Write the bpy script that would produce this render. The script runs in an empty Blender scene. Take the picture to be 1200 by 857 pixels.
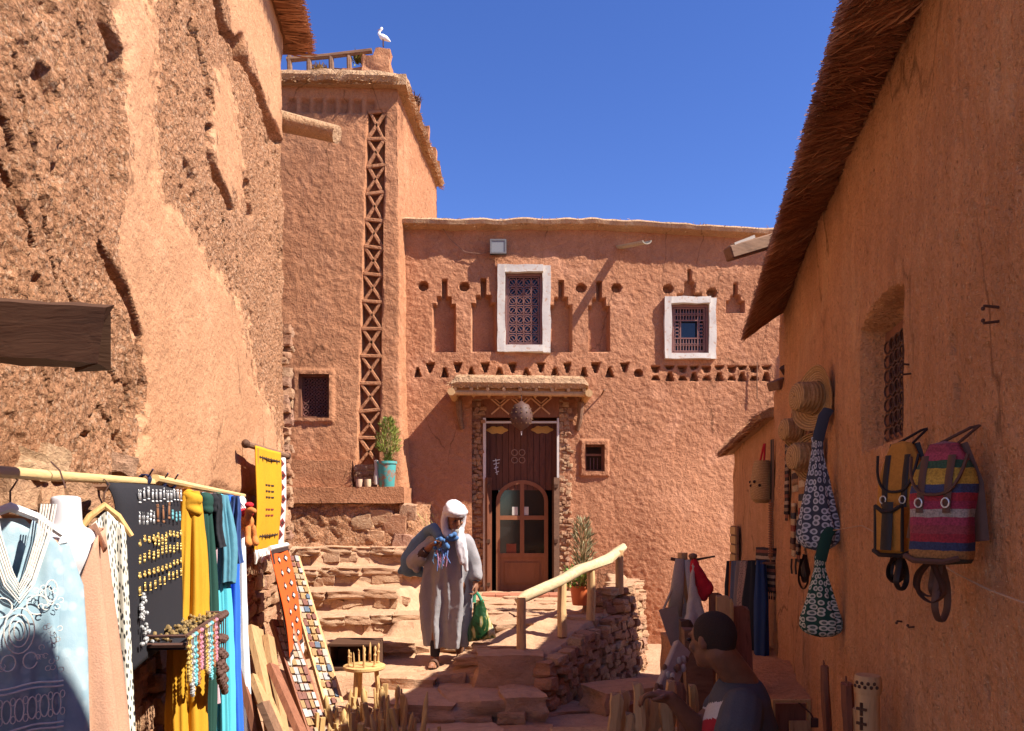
import bpy, bmesh, math, random
import numpy as np
from mathutils import Vector, Matrix, Quaternion, noise as mnoise

random.seed(7)
RNG = np.random.default_rng(11)
SC = bpy.context.scene
COL = SC.collection

# ------------------------------------------------------------------ camera
EYE = 1.6
FPX = 900.0
cam = bpy.data.cameras.new("camera")
cam.sensor_width = 36.0
cam.lens = 36.0 * FPX / 1200.0
cam.shift_y = (600 - 428.5) / 1200.0
cam.clip_start = 0.05
cam.clip_end = 2000
camo = bpy.data.objects.new("camera", cam)
camo.location = (0, 0, EYE)
camo.rotation_euler = (math.radians(90), 0, 0)
COL.objects.link(camo)
SC.camera = camo

# ------------------------------------------------------------------ light
SUNV = Vector((0.87, -0.335, 1.0)).normalized()
world = bpy.data.worlds.new("World")
SC.world = world
world.use_nodes = True
wn = world.node_tree
wn.nodes.clear()
sky = wn.nodes.new("ShaderNodeTexSky")
sky.sky_type = 'NISHITA'
sky.sun_disc = False
sky.sun_elevation = math.asin(SUNV.z)
sky.sun_rotation = math.atan2(SUNV.x, SUNV.y)
sky.altitude = 1400
sky.air_density = 0.95
sky.dust_density = 0.15
sky.ozone_density = 2.6
bg = wn.nodes.new("ShaderNodeBackground")
bg.inputs[1].default_value = 0.10
wo = wn.nodes.new("ShaderNodeOutputWorld")
hs = wn.nodes.new("ShaderNodeHueSaturation"); hs.inputs["Saturation"].default_value = 1.22; hs.inputs["Hue"].default_value = 0.519
wn.links.new(sky.outputs[0], hs.inputs["Color"]); wn.links.new(hs.outputs[0], bg.inputs[0])
wn.links.new(bg.outputs[0], wo.inputs[0])

sun = bpy.data.lights.new("sun", 'SUN')
sun.energy = 5.0
sun.angle = math.radians(0.55)
sun.color = (1.0, 0.945, 0.86)
suno = bpy.data.objects.new("sun", sun)
suno.rotation_mode = 'QUATERNION'
suno.rotation_quaternion = SUNV.to_track_quat('Z', 'Y')
suno.location = (6, -4, 14)
COL.objects.link(suno)

SC.view_settings.view_transform = 'Standard'
SC.view_settings.look = 'None'
SC.view_settings.exposure = 1.17
SC.view_settings.gamma = 1.0
SC.view_settings.use_curve_mapping = False
SC.cycles.max_bounces = 8
SC.cycles.diffuse_bounces = 5

# ------------------------------------------------------------------ helpers
def P(px, py, Y):
    """point seen at photo pixel px,py at distance Y"""
    return Vector(((px - 600) / FPX * Y, Y, EYE + (600 - py) / FPX * Y))

def LX(Y):   # left wall line
    return -1.454 - 0.106 * Y
RS = 0.78
def RX(Y):   # right wall line
    return 0.879*RS + 0.237 * Y
def PL(px, py, off=0.0):
    k = (px - 600) / FPX
    Y = (-1.454 + off) / (k + 0.106)
    return Vector((k * Y, Y, EYE + (600 - py) / FPX * Y))
def PR(px, py, off=0.0):
    k = (px - 600) / FPX
    Y = (0.879*RS - off) / (k - 0.237)
    return Vector((k * Y, Y, EYE + (600 - py) / FPX * Y))

def _h(ix, iy, iz, seed):
    n = (ix.astype(np.int64) * 374761393 + iy.astype(np.int64) * 668265263 + iz.astype(np.int64) * 2147483647 + seed * 974711) & 0xffffffff
    n = ((n ^ (n >> 13)) * 1274126177) & 0xffffffff
    n = ((n ^ (n >> 16)) * 2246822519) & 0xffffffff
    return ((n ^ (n >> 15)) & 0xffffff) / float(0xffffff)

def vnoise(x, y, z=None, seed=0):
    x = np.asarray(x, float); y = np.asarray(y, float)
    if z is None: z = np.zeros_like(x)
    fx = np.floor(x); fy = np.floor(y); fz = np.floor(z)
    tx = x - fx; ty = y - fy; tz = z - fz
    tx = tx*tx*(3-2*tx); ty = ty*ty*(3-2*ty); tz = tz*tz*(3-2*tz)
    r = 0
    for dx in (0, 1):
        for dy in (0, 1):
            w2 = (tx if dx else 1-tx) * (ty if dy else 1-ty)
            if np.all(fz == 0) and np.all(tz == 0):
                r = r + w2 * _h(fx+dx, fy+dy, fz, seed)
            else:
                for dz in (0, 1):
                    r = r + w2 * (tz if dz else 1-tz) * _h(fx+dx, fy+dy, fz+dz, seed)
    return r * 2 - 1

def fbm(x, y, z=None, oct=4, seed=0, gain=0.5):
    r = 0; a = 1.0; s = 0
    x, y = x * 0.91 + y * 0.41, y * 0.91 - x * 0.41
    for i in range(oct):
        r = r + a * vnoise(x, y, z, seed + i * 17); s += a
        x, y = (x * 0.78 - y * 0.63) * 2.03 + 3.1, (x * 0.63 + y * 0.78) * 2.03 + 1.7
        if z is not None: z = z * 2.03 + 0.7
        a *= gain
    return r / s

def worley(x, y, seed=0):
    fx = np.floor(x); fy = np.floor(y)
    f1 = np.full(np.shape(x), 9.0); f2 = np.full(np.shape(x), 9.0); cid = np.zeros(np.shape(x))
    zz = np.zeros_like(fx)
    for dx in (-1, 0, 1):
        for dy in (-1, 0, 1):
            cx = fx+dx; cy = fy+dy
            jx = cx + _h(cx, cy, zz, seed); jy = cy + _h(cx, cy, zz+1, seed)
            d = np.hypot(x-jx, y-jy)
            hid = _h(cx, cy, zz+2, seed)
            nf = d < f1
            f2 = np.where(nf, f1, np.minimum(f2, d))
            cid = np.where(nf, hid, cid)
            f1 = np.where(nf, d, f1)
    return f1, f2, cid

def sstep(a, b, x):
    t = np.clip((x - a) / (b - a), 0, 1)
    return t * t * (3 - 2 * t)

def poly_sdf(px, py, poly):
    """signed distance to polygon, negative inside"""
    poly = np.asarray(poly, float); n = len(poly)
    d = np.full(np.shape(px), 1e9); s = np.ones(np.shape(px))
    j = n - 1
    for i in range(n):
        ex = poly[j, 0] - poly[i, 0]; ey = poly[j, 1] - poly[i, 1]
        wx = px - poly[i, 0]; wy = py - poly[i, 1]
        t = np.clip((wx*ex + wy*ey) / (ex*ex + ey*ey + 1e-12), 0, 1)
        d = np.minimum(d, np.hypot(wx - ex*t, wy - ey*t))
        c1 = py >= poly[i, 1]; c2 = py < poly[j, 1]; c3 = ex*wy > ey*wx
        flip = (c1 & c2 & c3) | (~c1 & ~c2 & ~c3)
        s = np.where(flip, -s, s)
        j = i
    return d * s

# ------------------------------------------------------------------ objects
ORG = {}
def thing(name, label, cat, loc=(0, 0, 0), group=None, kind=None):
    o = bpy.data.objects.new(name, None)
    o.empty_display_size = 0.1
    COL.objects.link(o)
    o.location = loc
    ORG[o.name] = Vector(loc)
    tag(o, label, cat, group, kind)
    return o

def tag(o, label=None, cat=None, group=None, kind=None):
    if label: o["label"] = label
    if cat: o["category"] = cat
    if group: o["group"] = group
    if kind: o["kind"] = kind
    return o

def _finish(me, name, mat, parent, smooth, sharp, base_origin=True):
    if smooth:
        me.polygons.foreach_set("use_smooth", [True] * len(me.polygons))
        if sharp: me.set_sharp_from_angle(angle=math.radians(sharp))
    if mat is not None: me.materials.append(mat)
    o = bpy.data.objects.new(name, me)
    COL.objects.link(o)
    if parent is not None:
        org = ORG[parent.name]
        me.transform(Matrix.Translation(-org))
        o.parent = parent
        ORG[o.name] = org
    else:
        n = len(me.vertices)
        a = np.empty(n * 3); me.vertices.foreach_get("co", a); a = a.reshape(-1, 3)
        if base_origin and n:
            lo = a.min(0); hi = a.max(0)
            org = Vector(((lo[0]+hi[0])/2, (lo[1]+hi[1])/2, lo[2]))
            me.transform(Matrix.Translation(-org))
            o.location = org
            ORG[o.name] = org
        else:
            ORG[o.name] = Vector((0, 0, 0))
    me.update()
    return o

def grid(name, Pts, mat, parent=None, uv=None, mask=None, smooth=True, sharp=None, closed=False, flip=False, thick=0):
    """Pts (n,m,3) array -> mesh"""
    Pts = np.asarray(Pts, float)
    n, m, _ = Pts.shape
    idx = np.arange(n * m).reshape(n, m)
    a = idx[:-1, :-1]; b = idx[:-1, 1:]; c = idx[1:, 1:]; d = idx[1:, :-1]
    if closed:
        a = np.concatenate([a, idx[:-1, -1:]], 1); b = np.concatenate([b, idx[:-1, :1]], 1)
        c = np.concatenate([c, idx[1:, :1]], 1); d = np.concatenate([d, idx[1:, -1:]], 1)
    F = np.stack([a, b, c, d], -1)
    if flip: F = F[..., ::-1]
    if mask is not None:
        F = F[mask]
    F = F.reshape(-1, 4)
    me = bpy.data.meshes.new(name)
    me.vertices.add(n * m)
    me.vertices.foreach_set("co", Pts.reshape(-1))
    nf = len(F)
    me.loops.add(nf * 4)
    me.loops.foreach_set("vertex_index", F.reshape(-1).astype(np.int32))
    me.polygons.add(nf)
    me.polygons.foreach_set("loop_start", np.arange(0, nf * 4, 4, dtype=np.int32))
    me.polygons.foreach_set("loop_total", np.full(nf, 4, dtype=np.int32))
    if uv is None:
        uu, vv = np.meshgrid(np.linspace(0, 1, m), np.linspace(0, 1, n))
        uv = np.stack([uu, vv], -1)
    l = me.uv_layers.new(name="UVMap")
    l.data.foreach_set("uv", np.asarray(uv).reshape(-1, 2)[F.reshape(-1)].astype(np.float32).reshape(-1))
    me.update(calc_edges=True)
    me.validate()
    o = _finish(me, name, mat, parent, smooth, sharp)
    if thick:
        md = o.modifiers.new("thickness", 'SOLIDIFY'); md.thickness = thick; md.offset = 0
    return o

def smooth_pts(pts, k=5):
    pts = [Vector(p) for p in pts]; out = []
    for i in range(len(pts)-1):
        p0, p1, p2, p3 = pts[max(i-1, 0)], pts[i], pts[i+1], pts[min(i+2, len(pts)-1)]
        for j in range(k):
            t = j/k; out.append(0.5*((2*p1)+(p2-p0)*t+(2*p0-5*p1+4*p2-p3)*t*t+(3*p1-p0-3*p2+p3)*t**3))
    out.append(pts[-1]); return out

class MB:
    def __init__(s):
        s.v = []; s.f = []
    def add(s, vs, fs):
        b = len(s.v)
        s.v += [tuple(v) for v in vs]
        s.f += [tuple(i + b for i in f) for f in fs]
        return s
    def box(s, c, size, rot=None):
        c = Vector(c); h = Vector(size) / 2
        M = rot.to_matrix() if rot is not None and hasattr(rot, 'to_matrix') else (rot or Matrix.Identity(3))
        vs = [c + M @ Vector((sx*h.x, sy*h.y, sz*h.z)) for sz in (-1, 1) for sx, sy in ((-1, -1), (1, -1), (1, 1), (-1, 1))]
        return s.add(vs, [(3, 2, 1, 0), (4, 5, 6, 7), (0, 1, 5, 4), (1, 2, 6, 5), (2, 3, 7, 6), (3, 0, 4, 7)])
    def bar(s, a, b, w, d, up=(0, 0, 1)):
        a = Vector(a); b = Vector(b); z = (b - a).normalized()
        x = Vector(up).cross(z)
        if x.length < 1e-4: x = Vector((1, 0, 0)).cross(z)
        x.normalize(); y = z.cross(x)
        vs = []
        for p in (a, b):
            vs += [p - x*w/2 - y*d/2, p + x*w/2 - y*d/2, p + x*w/2 + y*d/2, p - x*w/2 + y*d/2]
        return s.add(vs, [(3, 2, 1, 0), (4, 5, 6, 7), (0, 1, 5, 4), (1, 2, 6, 5), (2, 3, 7, 6), (3, 0, 4, 7)])
    def tube(s, pts, rad, n=8, cap=True, squash=None, lump=0.0):
        pts = [Vector(p) for p in pts]
        if not hasattr(rad, '__len__'): rad = [rad] * len(pts)
        rings = []
        prev = None
        for i, p in enumerate(pts):
            t = (pts[min(i+1, len(pts)-1)] - pts[max(i-1, 0)])
            if t.length < 1e-9: t = Vector((0, 0, 1))
            t.normalize()
            if prev is None:
                u = t.orthogonal().normalized()
                if squash is not None:
                    u = Vector(squash[2]) - t * t.dot(Vector(squash[2]))
                    u.normalize()
            else:
                u = (prev - t * prev.dot(t))
                if u.length < 1e-6: u = t.orthogonal()
                u.normalize()
            prev = u
            w = t.cross(u)
            r = []
            for k in range(n):
                a = 2*math.pi*k/n
                rr = rad[i]
                if lump: rr *= 1 + lump * (mnoise.noise(Vector((p.x*7+math.cos(a)*1.3, p.y*7+math.sin(a)*1.3, p.z*7)))) 
                sx, sy = (squash[0], squash[1]) if squash is not None else (1, 1)
                r.append(p + (u*math.cos(a)*sx + w*math.sin(a)*sy) * rr)
            rings.append(r)
        return s.loft(rings, cap)
    def loft(s, rings, cap=True, closed=True):
        n = len(rings[0]); vs = [v for r in rings for v in r]; fs = []
        for i in range(len(rings)-1):
            for k in range(n if closed else n-1):
                k2 = (k+1) % n
                fs.append((i*n+k, i*n+k2, (i+1)*n+k2, (i+1)*n+k))
        if cap:
            fs.append(tuple(range(n-1, -1, -1)))
            fs.append(tuple((len(rings)-1)*n + k for k in range(n)))
        return s.add(vs, fs)
    def lathe(s, c, prof, n=16, axis=None, cap=True):
        c = Vector(c); M = Matrix.Identity(3) if axis is None else Vector(axis).to_track_quat('Z', 'Y').to_matrix()
        rings = [[c + M @ Vector((r*math.cos(2*math.pi*k/n), r*math.sin(2*math.pi*k/n), z)) for k in range(n)] for r, z in prof]
        return s.loft(rings, cap)
    def ball(s, c, r, n=10, m=7, M=None):
        c = Vector(c)
        if not hasattr(r, '__len__'): r = (r, r, r)
        rings = []
        for i in range(m+1):
            th = math.pi * (i + (0.02 if i == 0 else -0.02 if i == m else 0)) / m
            ring = []
            for k in range(n):
                a = 2*math.pi*k/n
                v = Vector((r[0]*math.sin(th)*math.cos(a), r[1]*math.sin(th)*math.sin(a), -r[2]*math.cos(th)))
                if M is not None: v = M @ v
                ring.append(c + v)
            rings.append(ring)
        return s.loft(rings, True)
    def capsule(s, a, b, ra, rb, n=12):
        a = Vector(a); b = Vector(b)
        t = (b - a).normalized()
        pts = []; rad = []
        for i in range(5):
            th = math.pi/2 * (1 - i/4) * 0.97
            pts.append(a - t*ra*math.sin(th)); rad.append(ra*math.cos(th))
        for i in range(5):
            th = math.pi/2 * (i/4) * 0.97
            pts.append(b + t*rb*math.sin(th)); rad.append(rb*math.cos(th))
        return s.tube(pts, rad, n)
    def chain(s, pr, n=12):
        for (a, ra), (b, rb) in zip(pr[:-1], pr[1:]):
            s.capsule(a, b, ra, rb, n)
        return s
    def extrude_poly(s, pts2, origin, ux, uy, depth):
        origin = Vector(origin); ux = Vector(ux); uy = Vector(uy); nz = ux.cross(uy).normalized()
        n = len(pts2)
        A = [origin + ux*x + uy*y for x, y in pts2]; B = [p + nz*depth for p in A]
        fs = [tuple(range(n-1, -1, -1)), tuple(range(n, 2*n))]
        for k in range(n):
            k2 = (k+1) % n
            fs.append((k, k2, n+k2, n+k))
        return s.add(A + B, fs)
    def build(s, name, mat, parent=None, smooth=True, sharp=35, bevel=0.0, subsurf=0):
        me = bpy.data.meshes.new(name)
        me.from_pydata(s.v, [], s.f)
        if bevel:
            bm = bmesh.new(); bm.from_mesh(me)
            bmesh.ops.bevel(bm, geom=list(bm.edges), offset=bevel, segments=1, affect='EDGES', profile=0.5)
            bm.to_mesh(me); bm.free()
        o = _finish(me, name, mat, parent, smooth, sharp)
        if subsurf:
            md = o.modifiers.new("smooth", 'SUBSURF'); md.levels = subsurf; md.render_levels = subsurf
        return o

def apply_mods(o):
    dg = bpy.context.evaluated_depsgraph_get()
    ev = o.evaluated_get(dg)
    me = bpy.data.meshes.new_from_object(ev)
    old = o.data
    o.modifiers.clear()
    o.data = me
    bpy.data.meshes.remove(old)
    return o

def organic(mb, name, mat, parent=None, voxel=0.008, smooth_it=4, disp=None):
    """join overlapping shapes into one continuous skin"""
    o = mb.build(name, mat, parent, sharp=None)
    r = o.modifiers.new("r", 'REMESH'); r.mode = 'VOXEL'; r.voxel_size = voxel
    sm = o.modifiers.new("s", 'SMOOTH'); sm.factor = 0.5; sm.iterations = smooth_it
    apply_mods(o)
    me = o.data
    me.polygons.foreach_set("use_smooth", [True] * len(me.polygons))
    if not me.materials: me.materials.append(mat)
    if disp:
        n = len(me.vertices); a = np.empty(n*3); me.vertices.foreach_get("co", a); a = a.reshape(-1, 3)
        a = disp(a); me.vertices.foreach_set("co", a.reshape(-1)); me.update()
    return o

def copy_piece(src, parent, loc, rot=(0, 0, 0), scale=(1, 1, 1), mat=None, name=None):
    o = bpy.data.objects.new(name or src.name.split('.')[0], src if isinstance(src, bpy.types.Mesh) else src.data)
    COL.objects.link(o)
    o.parent = parent
    o.location = Vector(loc) - (ORG[parent.name] if parent is not None else Vector())
    o.rotation_euler = rot
    o.scale = scale
    return o

# ------------------------------------------------------------------ materials
def srgb(r, g, b):
    return tuple(((c/255)/12.92 if c/255 <= 0.04045 else ((c/255+0.055)/1.055)**2.4) for c in (r, g, b))

class NT:
    def __init__(s, name):
        s.m = bpy.data.materials.new(name); s.m.use_nodes = True
        s.t = s.m.node_tree; s.t.nodes.clear()
        s.out = s.n("ShaderNodeOutputMaterial"); s.b = s.n("ShaderNodeBsdfPrincipled")
        s.l(s.b.outputs[0], s.out.inputs[0])
        s.b.inputs["Roughness"].default_value = 0.9
        s.b.inputs["Specular IOR Level"].default_value = 0.25
    def n(s, t, **kw):
        nd = s.t.nodes.new(t)
        for k, v in kw.items(): setattr(nd, k, v)
        return nd
    def l(s, a, b): s.t.links.new(a, b)
    def coord(s, kind="Object", scale=(1, 1, 1), rot=(0, 0, 0), loc=(0, 0, 0)):
        tc = s.n("ShaderNodeTexCoord"); mp = s.n("ShaderNodeMapping")
        mp.inputs["Scale"].default_value = scale; mp.inputs["Rotation"].default_value = rot; mp.inputs["Location"].default_value = loc
        s.l(tc.outputs[kind], mp.inputs[0]); return mp.outputs[0]
    def noise(s, vec, scale, detail=4, rough=0.55, dist=0.0):
        nd = s.n("ShaderNodeTexNoise"); nd.inputs["Scale"].default_value = scale; nd.inputs["Detail"].default_value = detail
        nd.inputs["Roughness"].default_value = rough; nd.inputs["Distortion"].default_value = dist
        s.l(vec, nd.inputs["Vector"]); return nd.outputs["Fac"]
    def voro(s, vec, scale, feature='F1', rnd=1.0):
        nd = s.n("ShaderNodeTexVoronoi", feature=feature); nd.inputs["Scale"].default_value = scale
        nd.inputs["Randomness"].default_value = rnd
        s.l(vec, nd.inputs["Vector"]); return nd.outputs["Distance"]
    def ramp(s, fac, stops, interp='LINEAR'):
        nd = s.n("ShaderNodeValToRGB"); cr = nd.color_ramp; cr.interpolation = interp
        while len(cr.elements) < len(stops): cr.elements.new(0.5)
        for e, (p, c) in zip(cr.elements, stops):
            e.position = p
            if not hasattr(c, '__len__'): c = (c, c, c)
            e.color = tuple(c)[:3] + (1,)
        s.l(fac, nd.inputs[0]); return nd.outputs[0]
    def mix(s, fac, a, b, blend='MIX'):
        nd = s.n("ShaderNodeMix", data_type='RGBA', blend_type=blend)
        for sock, v in ((nd.inputs[0], fac), (nd.inputs[6], a), (nd.inputs[7], b)):
            if hasattr(v, 'is_output'): s.l(v, sock)
            elif hasattr(v, '__len__'): sock.default_value = tuple(v)[:3] + (1,)
            else: sock.default_value = v
        return nd.outputs[2]
    def math(s, op, a, b=0.0, c=None):
        nd = s.n("ShaderNodeMath", operation=op)
        for i, v in enumerate((a, b) if c is None else (a, b, c)):
            if hasattr(v, 'is_output'): s.l(v, nd.inputs[i])
            else: nd.inputs[i].default_value = v
        return nd.outputs[0]
    def color(s, v):
        if hasattr(v, 'is_output'): s.l(v, s.b.inputs["Base Color"])
        else: s.b.inputs["Base Color"].default_value = tuple(v)[:3] + (1,)
        return s
    def bump(s, h, strength=0.5, dist=0.01, prev=None):
        nd = s.n("ShaderNodeBump"); nd.inputs["Strength"].default_value = strength; nd.inputs["Distance"].default_value = dist
        s.l(h, nd.inputs["Height"])
        if prev is not None: s.l(prev, nd.inputs["Normal"])
        s.l(nd.outputs[0], s.b.inputs["Normal"]); return nd.outputs[0]
    def rough(s, v):
        s.b.inputs["Roughness"].default_value = v; return s
    def objrand(s):
        return s.n("ShaderNodeObjectInfo").outputs["Random"]

def adobe(name, c0, c1, straw=0.5, grain=60, bump=0.6, bdist=0.012, streak=0.0, peb=0.0, big=1.2, gravel=0.0):
    m = NT(name); v = m.coord()
    big_n = m.noise(v, big, 5, 0.6, 0.3)
    col = m.mix(m.ramp(big_n, [(0.3, 0), (0.7, 1)]), c0, c1)
    med = m.noise(v, 9, 5, 0.65)
    col = m.mix(m.ramp(med, [(0.35, 0.0), (0.75, 0.55)]), col, tuple(x*0.72 for x in c0))
    fine = m.noise(v, grain, 4, 0.7)
    col = m.mix(m.ramp(fine, [(0.3, 0.5), (0.52, 0)]), col, tuple(x*0.5 for x in c0))
    if straw:
        vs = m.coord(scale=(34, 34, 95), rot=(0.5, 0.4, 0.3)); s1 = m.voro(vs, 1.0)
        vs2 = m.coord(scale=(95, 95, 30), rot=(-0.35, 0.6, 0.9)); s2 = m.voro(vs2, 1.0)
        st = m.math('MINIMUM', s1, s2)
        col = m.mix(m.ramp(st, [(0.09, straw), (0.2, 0)]), col, (0.72, 0.5, 0.28))
        dk = m.voro(m.coord(scale=(40, 40, 26), loc=(3, 1, 7)), 1.0)
        col = m.mix(m.ramp(dk, [(0.07, 0.75), (0.2, 0)]), col, tuple(x*0.35 for x in c0))
    if gravel:
        vn = m.n("ShaderNodeTexVoronoi"); vn.inputs["Scale"].default_value = 78; m.l(m.coord(scale=(1, 1, .8)), vn.inputs["Vector"])
        sp = m.n("ShaderNodeSeparateColor"); m.l(vn.outputs["Color"], sp.inputs[0])
        col = m.mix(m.ramp(sp.outputs[0], [(.70, 0), (.74, gravel)]), col, tuple(x*0.45 for x in c0)); col = m.mix(m.ramp(sp.outputs[1], [(.86, 0), (.9, gravel)]), col, (.64, .42, .27))
        dn = m.noise(m.coord(scale=(1, 1, .6)), 26, 6, .7, .6); col = m.mix(m.ramp(dn, [(.60, 0), (.70, gravel)]), col, tuple(x*0.22 for x in c0))
    stn = m.noise(m.coord(loc=(5, 3, 1)), .75, 6, .62, .8); col = m.mix(m.ramp(stn, [(.50, 0), (.68, .42)]), col, tuple(x*0.62 for x in c0))
    lt_ = m.noise(m.coord(loc=(9, 1, 4)), 1.7, 5, .6, .5); col = m.mix(m.ramp(lt_, [(.56, 0), (.72, .4)]), col, tuple(min(.8, x*1.18+.03) for x in c1))
    wv = m.n("ShaderNodeVectorMath", operation='ADD'); nz = m.n("ShaderNodeTexNoise"); nz.inputs["Scale"].default_value = 5; nz.inputs["Detail"].default_value = 4; cv = m.coord(scale=(1.3, 1.3, .55)); m.l(cv, nz.inputs["Vector"])
    sc_ = m.n("ShaderNodeVectorMath", operation='SCALE'); sc_.inputs[3].default_value = .22; m.l(nz.outputs["Color"], sc_.inputs[0]); m.l(cv, wv.inputs[0]); m.l(sc_.outputs[0], wv.inputs[1])
    ce = m.voro(wv.outputs[0], 1.0, 'DISTANCE_TO_EDGE'); ckm = m.math('MULTIPLY', m.ramp(ce, [(.0, 1), (.011, 0)]), m.ramp(stn, [(.47, 0), (.56, .75)])); col = m.mix(ckm, col, tuple(x*0.25 for x in c0))
    if streak:
        vv = m.coord(scale=(5, 5, 0.6)); sn = m.noise(vv, 1.6, 5, 0.65)
        col = m.mix(m.ramp(sn, [(0.42, 0), (0.72, streak)]), col, tuple(x*0.55 for x in c0))
    m.color(col)
    n1 = m.bump(fine, bump, bdist)
    lum = m.noise(v, grain*0.36, 5, 0.6)
    n2 = m.bump(lum, bump, bdist*2.2, n1)
    if peb:
        pv = m.voro(v, 42, 'SMOOTH_F1'); m.bump(pv, peb, 0.02, n2)
    m.rough(0.95); m.b.inputs["Specular IOR Level"].default_value = 0.08
    return m.m

ORA = (0.50, 0.225, 0.105); ORB = (0.56, 0.275, 0.14)
M_LEFT = adobe("mud_plaster_sunny", (0.485, 0.235, 0.118), (0.56, 0.29, 0.152), straw=0.5, grain=70, bump=0.55)
M_LEFTR = adobe("eroded_mud", (0.475, 0.222, 0.11), (0.55, 0.275, 0.145), straw=0.75, grain=75, bump=1.0, bdist=0.02, peb=0.6, gravel=0.45)
M_TOWER = adobe("tower_mud", (0.42, 0.18, 0.088), (0.48, 0.225, 0.115), straw=0.35, grain=52, bump=0.8, streak=0.22)
M_FACADE = adobe("facade_mud", (0.415, 0.177, 0.09), (0.48, 0.225, 0.122), straw=0.35, grain=52, bump=0.85, streak=0.22)
M_RIGHT = adobe("straw_mud", (0.67, 0.315, 0.145), (0.75, 0.39, 0.195), straw=0.75, grain=66, bump=0.95, bdist=0.016, streak=0.45)
M_GROUND = adobe("trodden_earth", (0.42, 0.235, 0.14), (0.52, 0.32, 0.2), straw=0.1, grain=40, bump=0.6, big=0.9)

def stone_mat(name, cols, bump=0.8):
    m = NT(name); v = m.coord(); r = m.objrand()
    c = m.ramp(r, [(i/(len(cols)-1), k) for i, k in enumerate(cols)])
    n = m.noise(v, 6, 6, 0.65, 0.4)
    c = m.mix(m.ramp(n, [(0.3, 0.55), (0.65, 0)]), c, tuple(x*0.55 for x in cols[0]))
    f = m.noise(v, 48, 4, 0.7)
    c = m.mix(m.ramp(f, [(0.55, 0), (0.8, 0.5)]), c, (0.66, 0.5, 0.36))
    m.color(c); n1 = m.bump(f, bump*0.6, 0.01); m.bump(n, bump, 0.03, n1); m.rough(0.92)
    m.b.inputs["Specular IOR Level"].default_value = 0.1
    return m.m
M_STONE = stone_mat("red_stone", [(0.44, 0.215, 0.12), (0.52, 0.29, 0.16), (0.48, 0.245, 0.14), (0.56, 0.36, 0.2), (0.40, 0.21, 0.14)])
M_STEP = stone_mat("worn_step_stone", [(0.48, 0.27, 0.155), (0.54, 0.33, 0.19), (0.50, 0.285, 0.165), (0.57, 0.365, 0.22)])

def wood(name, c0, c1, scale=(30, 30, 3), bump=0.4, rough=0.75, cracks=0.5, kind="Object"):
    m = NT(name); v = m.coord(kind, scale=scale)
    g = m.noise(v, 1.0, 5, 0.65, 0.6)
    c = m.mix(m.ramp(g, [(0.3, 0), (0.7, 1)]), c0, c1)
    ck = m.noise(m.coord(kind, scale=tuple(x*2.3 for x in scale), loc=(4, 2, 1)), 1.0, 3, 0.5)
    c = m.mix(m.ramp(ck, [(0.3, cracks), (0.42, 0)]), c, tuple(x*0.3 for x in c0))
    r = m.objrand(); c = m.mix(m.ramp(r, [(0, 0.0), (1, 0.35)]), c, tuple(x*0.6 for x in c0))
    m.color(c); m.bump(g, bump, 0.01); m.rough(rough)
    return m.m
M_LOG = wood("peeled_log", (0.50, 0.28, 0.12), (0.64, 0.40, 0.19), (22, 22, 3))
M_RAIL = wood("rail_log", (0.55, 0.38, 0.2), (0.68, 0.52, 0.32), (8, 22, 22))
M_DARKW = wood("old_dark_wood", (0.065, 0.028, 0.015), (0.115, 0.053, 0.028), (3, 25, 25))
M_BEAM = wood("weathered_beam", (0.16, 0.08, 0.045), (0.26, 0.14, 0.08), (4, 25, 25))
M_PLANK = wood("raw_plank", (0.42, 0.23, 0.1), (0.58, 0.36, 0.17), (26, 26, 4))
M_PALEW = wood("pale_carved_wood", (0.50, 0.29, 0.105), (0.64, 0.41, 0.17), (40, 40, 6), cracks=0.3)
M_REDW = wood("red_brown_wood", (0.20, 0.075, 0.04), (0.32, 0.13, 0.07), (26, 26, 4))
M_DOOR = wood("door_wood", (0.24, 0.09, 0.04), (0.31, 0.125, 0.058), (12, 12, 2.5), cracks=0.15, rough=0.5)
M_DOORD = wood("dark_door_plank", (0.11, 0.037, 0.018), (0.16, 0.055, 0.028), (20, 20, 3), rough=0.5)
M_BAMBOO = wood("cane", (0.58, 0.37, 0.15), (0.70, 0.5, 0.24), (30, 4, 30), cracks=0.15, rough=0.6)

def plain(name, c, rough=0.8, noise_s=30, var=0.25, bump=0.15, metal=0.0):
    m = NT(name); v = m.coord(); n = m.noise(v, noise_s, 4, 0.6)
    m.color(m.mix(m.ramp(n, [(0.3, var), (0.65, 0)]), c, tuple(x*0.55 for x in c)))
    if bump: m.bump(n, bump, 0.005)
    m.rough(rough); m.b.inputs["Metallic"].default_value = metal
    return m.m
def cloth(name, c, weave=260, var=0.2, rough=0.9, bump=0.25, sheen=0.0):
    m = NT(name); v = m.coord(); n = m.noise(v, 14, 3, 0.5); f = m.noise(v, weave, 2, 0.5)
    col = m.mix(m.ramp(n, [(0.3, var), (0.7, 0)]), c, tuple(x*0.6 for x in c))
    col = m.mix(m.ramp(f, [(0.35, 0.3), (0.6, 0)]), col, tuple(x*0.55 for x in c))
    m.color(col); m.bump(f, bump, 0.003); m.rough(rough)
    m.b.inputs["Sheen Weight"].default_value = sheen
    return m.m
M_WHITEP = None
def whitewash():
    m = NT("chipped_white_paint"); v = m.coord(); n = m.noise(v, 16, 5, 0.7); f = m.noise(v, 60, 3, 0.6)
    c = m.mix(m.ramp(n, [(0.36, 0.8), (0.44, 0)]), (0.56, 0.51, 0.45), (0.45, 0.25, 0.15))
    c = m.mix(m.ramp(f, [(0.3, 0.3), (0.5, 0)]), c, (0.55, 0.45, 0.36))
    m.color(c); m.bump(n, 0.4, 0.01); m.rough(0.85); return m.m
M_WHITEP = whitewash()
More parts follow.
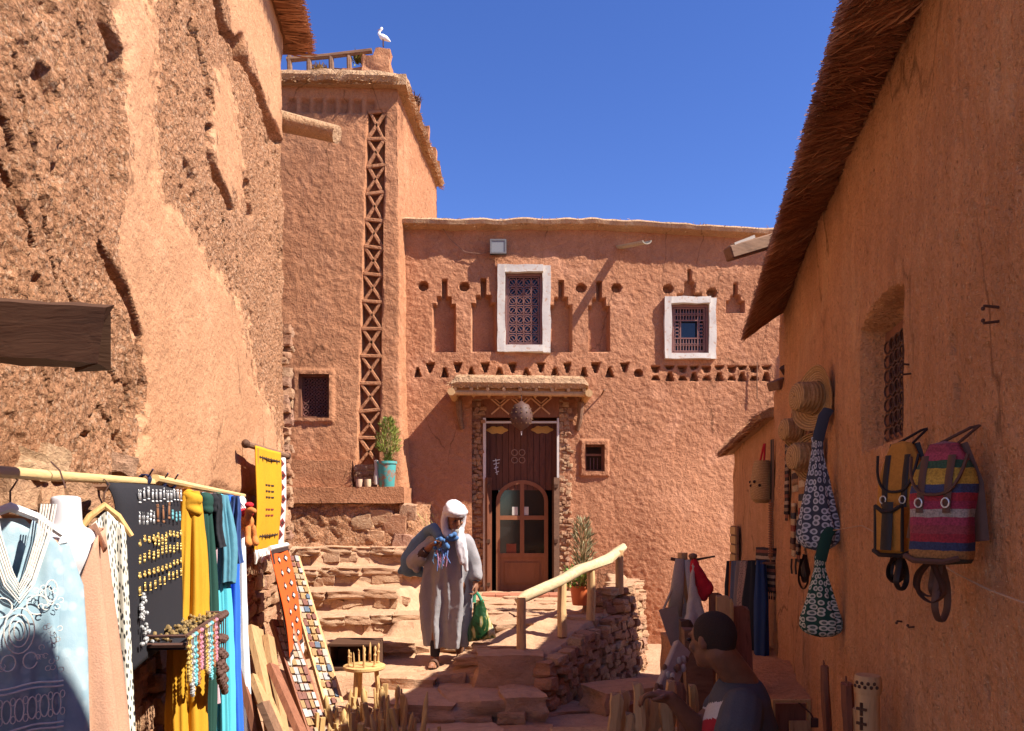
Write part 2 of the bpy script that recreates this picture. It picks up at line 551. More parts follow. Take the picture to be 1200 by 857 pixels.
M_IRON = plain("rusty_iron", (0.10, 0.048, 0.035), 0.6, 40, 0.5, 0.3)
M_GRILL = plain("painted_grille", (0.23, 0.10, 0.08), 0.55, 40, 0.5, 0.2)
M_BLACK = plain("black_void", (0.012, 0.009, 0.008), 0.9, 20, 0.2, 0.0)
M_STRAW = None
def straw_mat(name, c0, c1):
    m = NT(name); r = m.n("ShaderNodeNewGeometry").outputs["Random Per Island"]
    v = m.coord(); n = m.noise(v, 5, 3)
    c = m.mix(r, c0, c1); c = m.mix(m.ramp(n, [(0.35, 0.5), (0.65, 0)]), c, tuple(x*0.5 for x in c0))
    m.color(c); m.rough(0.8); return m.m
M_THATCH = straw_mat("reed_thatch", (0.30, 0.125, 0.06), (0.66, 0.34, 0.175))
M_THATCHL = straw_mat("straw_mud_edge", (0.42, 0.22, 0.11), (0.66, 0.42, 0.22))
M_THCORE = adobe("thatch_core", (0.22, 0.10, 0.05), (0.30, 0.145, 0.075), straw=0.4, grain=50, bump=0.8)
M_CAP = adobe("straw_mud_cap", (0.50, 0.29, 0.16), (0.6, 0.38, 0.22), straw=0.9, grain=55, bump=0.9, bdist=0.02)
# ================================================================== STRUCTURE
def wall_path(path, zs, disp, batter=0.0, sign=1, z0=0.0):
    path = np.asarray(path, float)
    d = np.gradient(path, axis=0); d /= np.linalg.norm(d, axis=1)[:, None]
    nrm = np.stack([d[:, 1], -d[:, 0]], 1) * sign
    s = np.concatenate([[0], np.cumsum(np.linalg.norm(np.diff(path, axis=0), axis=1))])
    S, Z = np.meshgrid(s, zs)
    X = np.broadcast_to(path[:, 0], S.shape); Y = np.broadcast_to(path[:, 1], S.shape)
    D = disp(S, Z, X, Y) - batter * (Z - z0)
    return np.stack([X + nrm[:, 0]*D, Y + nrm[:, 1]*D, Z], -1), S, Z

def polyline(pts, step, smooth=0):
    pts = [np.array(p, float) for p in pts]; out = []
    for a, b in zip(pts[:-1], pts[1:]):
        n = max(1, int(np.linalg.norm(b-a)/step))
        for i in range(n): out.append(a + (b-a)*i/n)
    out.append(pts[-1]); out = np.array(out)
    for _ in range(smooth):
        out[1:-1] = (out[:-2] + 2*out[1:-1] + out[2:]) / 4
    return out

# ---------------------------------------------------------------- ground
def ground_z(x, y):
    z = -0.035 * np.clip(y - 1, 0, 7)
    z = np.where(y < 1, 0, z)
    return z
def axis(lo, hi, mid0, mid1, n):
    a = np.linspace(mid0, mid1, n)
    l = mid0 - np.geomspace(0.3, mid0 - lo, 24)[::-1]; r = mid1 + np.geomspace(0.3, hi - mid1, 24)
    return np.concatenate([l, a, r])
gx = axis(-400, 400, -4, 5, 150); gy = axis(-400, 400, -1, 12, 220)
GX, GY = np.meshgrid(gx, gy)
GZ = ground_z(GX, GY) + 0.025*fbm(GX*1.5, GY*1.5, oct=4, seed=3) * (np.abs(GX) < 6) + 0.01*fbm(GX*9, GY*9, oct=3, seed=5)
go = grid("ground", np.stack([GX, GY, GZ], -1), M_GROUND); go["kind"] = "structure"

# ---------------------------------------------------------------- stone pieces
def stone_mesh(seed, name="stone", box=0.55, n=3, rough=0.13):
    """rounded rubble block of unit size, 54 quads"""
    bm = bmesh.new()
    bmesh.ops.create_cube(bm, size=2.0)
    bmesh.ops.subdivide_edges(bm, edges=bm.edges[:], cuts=n-1, use_grid_fill=True)
    for v in bm.verts:
        c = v.co.copy(); sph = c.normalized()
        cube = Vector((max(-1, min(1, c.x)), max(-1, min(1, c.y)), max(-1, min(1, c.z))))
        p = cube.lerp(sph * 1.15, 1 - box) * 0.5
        k = mnoise.noise(p*2.2 + Vector((seed*3.1, seed*1.7, 0))) ; k2 = mnoise.noise(p*5 + Vector((seed, 9, seed*2)))
        v.co = p * (1 + rough*1.6*k + rough*0.7*k2)
    me = bpy.data.meshes.new(name); bm.to_mesh(me); bm.free()
    me.polygons.foreach_set("use_smooth", [True]*len(me.polygons)); me.set_sharp_from_angle(angle=math.radians(24))
    me.materials.append(M_STONE)
    return me
STONES = [stone_mesh(i*1.37+0.5, box=0.72, n=4, rough=0.17) for i in range(12)]
SLABS = [stone_mesh(i*2.11+5, "step_stone", box=0.9, n=6, rough=0.12) for i in range(8)]
for s_ in SLABS:
    s_.materials.clear(); s_.materials.append(M_STEP)

def stone_wall(parent, A, B, zlo, zhi, out, h=(0.07, 0.13), w=(0.09, 0.2), depth=0.14, gap=0.008, skip=None, meshes=STONES, name="stone", seed=1, jit=0.02, mat=None):
    """rubble courses from A to B (xy); zlo/zhi functions of t"""
    rnd = random.Random(seed)
    A = Vector((A[0], A[1], 0)); B = Vector((B[0], B[1], 0)); L = (B-A).length; d = (B-A)/L
    n = Vector((out[0], out[1], 0)).normalized(); ang = math.atan2(d.y, d.x)
    zmin = min(zlo(t/10) for t in range(11)); zmax = max(zhi(t/10) for t in range(11))
    z = zmin; cnt = 0
    while z < zmax:
        hh = rnd.uniform(*h); s = -rnd.uniform(0, w[0])
        while s < L:
            ww = rnd.uniform(*w); t = max(0, min(1, (s+ww/2)/L))
            zz = z + rnd.uniform(-jit, jit); h2 = hh*rnd.uniform(0.85, 1.12)
            if zz + h2*0.4 > zlo(t) - 0.02 and zz + h2*0.75 < zhi(t) and 0 <= s+ww/2 <= L:
                c = A + d*(s+ww/2) + n*(rnd.uniform(-0.022, 0.022)); c.z = zz + h2/2
                if not (skip and skip(c)):
                    copy_piece(rnd.choice(meshes), parent, c, (rnd.uniform(-.12, .12), rnd.uniform(-.22, .22), ang + rnd.choice((0, math.pi)) + rnd.uniform(-.08, .08)),
                               ((ww-gap)*1.08, depth*rnd.uniform(0.85, 1.2), (h2-gap)*1.1), name=name)
                    cnt += 1
            s += ww
        z += hh
    return cnt

# ---------------------------------------------------------------- thatch strands
def strands(name, mat, parent, gen, n, seed=0):
    """n thin straws, each a 3-sided sliver; gen(rng)->(a,b,r)"""
    rng = random.Random(seed); V = []; F = []
    for i in range(n):
        a, b, r = gen(rng)
        a = Vector(a); b = Vector(b); t = (b-a).normalized(); u = t.orthogonal().normalized(); w = t.cross(u)
        k = len(V); m_ = (a+b)/2 + Vector((rng.gauss(0, .006), rng.gauss(0, .006), rng.gauss(0, .006)))
        for p, rr in ((a, r), (m_, r), (b, r*0.5)):
            for q in range(3):
                an = q*2.0944
                V.append(p + (u*math.cos(an) + w*math.sin(an))*rr)
        for j in (0, 3):
            for q in range(3):
                q2 = (q+1) % 3
                F.append((k+j+q, k+j+q2, k+j+3+q2, k+j+3+q))
        F.append((k+6, k+7, k+8))
    mb = MB(); mb.v = V; mb.f = F
    o = mb.build(name, mat, parent, smooth=False)
    o["kind"] = "stuff"
    return o

# ================================================================ FACADE HOUSE
def FY(x): return 10.6 + 0.075*(x + 1.5)
def FX(px):
    k = (px-600)/FPX
    return k*10.7125/(1 - 0.075*k)
def FP(px, py, off=0.0):
    x = FX(px); y = FY(x)
    return Vector((x, y - off, EYE + (600-py)/FPX*y))
def FZ(px, py): return FP(px, py).z

house = thing("mud_house", "two-storey red mud house with a carved facade, white-framed windows and a canopied doorway", "house", (1.5, 11.2, 0))
fx = np.arange(-1.95, 4.9, 0.0145); fz = np.arange(-0.6, FZ(600, 266), 0.0145)
holes = []   # (x0,x1,z0,z1) real openings
niches = []  # (poly, depth)
def frect(px0, px1, py0, py1):
    a = FP(px0, py1); b = FP(px1, py0); return (a.x, b.x, a.z, b.z)
DOOR = (FX(553), FX(668), FZ(610, 712), FZ(610, 468))
W1 = frect(590, 637, 318, 407); W2 = frect(784, 832, 355, 416); W3 = frect(685, 708, 521, 553)
holes += [DOOR, W1, W2, W3]
def npoly(pts, depth): niches.append(([(FP(a, b).x, FP(a, b).z) for a, b in pts], depth))
for c, w, yt in ((520.5, 13, 348), (566.5, 13.5, 347), (657.5, 12, 349), (702, 12, 350)):
    y0 = 412
    npoly([(c-w, y0), (c+w, y0), (c+w, yt+9), (c+w*0.62, yt+9), (c+w*0.62, yt), (c+w*0.2, yt), (c+w*0.2, yt-20), (c-w*0.2, yt-20), (c-w*0.2, yt), (c-w*0.62, yt), (c-w*0.62, yt+9), (c-w, yt+9)], 0.13)
for c, yb, w in ((808, 350, 14), (862, 366, 10)):
    npoly([(c-w, yb), (c+w, yb), (c+w, yb-6 if c < 820 else yb-13), (c+6, yb-6 if c < 820 else yb-13), (c+5, yb-19), (c+2, yb-21), (c+1.5, yb-34), (c-1.5, yb-34), (c-2, yb-21), (c-5, yb-19), (c-6, yb-6 if c < 820 else yb-13), (c-w, yb-6 if c < 820 else yb-13)], 0.11)
def circ(cx, cy, r, depth=0.14, n=14): npoly([(cx + r*math.cos(2*math.pi*i/n), cy + r*0.9*math.sin(2*math.pi*i/n)) for i in range(n)], depth)
for cx, cy in ((496, 335.5), (544, 336), (681, 337.5), (722.5, 337.5), (783, 338.5), (834.5, 343)): circ(cx, cy, 5.6)
for x in (489.5, 521, 552, 585, 617, 650, 684, 714): npoly([(x-4.3-.5*math.sin(x), 441.5), (x+4.3+.6*math.sin(x*2), 441.5), (x+1+.5*math.sin(x*3), 431.5+math.sin(x)), (x-1, 431.5)], 0.15)
for x in (504, 536, 569, 601, 634, 665, 698, 732.5): npoly([(x-4.6-.6*math.sin(x*2), 426), (x+4.5+.6*math.sin(x), 425.5), (x+1.1, 436.5+math.sin(x*3)), (x-1.1, 436.5)], 0.15)
circ(748, 437.5, 4.6)
dx0 = [768, 784.7, 799.6, 813.5, 828, 843, 857.6, 870, 884, 898.4]
for i, x in enumerate(dx0):
    if i % 2 == 0:
        npoly([(x-5, 429.5), (x+5, 429.8), (x+2.6, 436.5), (x-2.2, 436)], 0.13); npoly([(x-4.4, 445.5), (x+4.6, 445.5), (x+2.2, 441), (x-2.2, 441.3)], 0.12)
    else:
        npoly([(x-5, 429.3), (x+5, 429), (x+2.8, 432.6), (x-2.5, 433)], 0.12); npoly([(x-4.3, 446), (x+4.4, 446.3), (x+1.5, 437), (x-1.5, 437)], 0.14)
def fdisp(S, Z, X, Y):
    d = 0.022*fbm(X*0.8, Z*0.8, oct=2, seed=21) + 0.005*fbm(X*7, Z*7, oct=2, seed=22) + 0.0085*fbm(X*19, Z*19, oct=2, seed=23, gain=.9)
    # swelling foot of the wall to the right of the terrace
    d = d + 0.22*sstep(1.35, 2.3, X)*sstep(2.6, 0.3, Z)
    for poly, dep in niches:
        pa = np.array(poly); lo = pa.min(0)-0.04; hi = pa.max(0)+0.04
        i0, i1 = np.searchsorted(fx, [lo[0], hi[0]]); j0, j1 = np.searchsorted(fz, [lo[1], hi[1]])
        w = (slice(j0, j1), slice(i0, i1))
        sd = poly_sdf(X[w], Z[w], pa)
        t = np.clip(0.5 - sd/0.016, 0, 1)
        d[w] = d[w]*(1-0.6*t) - dep*t
    # raised mud lip round the small window
    x0, x1, z0, z1 = W3
    sd = np.maximum(np.maximum(x0-X, X-x1), np.maximum(z0-Z, Z-z1))
    d = d + 0.035*sstep(0.075, 0.05, sd)*(sd > -0.02)
    return d
FPTS, FS, FZZ = wall_path(np.stack([fx, FY(fx)], 1), fz, fdisp)
cx = (fx[:-1]+fx[1:])/2; cz = (fz[:-1]+fz[1:])/2
CX, CZ = np.meshgrid(cx, cz); msk = np.ones(CX.shape, bool)
for x0, x1, z0, z1 in holes: msk &= ~((CX > x0) & (CX < x1) & (CZ > z0) & (CZ < z1))
grid("wall", FPTS, M_FACADE, house, mask=msk, sharp=55)

def reveal(x0, x1, z0, z1, depth, mat, parent, back=M_BLACK, front=-0.0, name="reveal"):
    """tunnel lining of an opening in the facade, with a dark back"""
    mb = MB(); t = 0.05
    def pt(x, z, o): return Vector((x, FY(x) + o, z))
    def slab(xa, xb, za, zb):
        vs = [pt(x, z, o) for o in (front+0.02, depth) for x, z in ((xa, za), (xb, za), (xb, zb), (xa, zb))]
        mb.add(vs, [(0, 1, 2, 3), (7, 6, 5, 4), (0, 4, 5, 1), (1, 5, 6, 2), (2, 6, 7, 3), (3, 7, 4, 0)])
    slab(x0-t, x0, z0-t, z1+t); slab(x1, x1+t, z0-t, z1+t); slab(x0, x1, z1, z1+t); slab(x0, x1, z0-t, z0)
    mb.build(name, mat, parent, smooth=False)
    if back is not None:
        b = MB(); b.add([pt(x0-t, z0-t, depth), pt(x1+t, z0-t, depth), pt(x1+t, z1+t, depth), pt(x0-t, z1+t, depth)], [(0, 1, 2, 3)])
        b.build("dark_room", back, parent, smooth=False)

def rough_box(c, size, seed=0, amp=0.012, seg=6):
    mb = MB(); bm = bmesh.new(); bmesh.ops.create_cube(bm, size=1)
    bmesh.ops.subdivide_edges(bm, edges=bm.edges[:], cuts=seg-1, use_grid_fill=True)
    for v in bm.verts:
        p = Vector((v.co.x*size[0], v.co.y*size[1], v.co.z*size[2]))
        q = Vector(c)+p
        k = Vector((mnoise.noise(q*6+Vector((seed, 0, 0))), mnoise.noise(q*6+Vector((0, seed, 5))), mnoise.noise(q*6+Vector((9, 0, seed)))))
        v.co = q + k*amp
    bm.verts.ensure_lookup_table()
    mb.add([v.co for v in bm.verts], [[v.index for v in f.verts] for f in bm.faces]); bm.free()
    return mb

def facade_window(px0, px1, py0, py1, ox0, ox1, oy0, oy1, kind):
    """white surround (outer px box) round an opening with an ornate grille"""
    x0, x1, z0, z1 = frect(px0, px1, py0, py1); a0, a1, b0, b1 = frect(ox0, ox1, oy0, oy1)
    w = rough_box(((x0+a0)/2, FY(x0)-0.02, (z0+z1)/2), (a0-x0, 0.09, z1-z0), 1, 0.014, 8)
    w2 = rough_box(((x1+a1)/2, FY(x1)-0.02, (z0+z1)/2), (x1-a1, 0.09, z1-z0), 2, 0.014, 8)
    w3 = rough_box(((a0+a1)/2, FY(a0)-0.022, (z1+b1)/2), (a1-a0+0.02, 0.085, z1-b1), 3, 0.012, 6)
    w4 = rough_box(((a0+a1)/2, FY(a0)-0.024, (z0+b0)/2), (a1-a0+0.02, 0.09, b0-z0), 4, 0.012, 6)
    win = MB(); yb = FY(a0)+0.06
    # frame of the sash
    for q in ((a0, b0, a0+0.035, b1), (a1-0.035, b0, a1, b1)): win.box(((q[0]+q[2])/2, yb, (q[1]+q[3])/2), (0.035, 0.05, b1-b0))
    for zz in (b0+0.018, b1-0.018): win.box(((a0+a1)/2, yb, zz), (a1-a0-0.07, 0.046, 0.036))
    fr = win.build("window", M_GRILL, house, smooth=False)
    for mb_ in (w, w2, w3, w4): mb_.build("surround", M_WHITEP, fr)
    gl = MB(); gl.box(((a0+a1)/2, yb+0.05, (b0+b1)/2), (a1-a0-0.06, 0.01, b1-b0-0.06)); gl.build("pane", M_GLASS, fr, smooth=False)
    g = MB(); yy = yb-0.01
    ia0, ia1, ib0, ib1 = a0+0.05, a1-0.05, b0+0.05, b1-0.05
    if kind == 'full':
        nx, nz = 4, 7
        cw = (ia1-ia0)/nx; ch = (ib1-ib0)/nz
        for i in range(nx+1): g.box((ia0+i*cw, yy, (ib0+ib1)/2), (0.012, 0.02, ib1-ib0))
        for j in range(nz+1): g.box(((ia0+ia1)/2, yy-0.004, ib0+j*ch), (ia1-ia0, 0.012, 0.012))
        for i in range(nx):
            for j in range(nz):
                ring(g, (ia0+(i+.5)*cw, yy-0.006, ib0+(j+.5)*ch), min(cw, ch)*0.42, 0.006)
                if (i+j) % 2: g.bar((ia0+(i+.1)*cw, yy, ib0+(j+.1)*ch), (ia0+(i+.9)*cw, yy, ib0+(j+.9)*ch), 0.008, 0.008)
                else: g.bar((ia0+(i+.9)*cw, yy, ib0+(j+.1)*ch), (ia0+(i+.1)*cw, yy, ib0+(j+.9)*ch), 0.008, 0.008)
    else:
        W = ia1-ia0; H = ib1-ib0
        m0, m1 = ia0+W*0.22, ia0+W*0.78; n0, n1 = ib0+H*0.3, ib0+H*0.72
        for x in (ia0, m0, m1, ia1): g.box((x, yy, (ib0+ib1)/2), (0.016, 0.022, H))
        for z in (ib0, n0, n1, ib1): g.box(((ia0+ia1)/2, yy-0.003, z), (W, 0.016, 0.016))
        for k in range(11):
            x = ia0 + W*(k+.5)/11
            for zz0, zz1 in ((ib0, n0), (n1, ib1)): g.box((x, yy, (zz0+zz1)/2), (0.012, 0.014, zz1-zz0)); 
            ring(g, (x, yy-0.006, (ib0+n0)/2), 0.02, 0.005); ring(g, (x, yy-0.006, (n1+ib1)/2), 0.02, 0.005)
        for k in range(5):
            z = n0 + (n1-n0)*(k+.5)/5
            for xx in ((ia0+m0)/2, (m1+ia1)/2): ring(g, (xx, yy-0.006, z), 0.03, 0.006)
    g.build("grille", M_GRILL, fr, smooth=False)

def ring(mb, c, r, t, n=10, axis='y'):
    c = Vector(c); pts = []
    for k in range(n+1):
        a = 2*math.pi*k/n
        pts.append(c + (Vector((math.cos(a)*r, 0, math.sin(a)*r)) if axis == 'y' else Vector((0, math.cos(a)*r, math.sin(a)*r))))
    mb.tube(pts, t, 4, cap=False)

def glass():
    m = NT("dusty_glass"); m.color((0.012, 0.012, 0.012)).rough(0.08); m.b.inputs["Specular IOR Level"].default_value = 0.6
    return m.m
M_GLASS = glass()
for h_ in (W1, W2): reveal(*h_, 0.22, M_FACADE, house, None)
facade_window(583, 645, 313, 413, 592, 635.5, 321, 405.5, 'full')
facade_window(778, 838, 350, 421, 786, 830, 357.5, 415, 'mid')
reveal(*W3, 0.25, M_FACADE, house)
x0, x1, z0, z1 = W3
w = MB(); yw = FY(x0)+0.1
for q in (x0+0.015, x1-0.015): w.box((q, yw, (z0+z1)/2), (0.03, 0.04, z1-z0))
for q in (z0+0.015, z1-0.015, (z0+z1)/2+0.05): w.box(((x0+x1)/2, yw, q), (x1-x0-0.06, 0.036, 0.03))
w3o = w.build("window", M_REDW, house, smooth=False)
g = MB(); g.box(((x0+x1)/2, yw+0.03, (z0+z1)/2), (x1-x0-.02, 0.008, z1-z0-.02)); g.build("pane", M_GLASS, w3o, smooth=False)
g = MB()
for k in range(3): g.tube([((x0+x1)/2-0.05+k*0.05, yw-0.015, z0+0.04), ((x0+x1)/2-0.05+k*0.05, yw-0.015, z0+0.2)], 0.006, 5)
g.build("grille", M_GRILL, w3o)

# roof slab behind parapet and mud cap with straw edge
mb = MB()
xs_ = np.linspace(-1.6, 4.85, 130); rings = []
for x in xs_:
    z = FZ(600, 266) + 0.03*math.sin(x*1.3) + 0.02*mnoise.noise(Vector((x*3, 0, 0)))
    y = FY(x); o = 0.17 + 0.025*mnoise.noise(Vector((x*4, 3, 0)))
    t = 0.075 + 0.012*mnoise.noise(Vector((x*6, 7, 0)))
    rings.append([Vector((x, y-o, z-0.02)), Vector((x, y-o-0.02, z+t*0.4)), Vector((x, y-o+0.05, z+t)), Vector((x, y+0.25, z+t+0.03)), Vector((x, y+0.5, z+0.02)), Vector((x, y+0.45, z-0.05)), Vector((x, y+0.02, z-0.05))])
mb.loft(rings); cap = mb.build("roof_edge", M_CAP, house)
def gen(r):
    x = r.uniform(-1.55, 4.8); y = FY(x); z = FZ(600, 266) + 0.03*math.sin(x*1.3)
    a = Vector((x, y-0.1, z + r.uniform(-0.03, 0.07))); b = a + Vector((r.gauss(0, 0.03), -r.uniform(0.05, 0.085), r.gauss(-0.01, 0.015)))
    return a, b, r.uniform(0.003, 0.005)
strands("roof_straw", M_THATCHL, cap, gen, 700, 3)
mb = MB(); mb.box((1.6, 13.2, 5.0), (6.4, 4.4, 0.2)); mb.box((4.95, 12.4, 2.3), (0.25, 3.6, 5.4)); mb.build("roof", M_CAP, house, smooth=False)

# water spout, clay
mb = MB(); a = FP(727, 288, 0.0); b = FP(761, 302, 0.42); b = Vector((a.x+0.28, a.y-0.55, a.z-0.12))
rings = []
for t in np.linspace(-0.15, 1, 14):
    p = a.lerp(b, float(t)); r = 0.065
    rings.append([p + Vector((math.cos(an)*r, 0, math.sin(an)*r*0.8)) for an in np.linspace(math.pi, 2*math.pi, 9)] + [p + Vector((math.cos(an)*(r-0.016), 0, math.sin(an)*(r-0.016)*0.8)) for an in np.linspace(2*math.pi, math.pi, 9)])
mb.loft(rings); mb.build("water_spout", plain("grey_spout", (0.42, 0.36, 0.26), 0.7, 25, 0.6), house)
# scratches: wires on the wall
mb = MB(); pts = []
for (px, py) in ((514, 262), (528, 282), (545, 297), (563, 299), (575, 296)): pts.append(FP(px, py, 0.05))
mb.tube(pts, 0.006, 5); mb.build("wire", plain("brown_wire", (0.25, 0.13, 0.08)), house)
mb = MB(); mb.tube([FP(705, 463, 0.0), FP(705, 463, 0.0)+Vector((0.02, -0.16, 0.05))], 0.012, 6); mb.build("peg", M_BEAM, house)
mb = MB(); mb.tube([FP(886, 425, 0.05), FP(886, 468, 0.05)], 0.008, 5); mb.build("peg", M_BEAM, house)

# ------------------------------------------------ doorway
x0, x1, z0, z1 = DOOR
yd = FY((x0+x1)/2)
reveal(x0, x1, z0-0.1, z1, 0.55, M_FACADE, house, None, name="door_reveal")
# stone columns either side
stone_wall(house, (FX(553.5), yd+0.03), (FX(566), yd+0.03), lambda t: z0, lambda t: z1+0.05, (0, -1), h=(0.04, 0.075), w=(0.055, 0.1), depth=0.08, seed=4)
stone_wall(house, (FX(655), yd+0.05), (FX(668.5), yd+0.05), lambda t: z0, lambda t: z1+0.05, (0, -1), h=(0.04, 0.075), w=(0.055, 0.1), depth=0.08, seed=5)
mb = MB(); mb.box((FX(559.5), yd+0.13, (z0+z1)/2), (FX(566)-FX(553), 0.2, z1-z0)); mb.box((FX(662), yd+0.13, (z0+z1)/2), (FX(668)-FX(655.5), 0.2, z1-z0)); mb.build("mortar_core", M_FACADE, house, smooth=False)
# zigzag plaster panel over the door
zt0, zt1 = FZ(610, 489), FZ(610, 464)
mb = MB(); mb.box(((x0+x1)/2, yd+0.06, (zt0+zt1)/2), (FX(655)-FX(566), 0.1, zt1-zt0)); pan = mb.build("lintel_panel", M_REDW, house, smooth=False)
M_ZIG = plain("pale_zigzag_paint", (0.62, 0.36, 0.2), 0.85, 40, 0.3)
xa, xb = FX(574), FX(646); n = 3; cw = (xb-xa)/n
for k in range(n):
    for q in (0, 1):
        for s_ in (0, 1):
            m_ = MB(); off = 0.055*q
            xs0 = xa + k*cw; zc = (zt0+zt1)/2
            p0 = Vector((xs0+off if s_ == 0 else xs0+cw-off, yd-0.0, zt1-0.03)); p1 = Vector((xs0+cw-0.02 if s_ == 0 else xs0+0.02, yd-0.0, zt0+0.04+off*0.8))
            m_.bar(p0, p1, 0.02, 0.012, up=(0, 1, 0)) if q == 0 else m_.bar(p0, p0.lerp(p1, 0.45), 0.016, 0.012, up=(0, 1, 0))
            m_.build("zigzag_strip", M_ZIG, pan, smooth=False)
# frame with pale metal edge
fx0, fx1 = FX(566), FX(655)
zf = FZ(610, 490); fl = FZ(610, 697)
M_FRAMEP = plain("pale_door_trim", (0.62, 0.55, 0.5), 0.5, 30, 0.3)
mb = MB()
mb.box((fx0+0.02, yd+0.0, (zf+fl)/2), (0.04, 0.05, zf-fl)); mb.box((fx1-0.015, yd+0.02, (zf+fl)/2), (0.03, 0.05, zf-fl)); mb.box(((fx0+fx1)/2, yd+0.005, zf-0.06), (fx1-fx0-0.07, 0.045, 0.025))
mb.build("door_trim", M_FRAMEP, house, smooth=False)
# dark plank transom wall, each plank a piece
yt = yd+0.24; ztop = zf; zmid = FZ(610, 560)
npl = 12; pw = (fx1-fx0)/npl
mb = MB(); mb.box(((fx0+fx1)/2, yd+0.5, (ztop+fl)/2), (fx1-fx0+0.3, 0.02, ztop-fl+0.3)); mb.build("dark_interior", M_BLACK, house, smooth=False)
for k in range(npl):
    m_ = MB(); m_.box((fx0+(k+.5)*pw, yt+random.uniform(-.004, .004), (ztop+fl)/2 if k in (0, npl-1) else (ztop+FZ(610, 574))/2), (pw-0.006, 0.03, ztop-fl if k in (0, npl-1) else ztop-FZ(610, 574)))
    m_.build("plank", M_DOORD, house, smooth=False)
M_BRASS = plain("brass", (0.62, 0.33, 0.08), 0.45, 60, 0.4, 0.5, 0.5)
for c in (582, 636):
    p = FP(c, 502); p.y = yt-0.02; m_ = MB(); pts = []
    for i in range(28):
        a = 2*math.pi*i/28; r = 0.095*(0.72+0.28*abs(math.cos(a))**1.5+0.1*math.cos(6*a)); pts.append((r*1.55*math.cos(a), r*0.72*math.sin(a)))
    m_.extrude_poly(pts, p+Vector((0, 0.012, 0)), (1, 0, 0), (0, 0, 1), 0.018); m_.build("brass_ornament", M_BRASS, house, smooth=False)
m_ = MB()
for c in (603, 612):
    for zpy in (529, 538): q = FP(c, zpy); q.y = yt-0.022; ring(m_, q, 0.042, 0.008, 12)
m_.build("door_emblem", plain("dull_metal", (0.3, 0.17, 0.12), 0.5), house)
m_ = MB()
for (px, py, l) in ((577, 539, .1), (578, 543, .08), (578.5, 548, .06), (580, 553, .05)): q = FP(px, py); q.y = yt-0.02; m_.bar(q, q+Vector((l, 0, .02)), 0.012, 0.01); m_.bar(q+Vector((l*.4, 0, .03)), q+Vector((l*.5, 0, -.03)), 0.012, 0.01)
m_.build("chalk_mark", plain("white_chalk", (0.75, 0.72, 0.68), 0.8), house, smooth=False)

# glazed door leaf with arched top
door_y = yt - 0.01
A_ = FP(580.5, 697); B_ = FP(643, 562)
dl = MB(); X0, X1 = FX(581), FX(643); zb = fl+0.02; zk = FZ(610, 652); ztp = FZ(610, 562); zm = FZ(610, 607); xc = (X0+X1)/2
t = 0.05
dl.box(((X0+t/2), door_y, (zb+ztp)/2), (t, 0.05, ztp-zb-0.25)); 
dl = MB()
arch_c = ztp - 0.3
def arch(rx, rz, n=16): return [(xc + rx*math.cos(a), arch_c + rz*math.sin(a)) for a in np.linspace(0, math.pi, n)]
hw = (X1-X0)/2
outer = arch(hw, 0.3); inner = arch(hw-0.055, 0.245)
for i in range(len(outer)-1):
    vs = []
    for y_ in (door_y-0.025, door_y+0.025):
        vs += [Vector((outer[i][0], y_, outer[i][1])), Vector((outer[i+1][0], y_, outer[i+1][1])), Vector((inner[i+1][0], y_, inner[i+1][1])), Vector((inner[i][0], y_, inner[i][1]))]
    dl.add(vs, [(0, 1, 2, 3), (7, 6, 5, 4), (0, 4, 5, 1), (1, 5, 6, 2), (2, 6, 7, 3), (3, 7, 4, 0)])
for xx in (X0+0.0275, X1-0.0275): dl.box((xx, door_y, (zb+arch_c)/2), (0.055, 0.05, arch_c-zb))
dl.box((xc, door_y, (zk+ztp)/2), (0.06, 0.046, ztp-zk-0.02)); 
for zz, hh in ((zm, 0.06), (zk, 0.06), (zb+0.04, 0.08)): dl.box((xc, door_y+0.001, zz), (X1-X0-0.11, 0.044, hh))
dlo = dl.build("door", M_DOOR, house, smooth=False)
m_ = MB(); m_.box((xc, door_y+0.008, (zb+zk)/2), (X1-X0-0.11, 0.02, zk-zb)); m_.build("lower_panel", M_DOOR, dlo, smooth=False)
m_ = MB(); m_.box((xc, door_y-0.01, (zb+zk)/2+0.01), (X1-X0-0.24, 0.02, zk-zb-0.22)); m_.build("raised_panel", M_DOOR, dlo, smooth=False)
for sx in (-1, 1):
    for za, zz in ((zk, zm), (zm, ztp-0.1)):
        m_ = MB(); m_.box((xc+sx*hw*0.48, door_y+0.015, (za+zz)/2), (hw*0.86, 0.006, zz-za)); m_.build("pane", M_GLASS, dlo, smooth=False)
# things behind the glass: notices stuck on it
for px in (603.5, 616.5):
    q = FP(px, 599); m_ = MB(); m_.box((q.x, door_y-0.004, q.z), (0.08, 0.004, 0.12)); m_.build("paper_notice", plain("paper", (0.6, 0.55, 0.48), 0.7), dlo, smooth=False)
m_ = MB(); q = FP(600, 645); m_.box((q.x-0.01, door_y+0.006, q.z), (0.14, 0.006, 0.16)); m_.build("red_notice", plain("red_card", (0.22, 0.06, 0.03), 0.7), dlo, smooth=False)
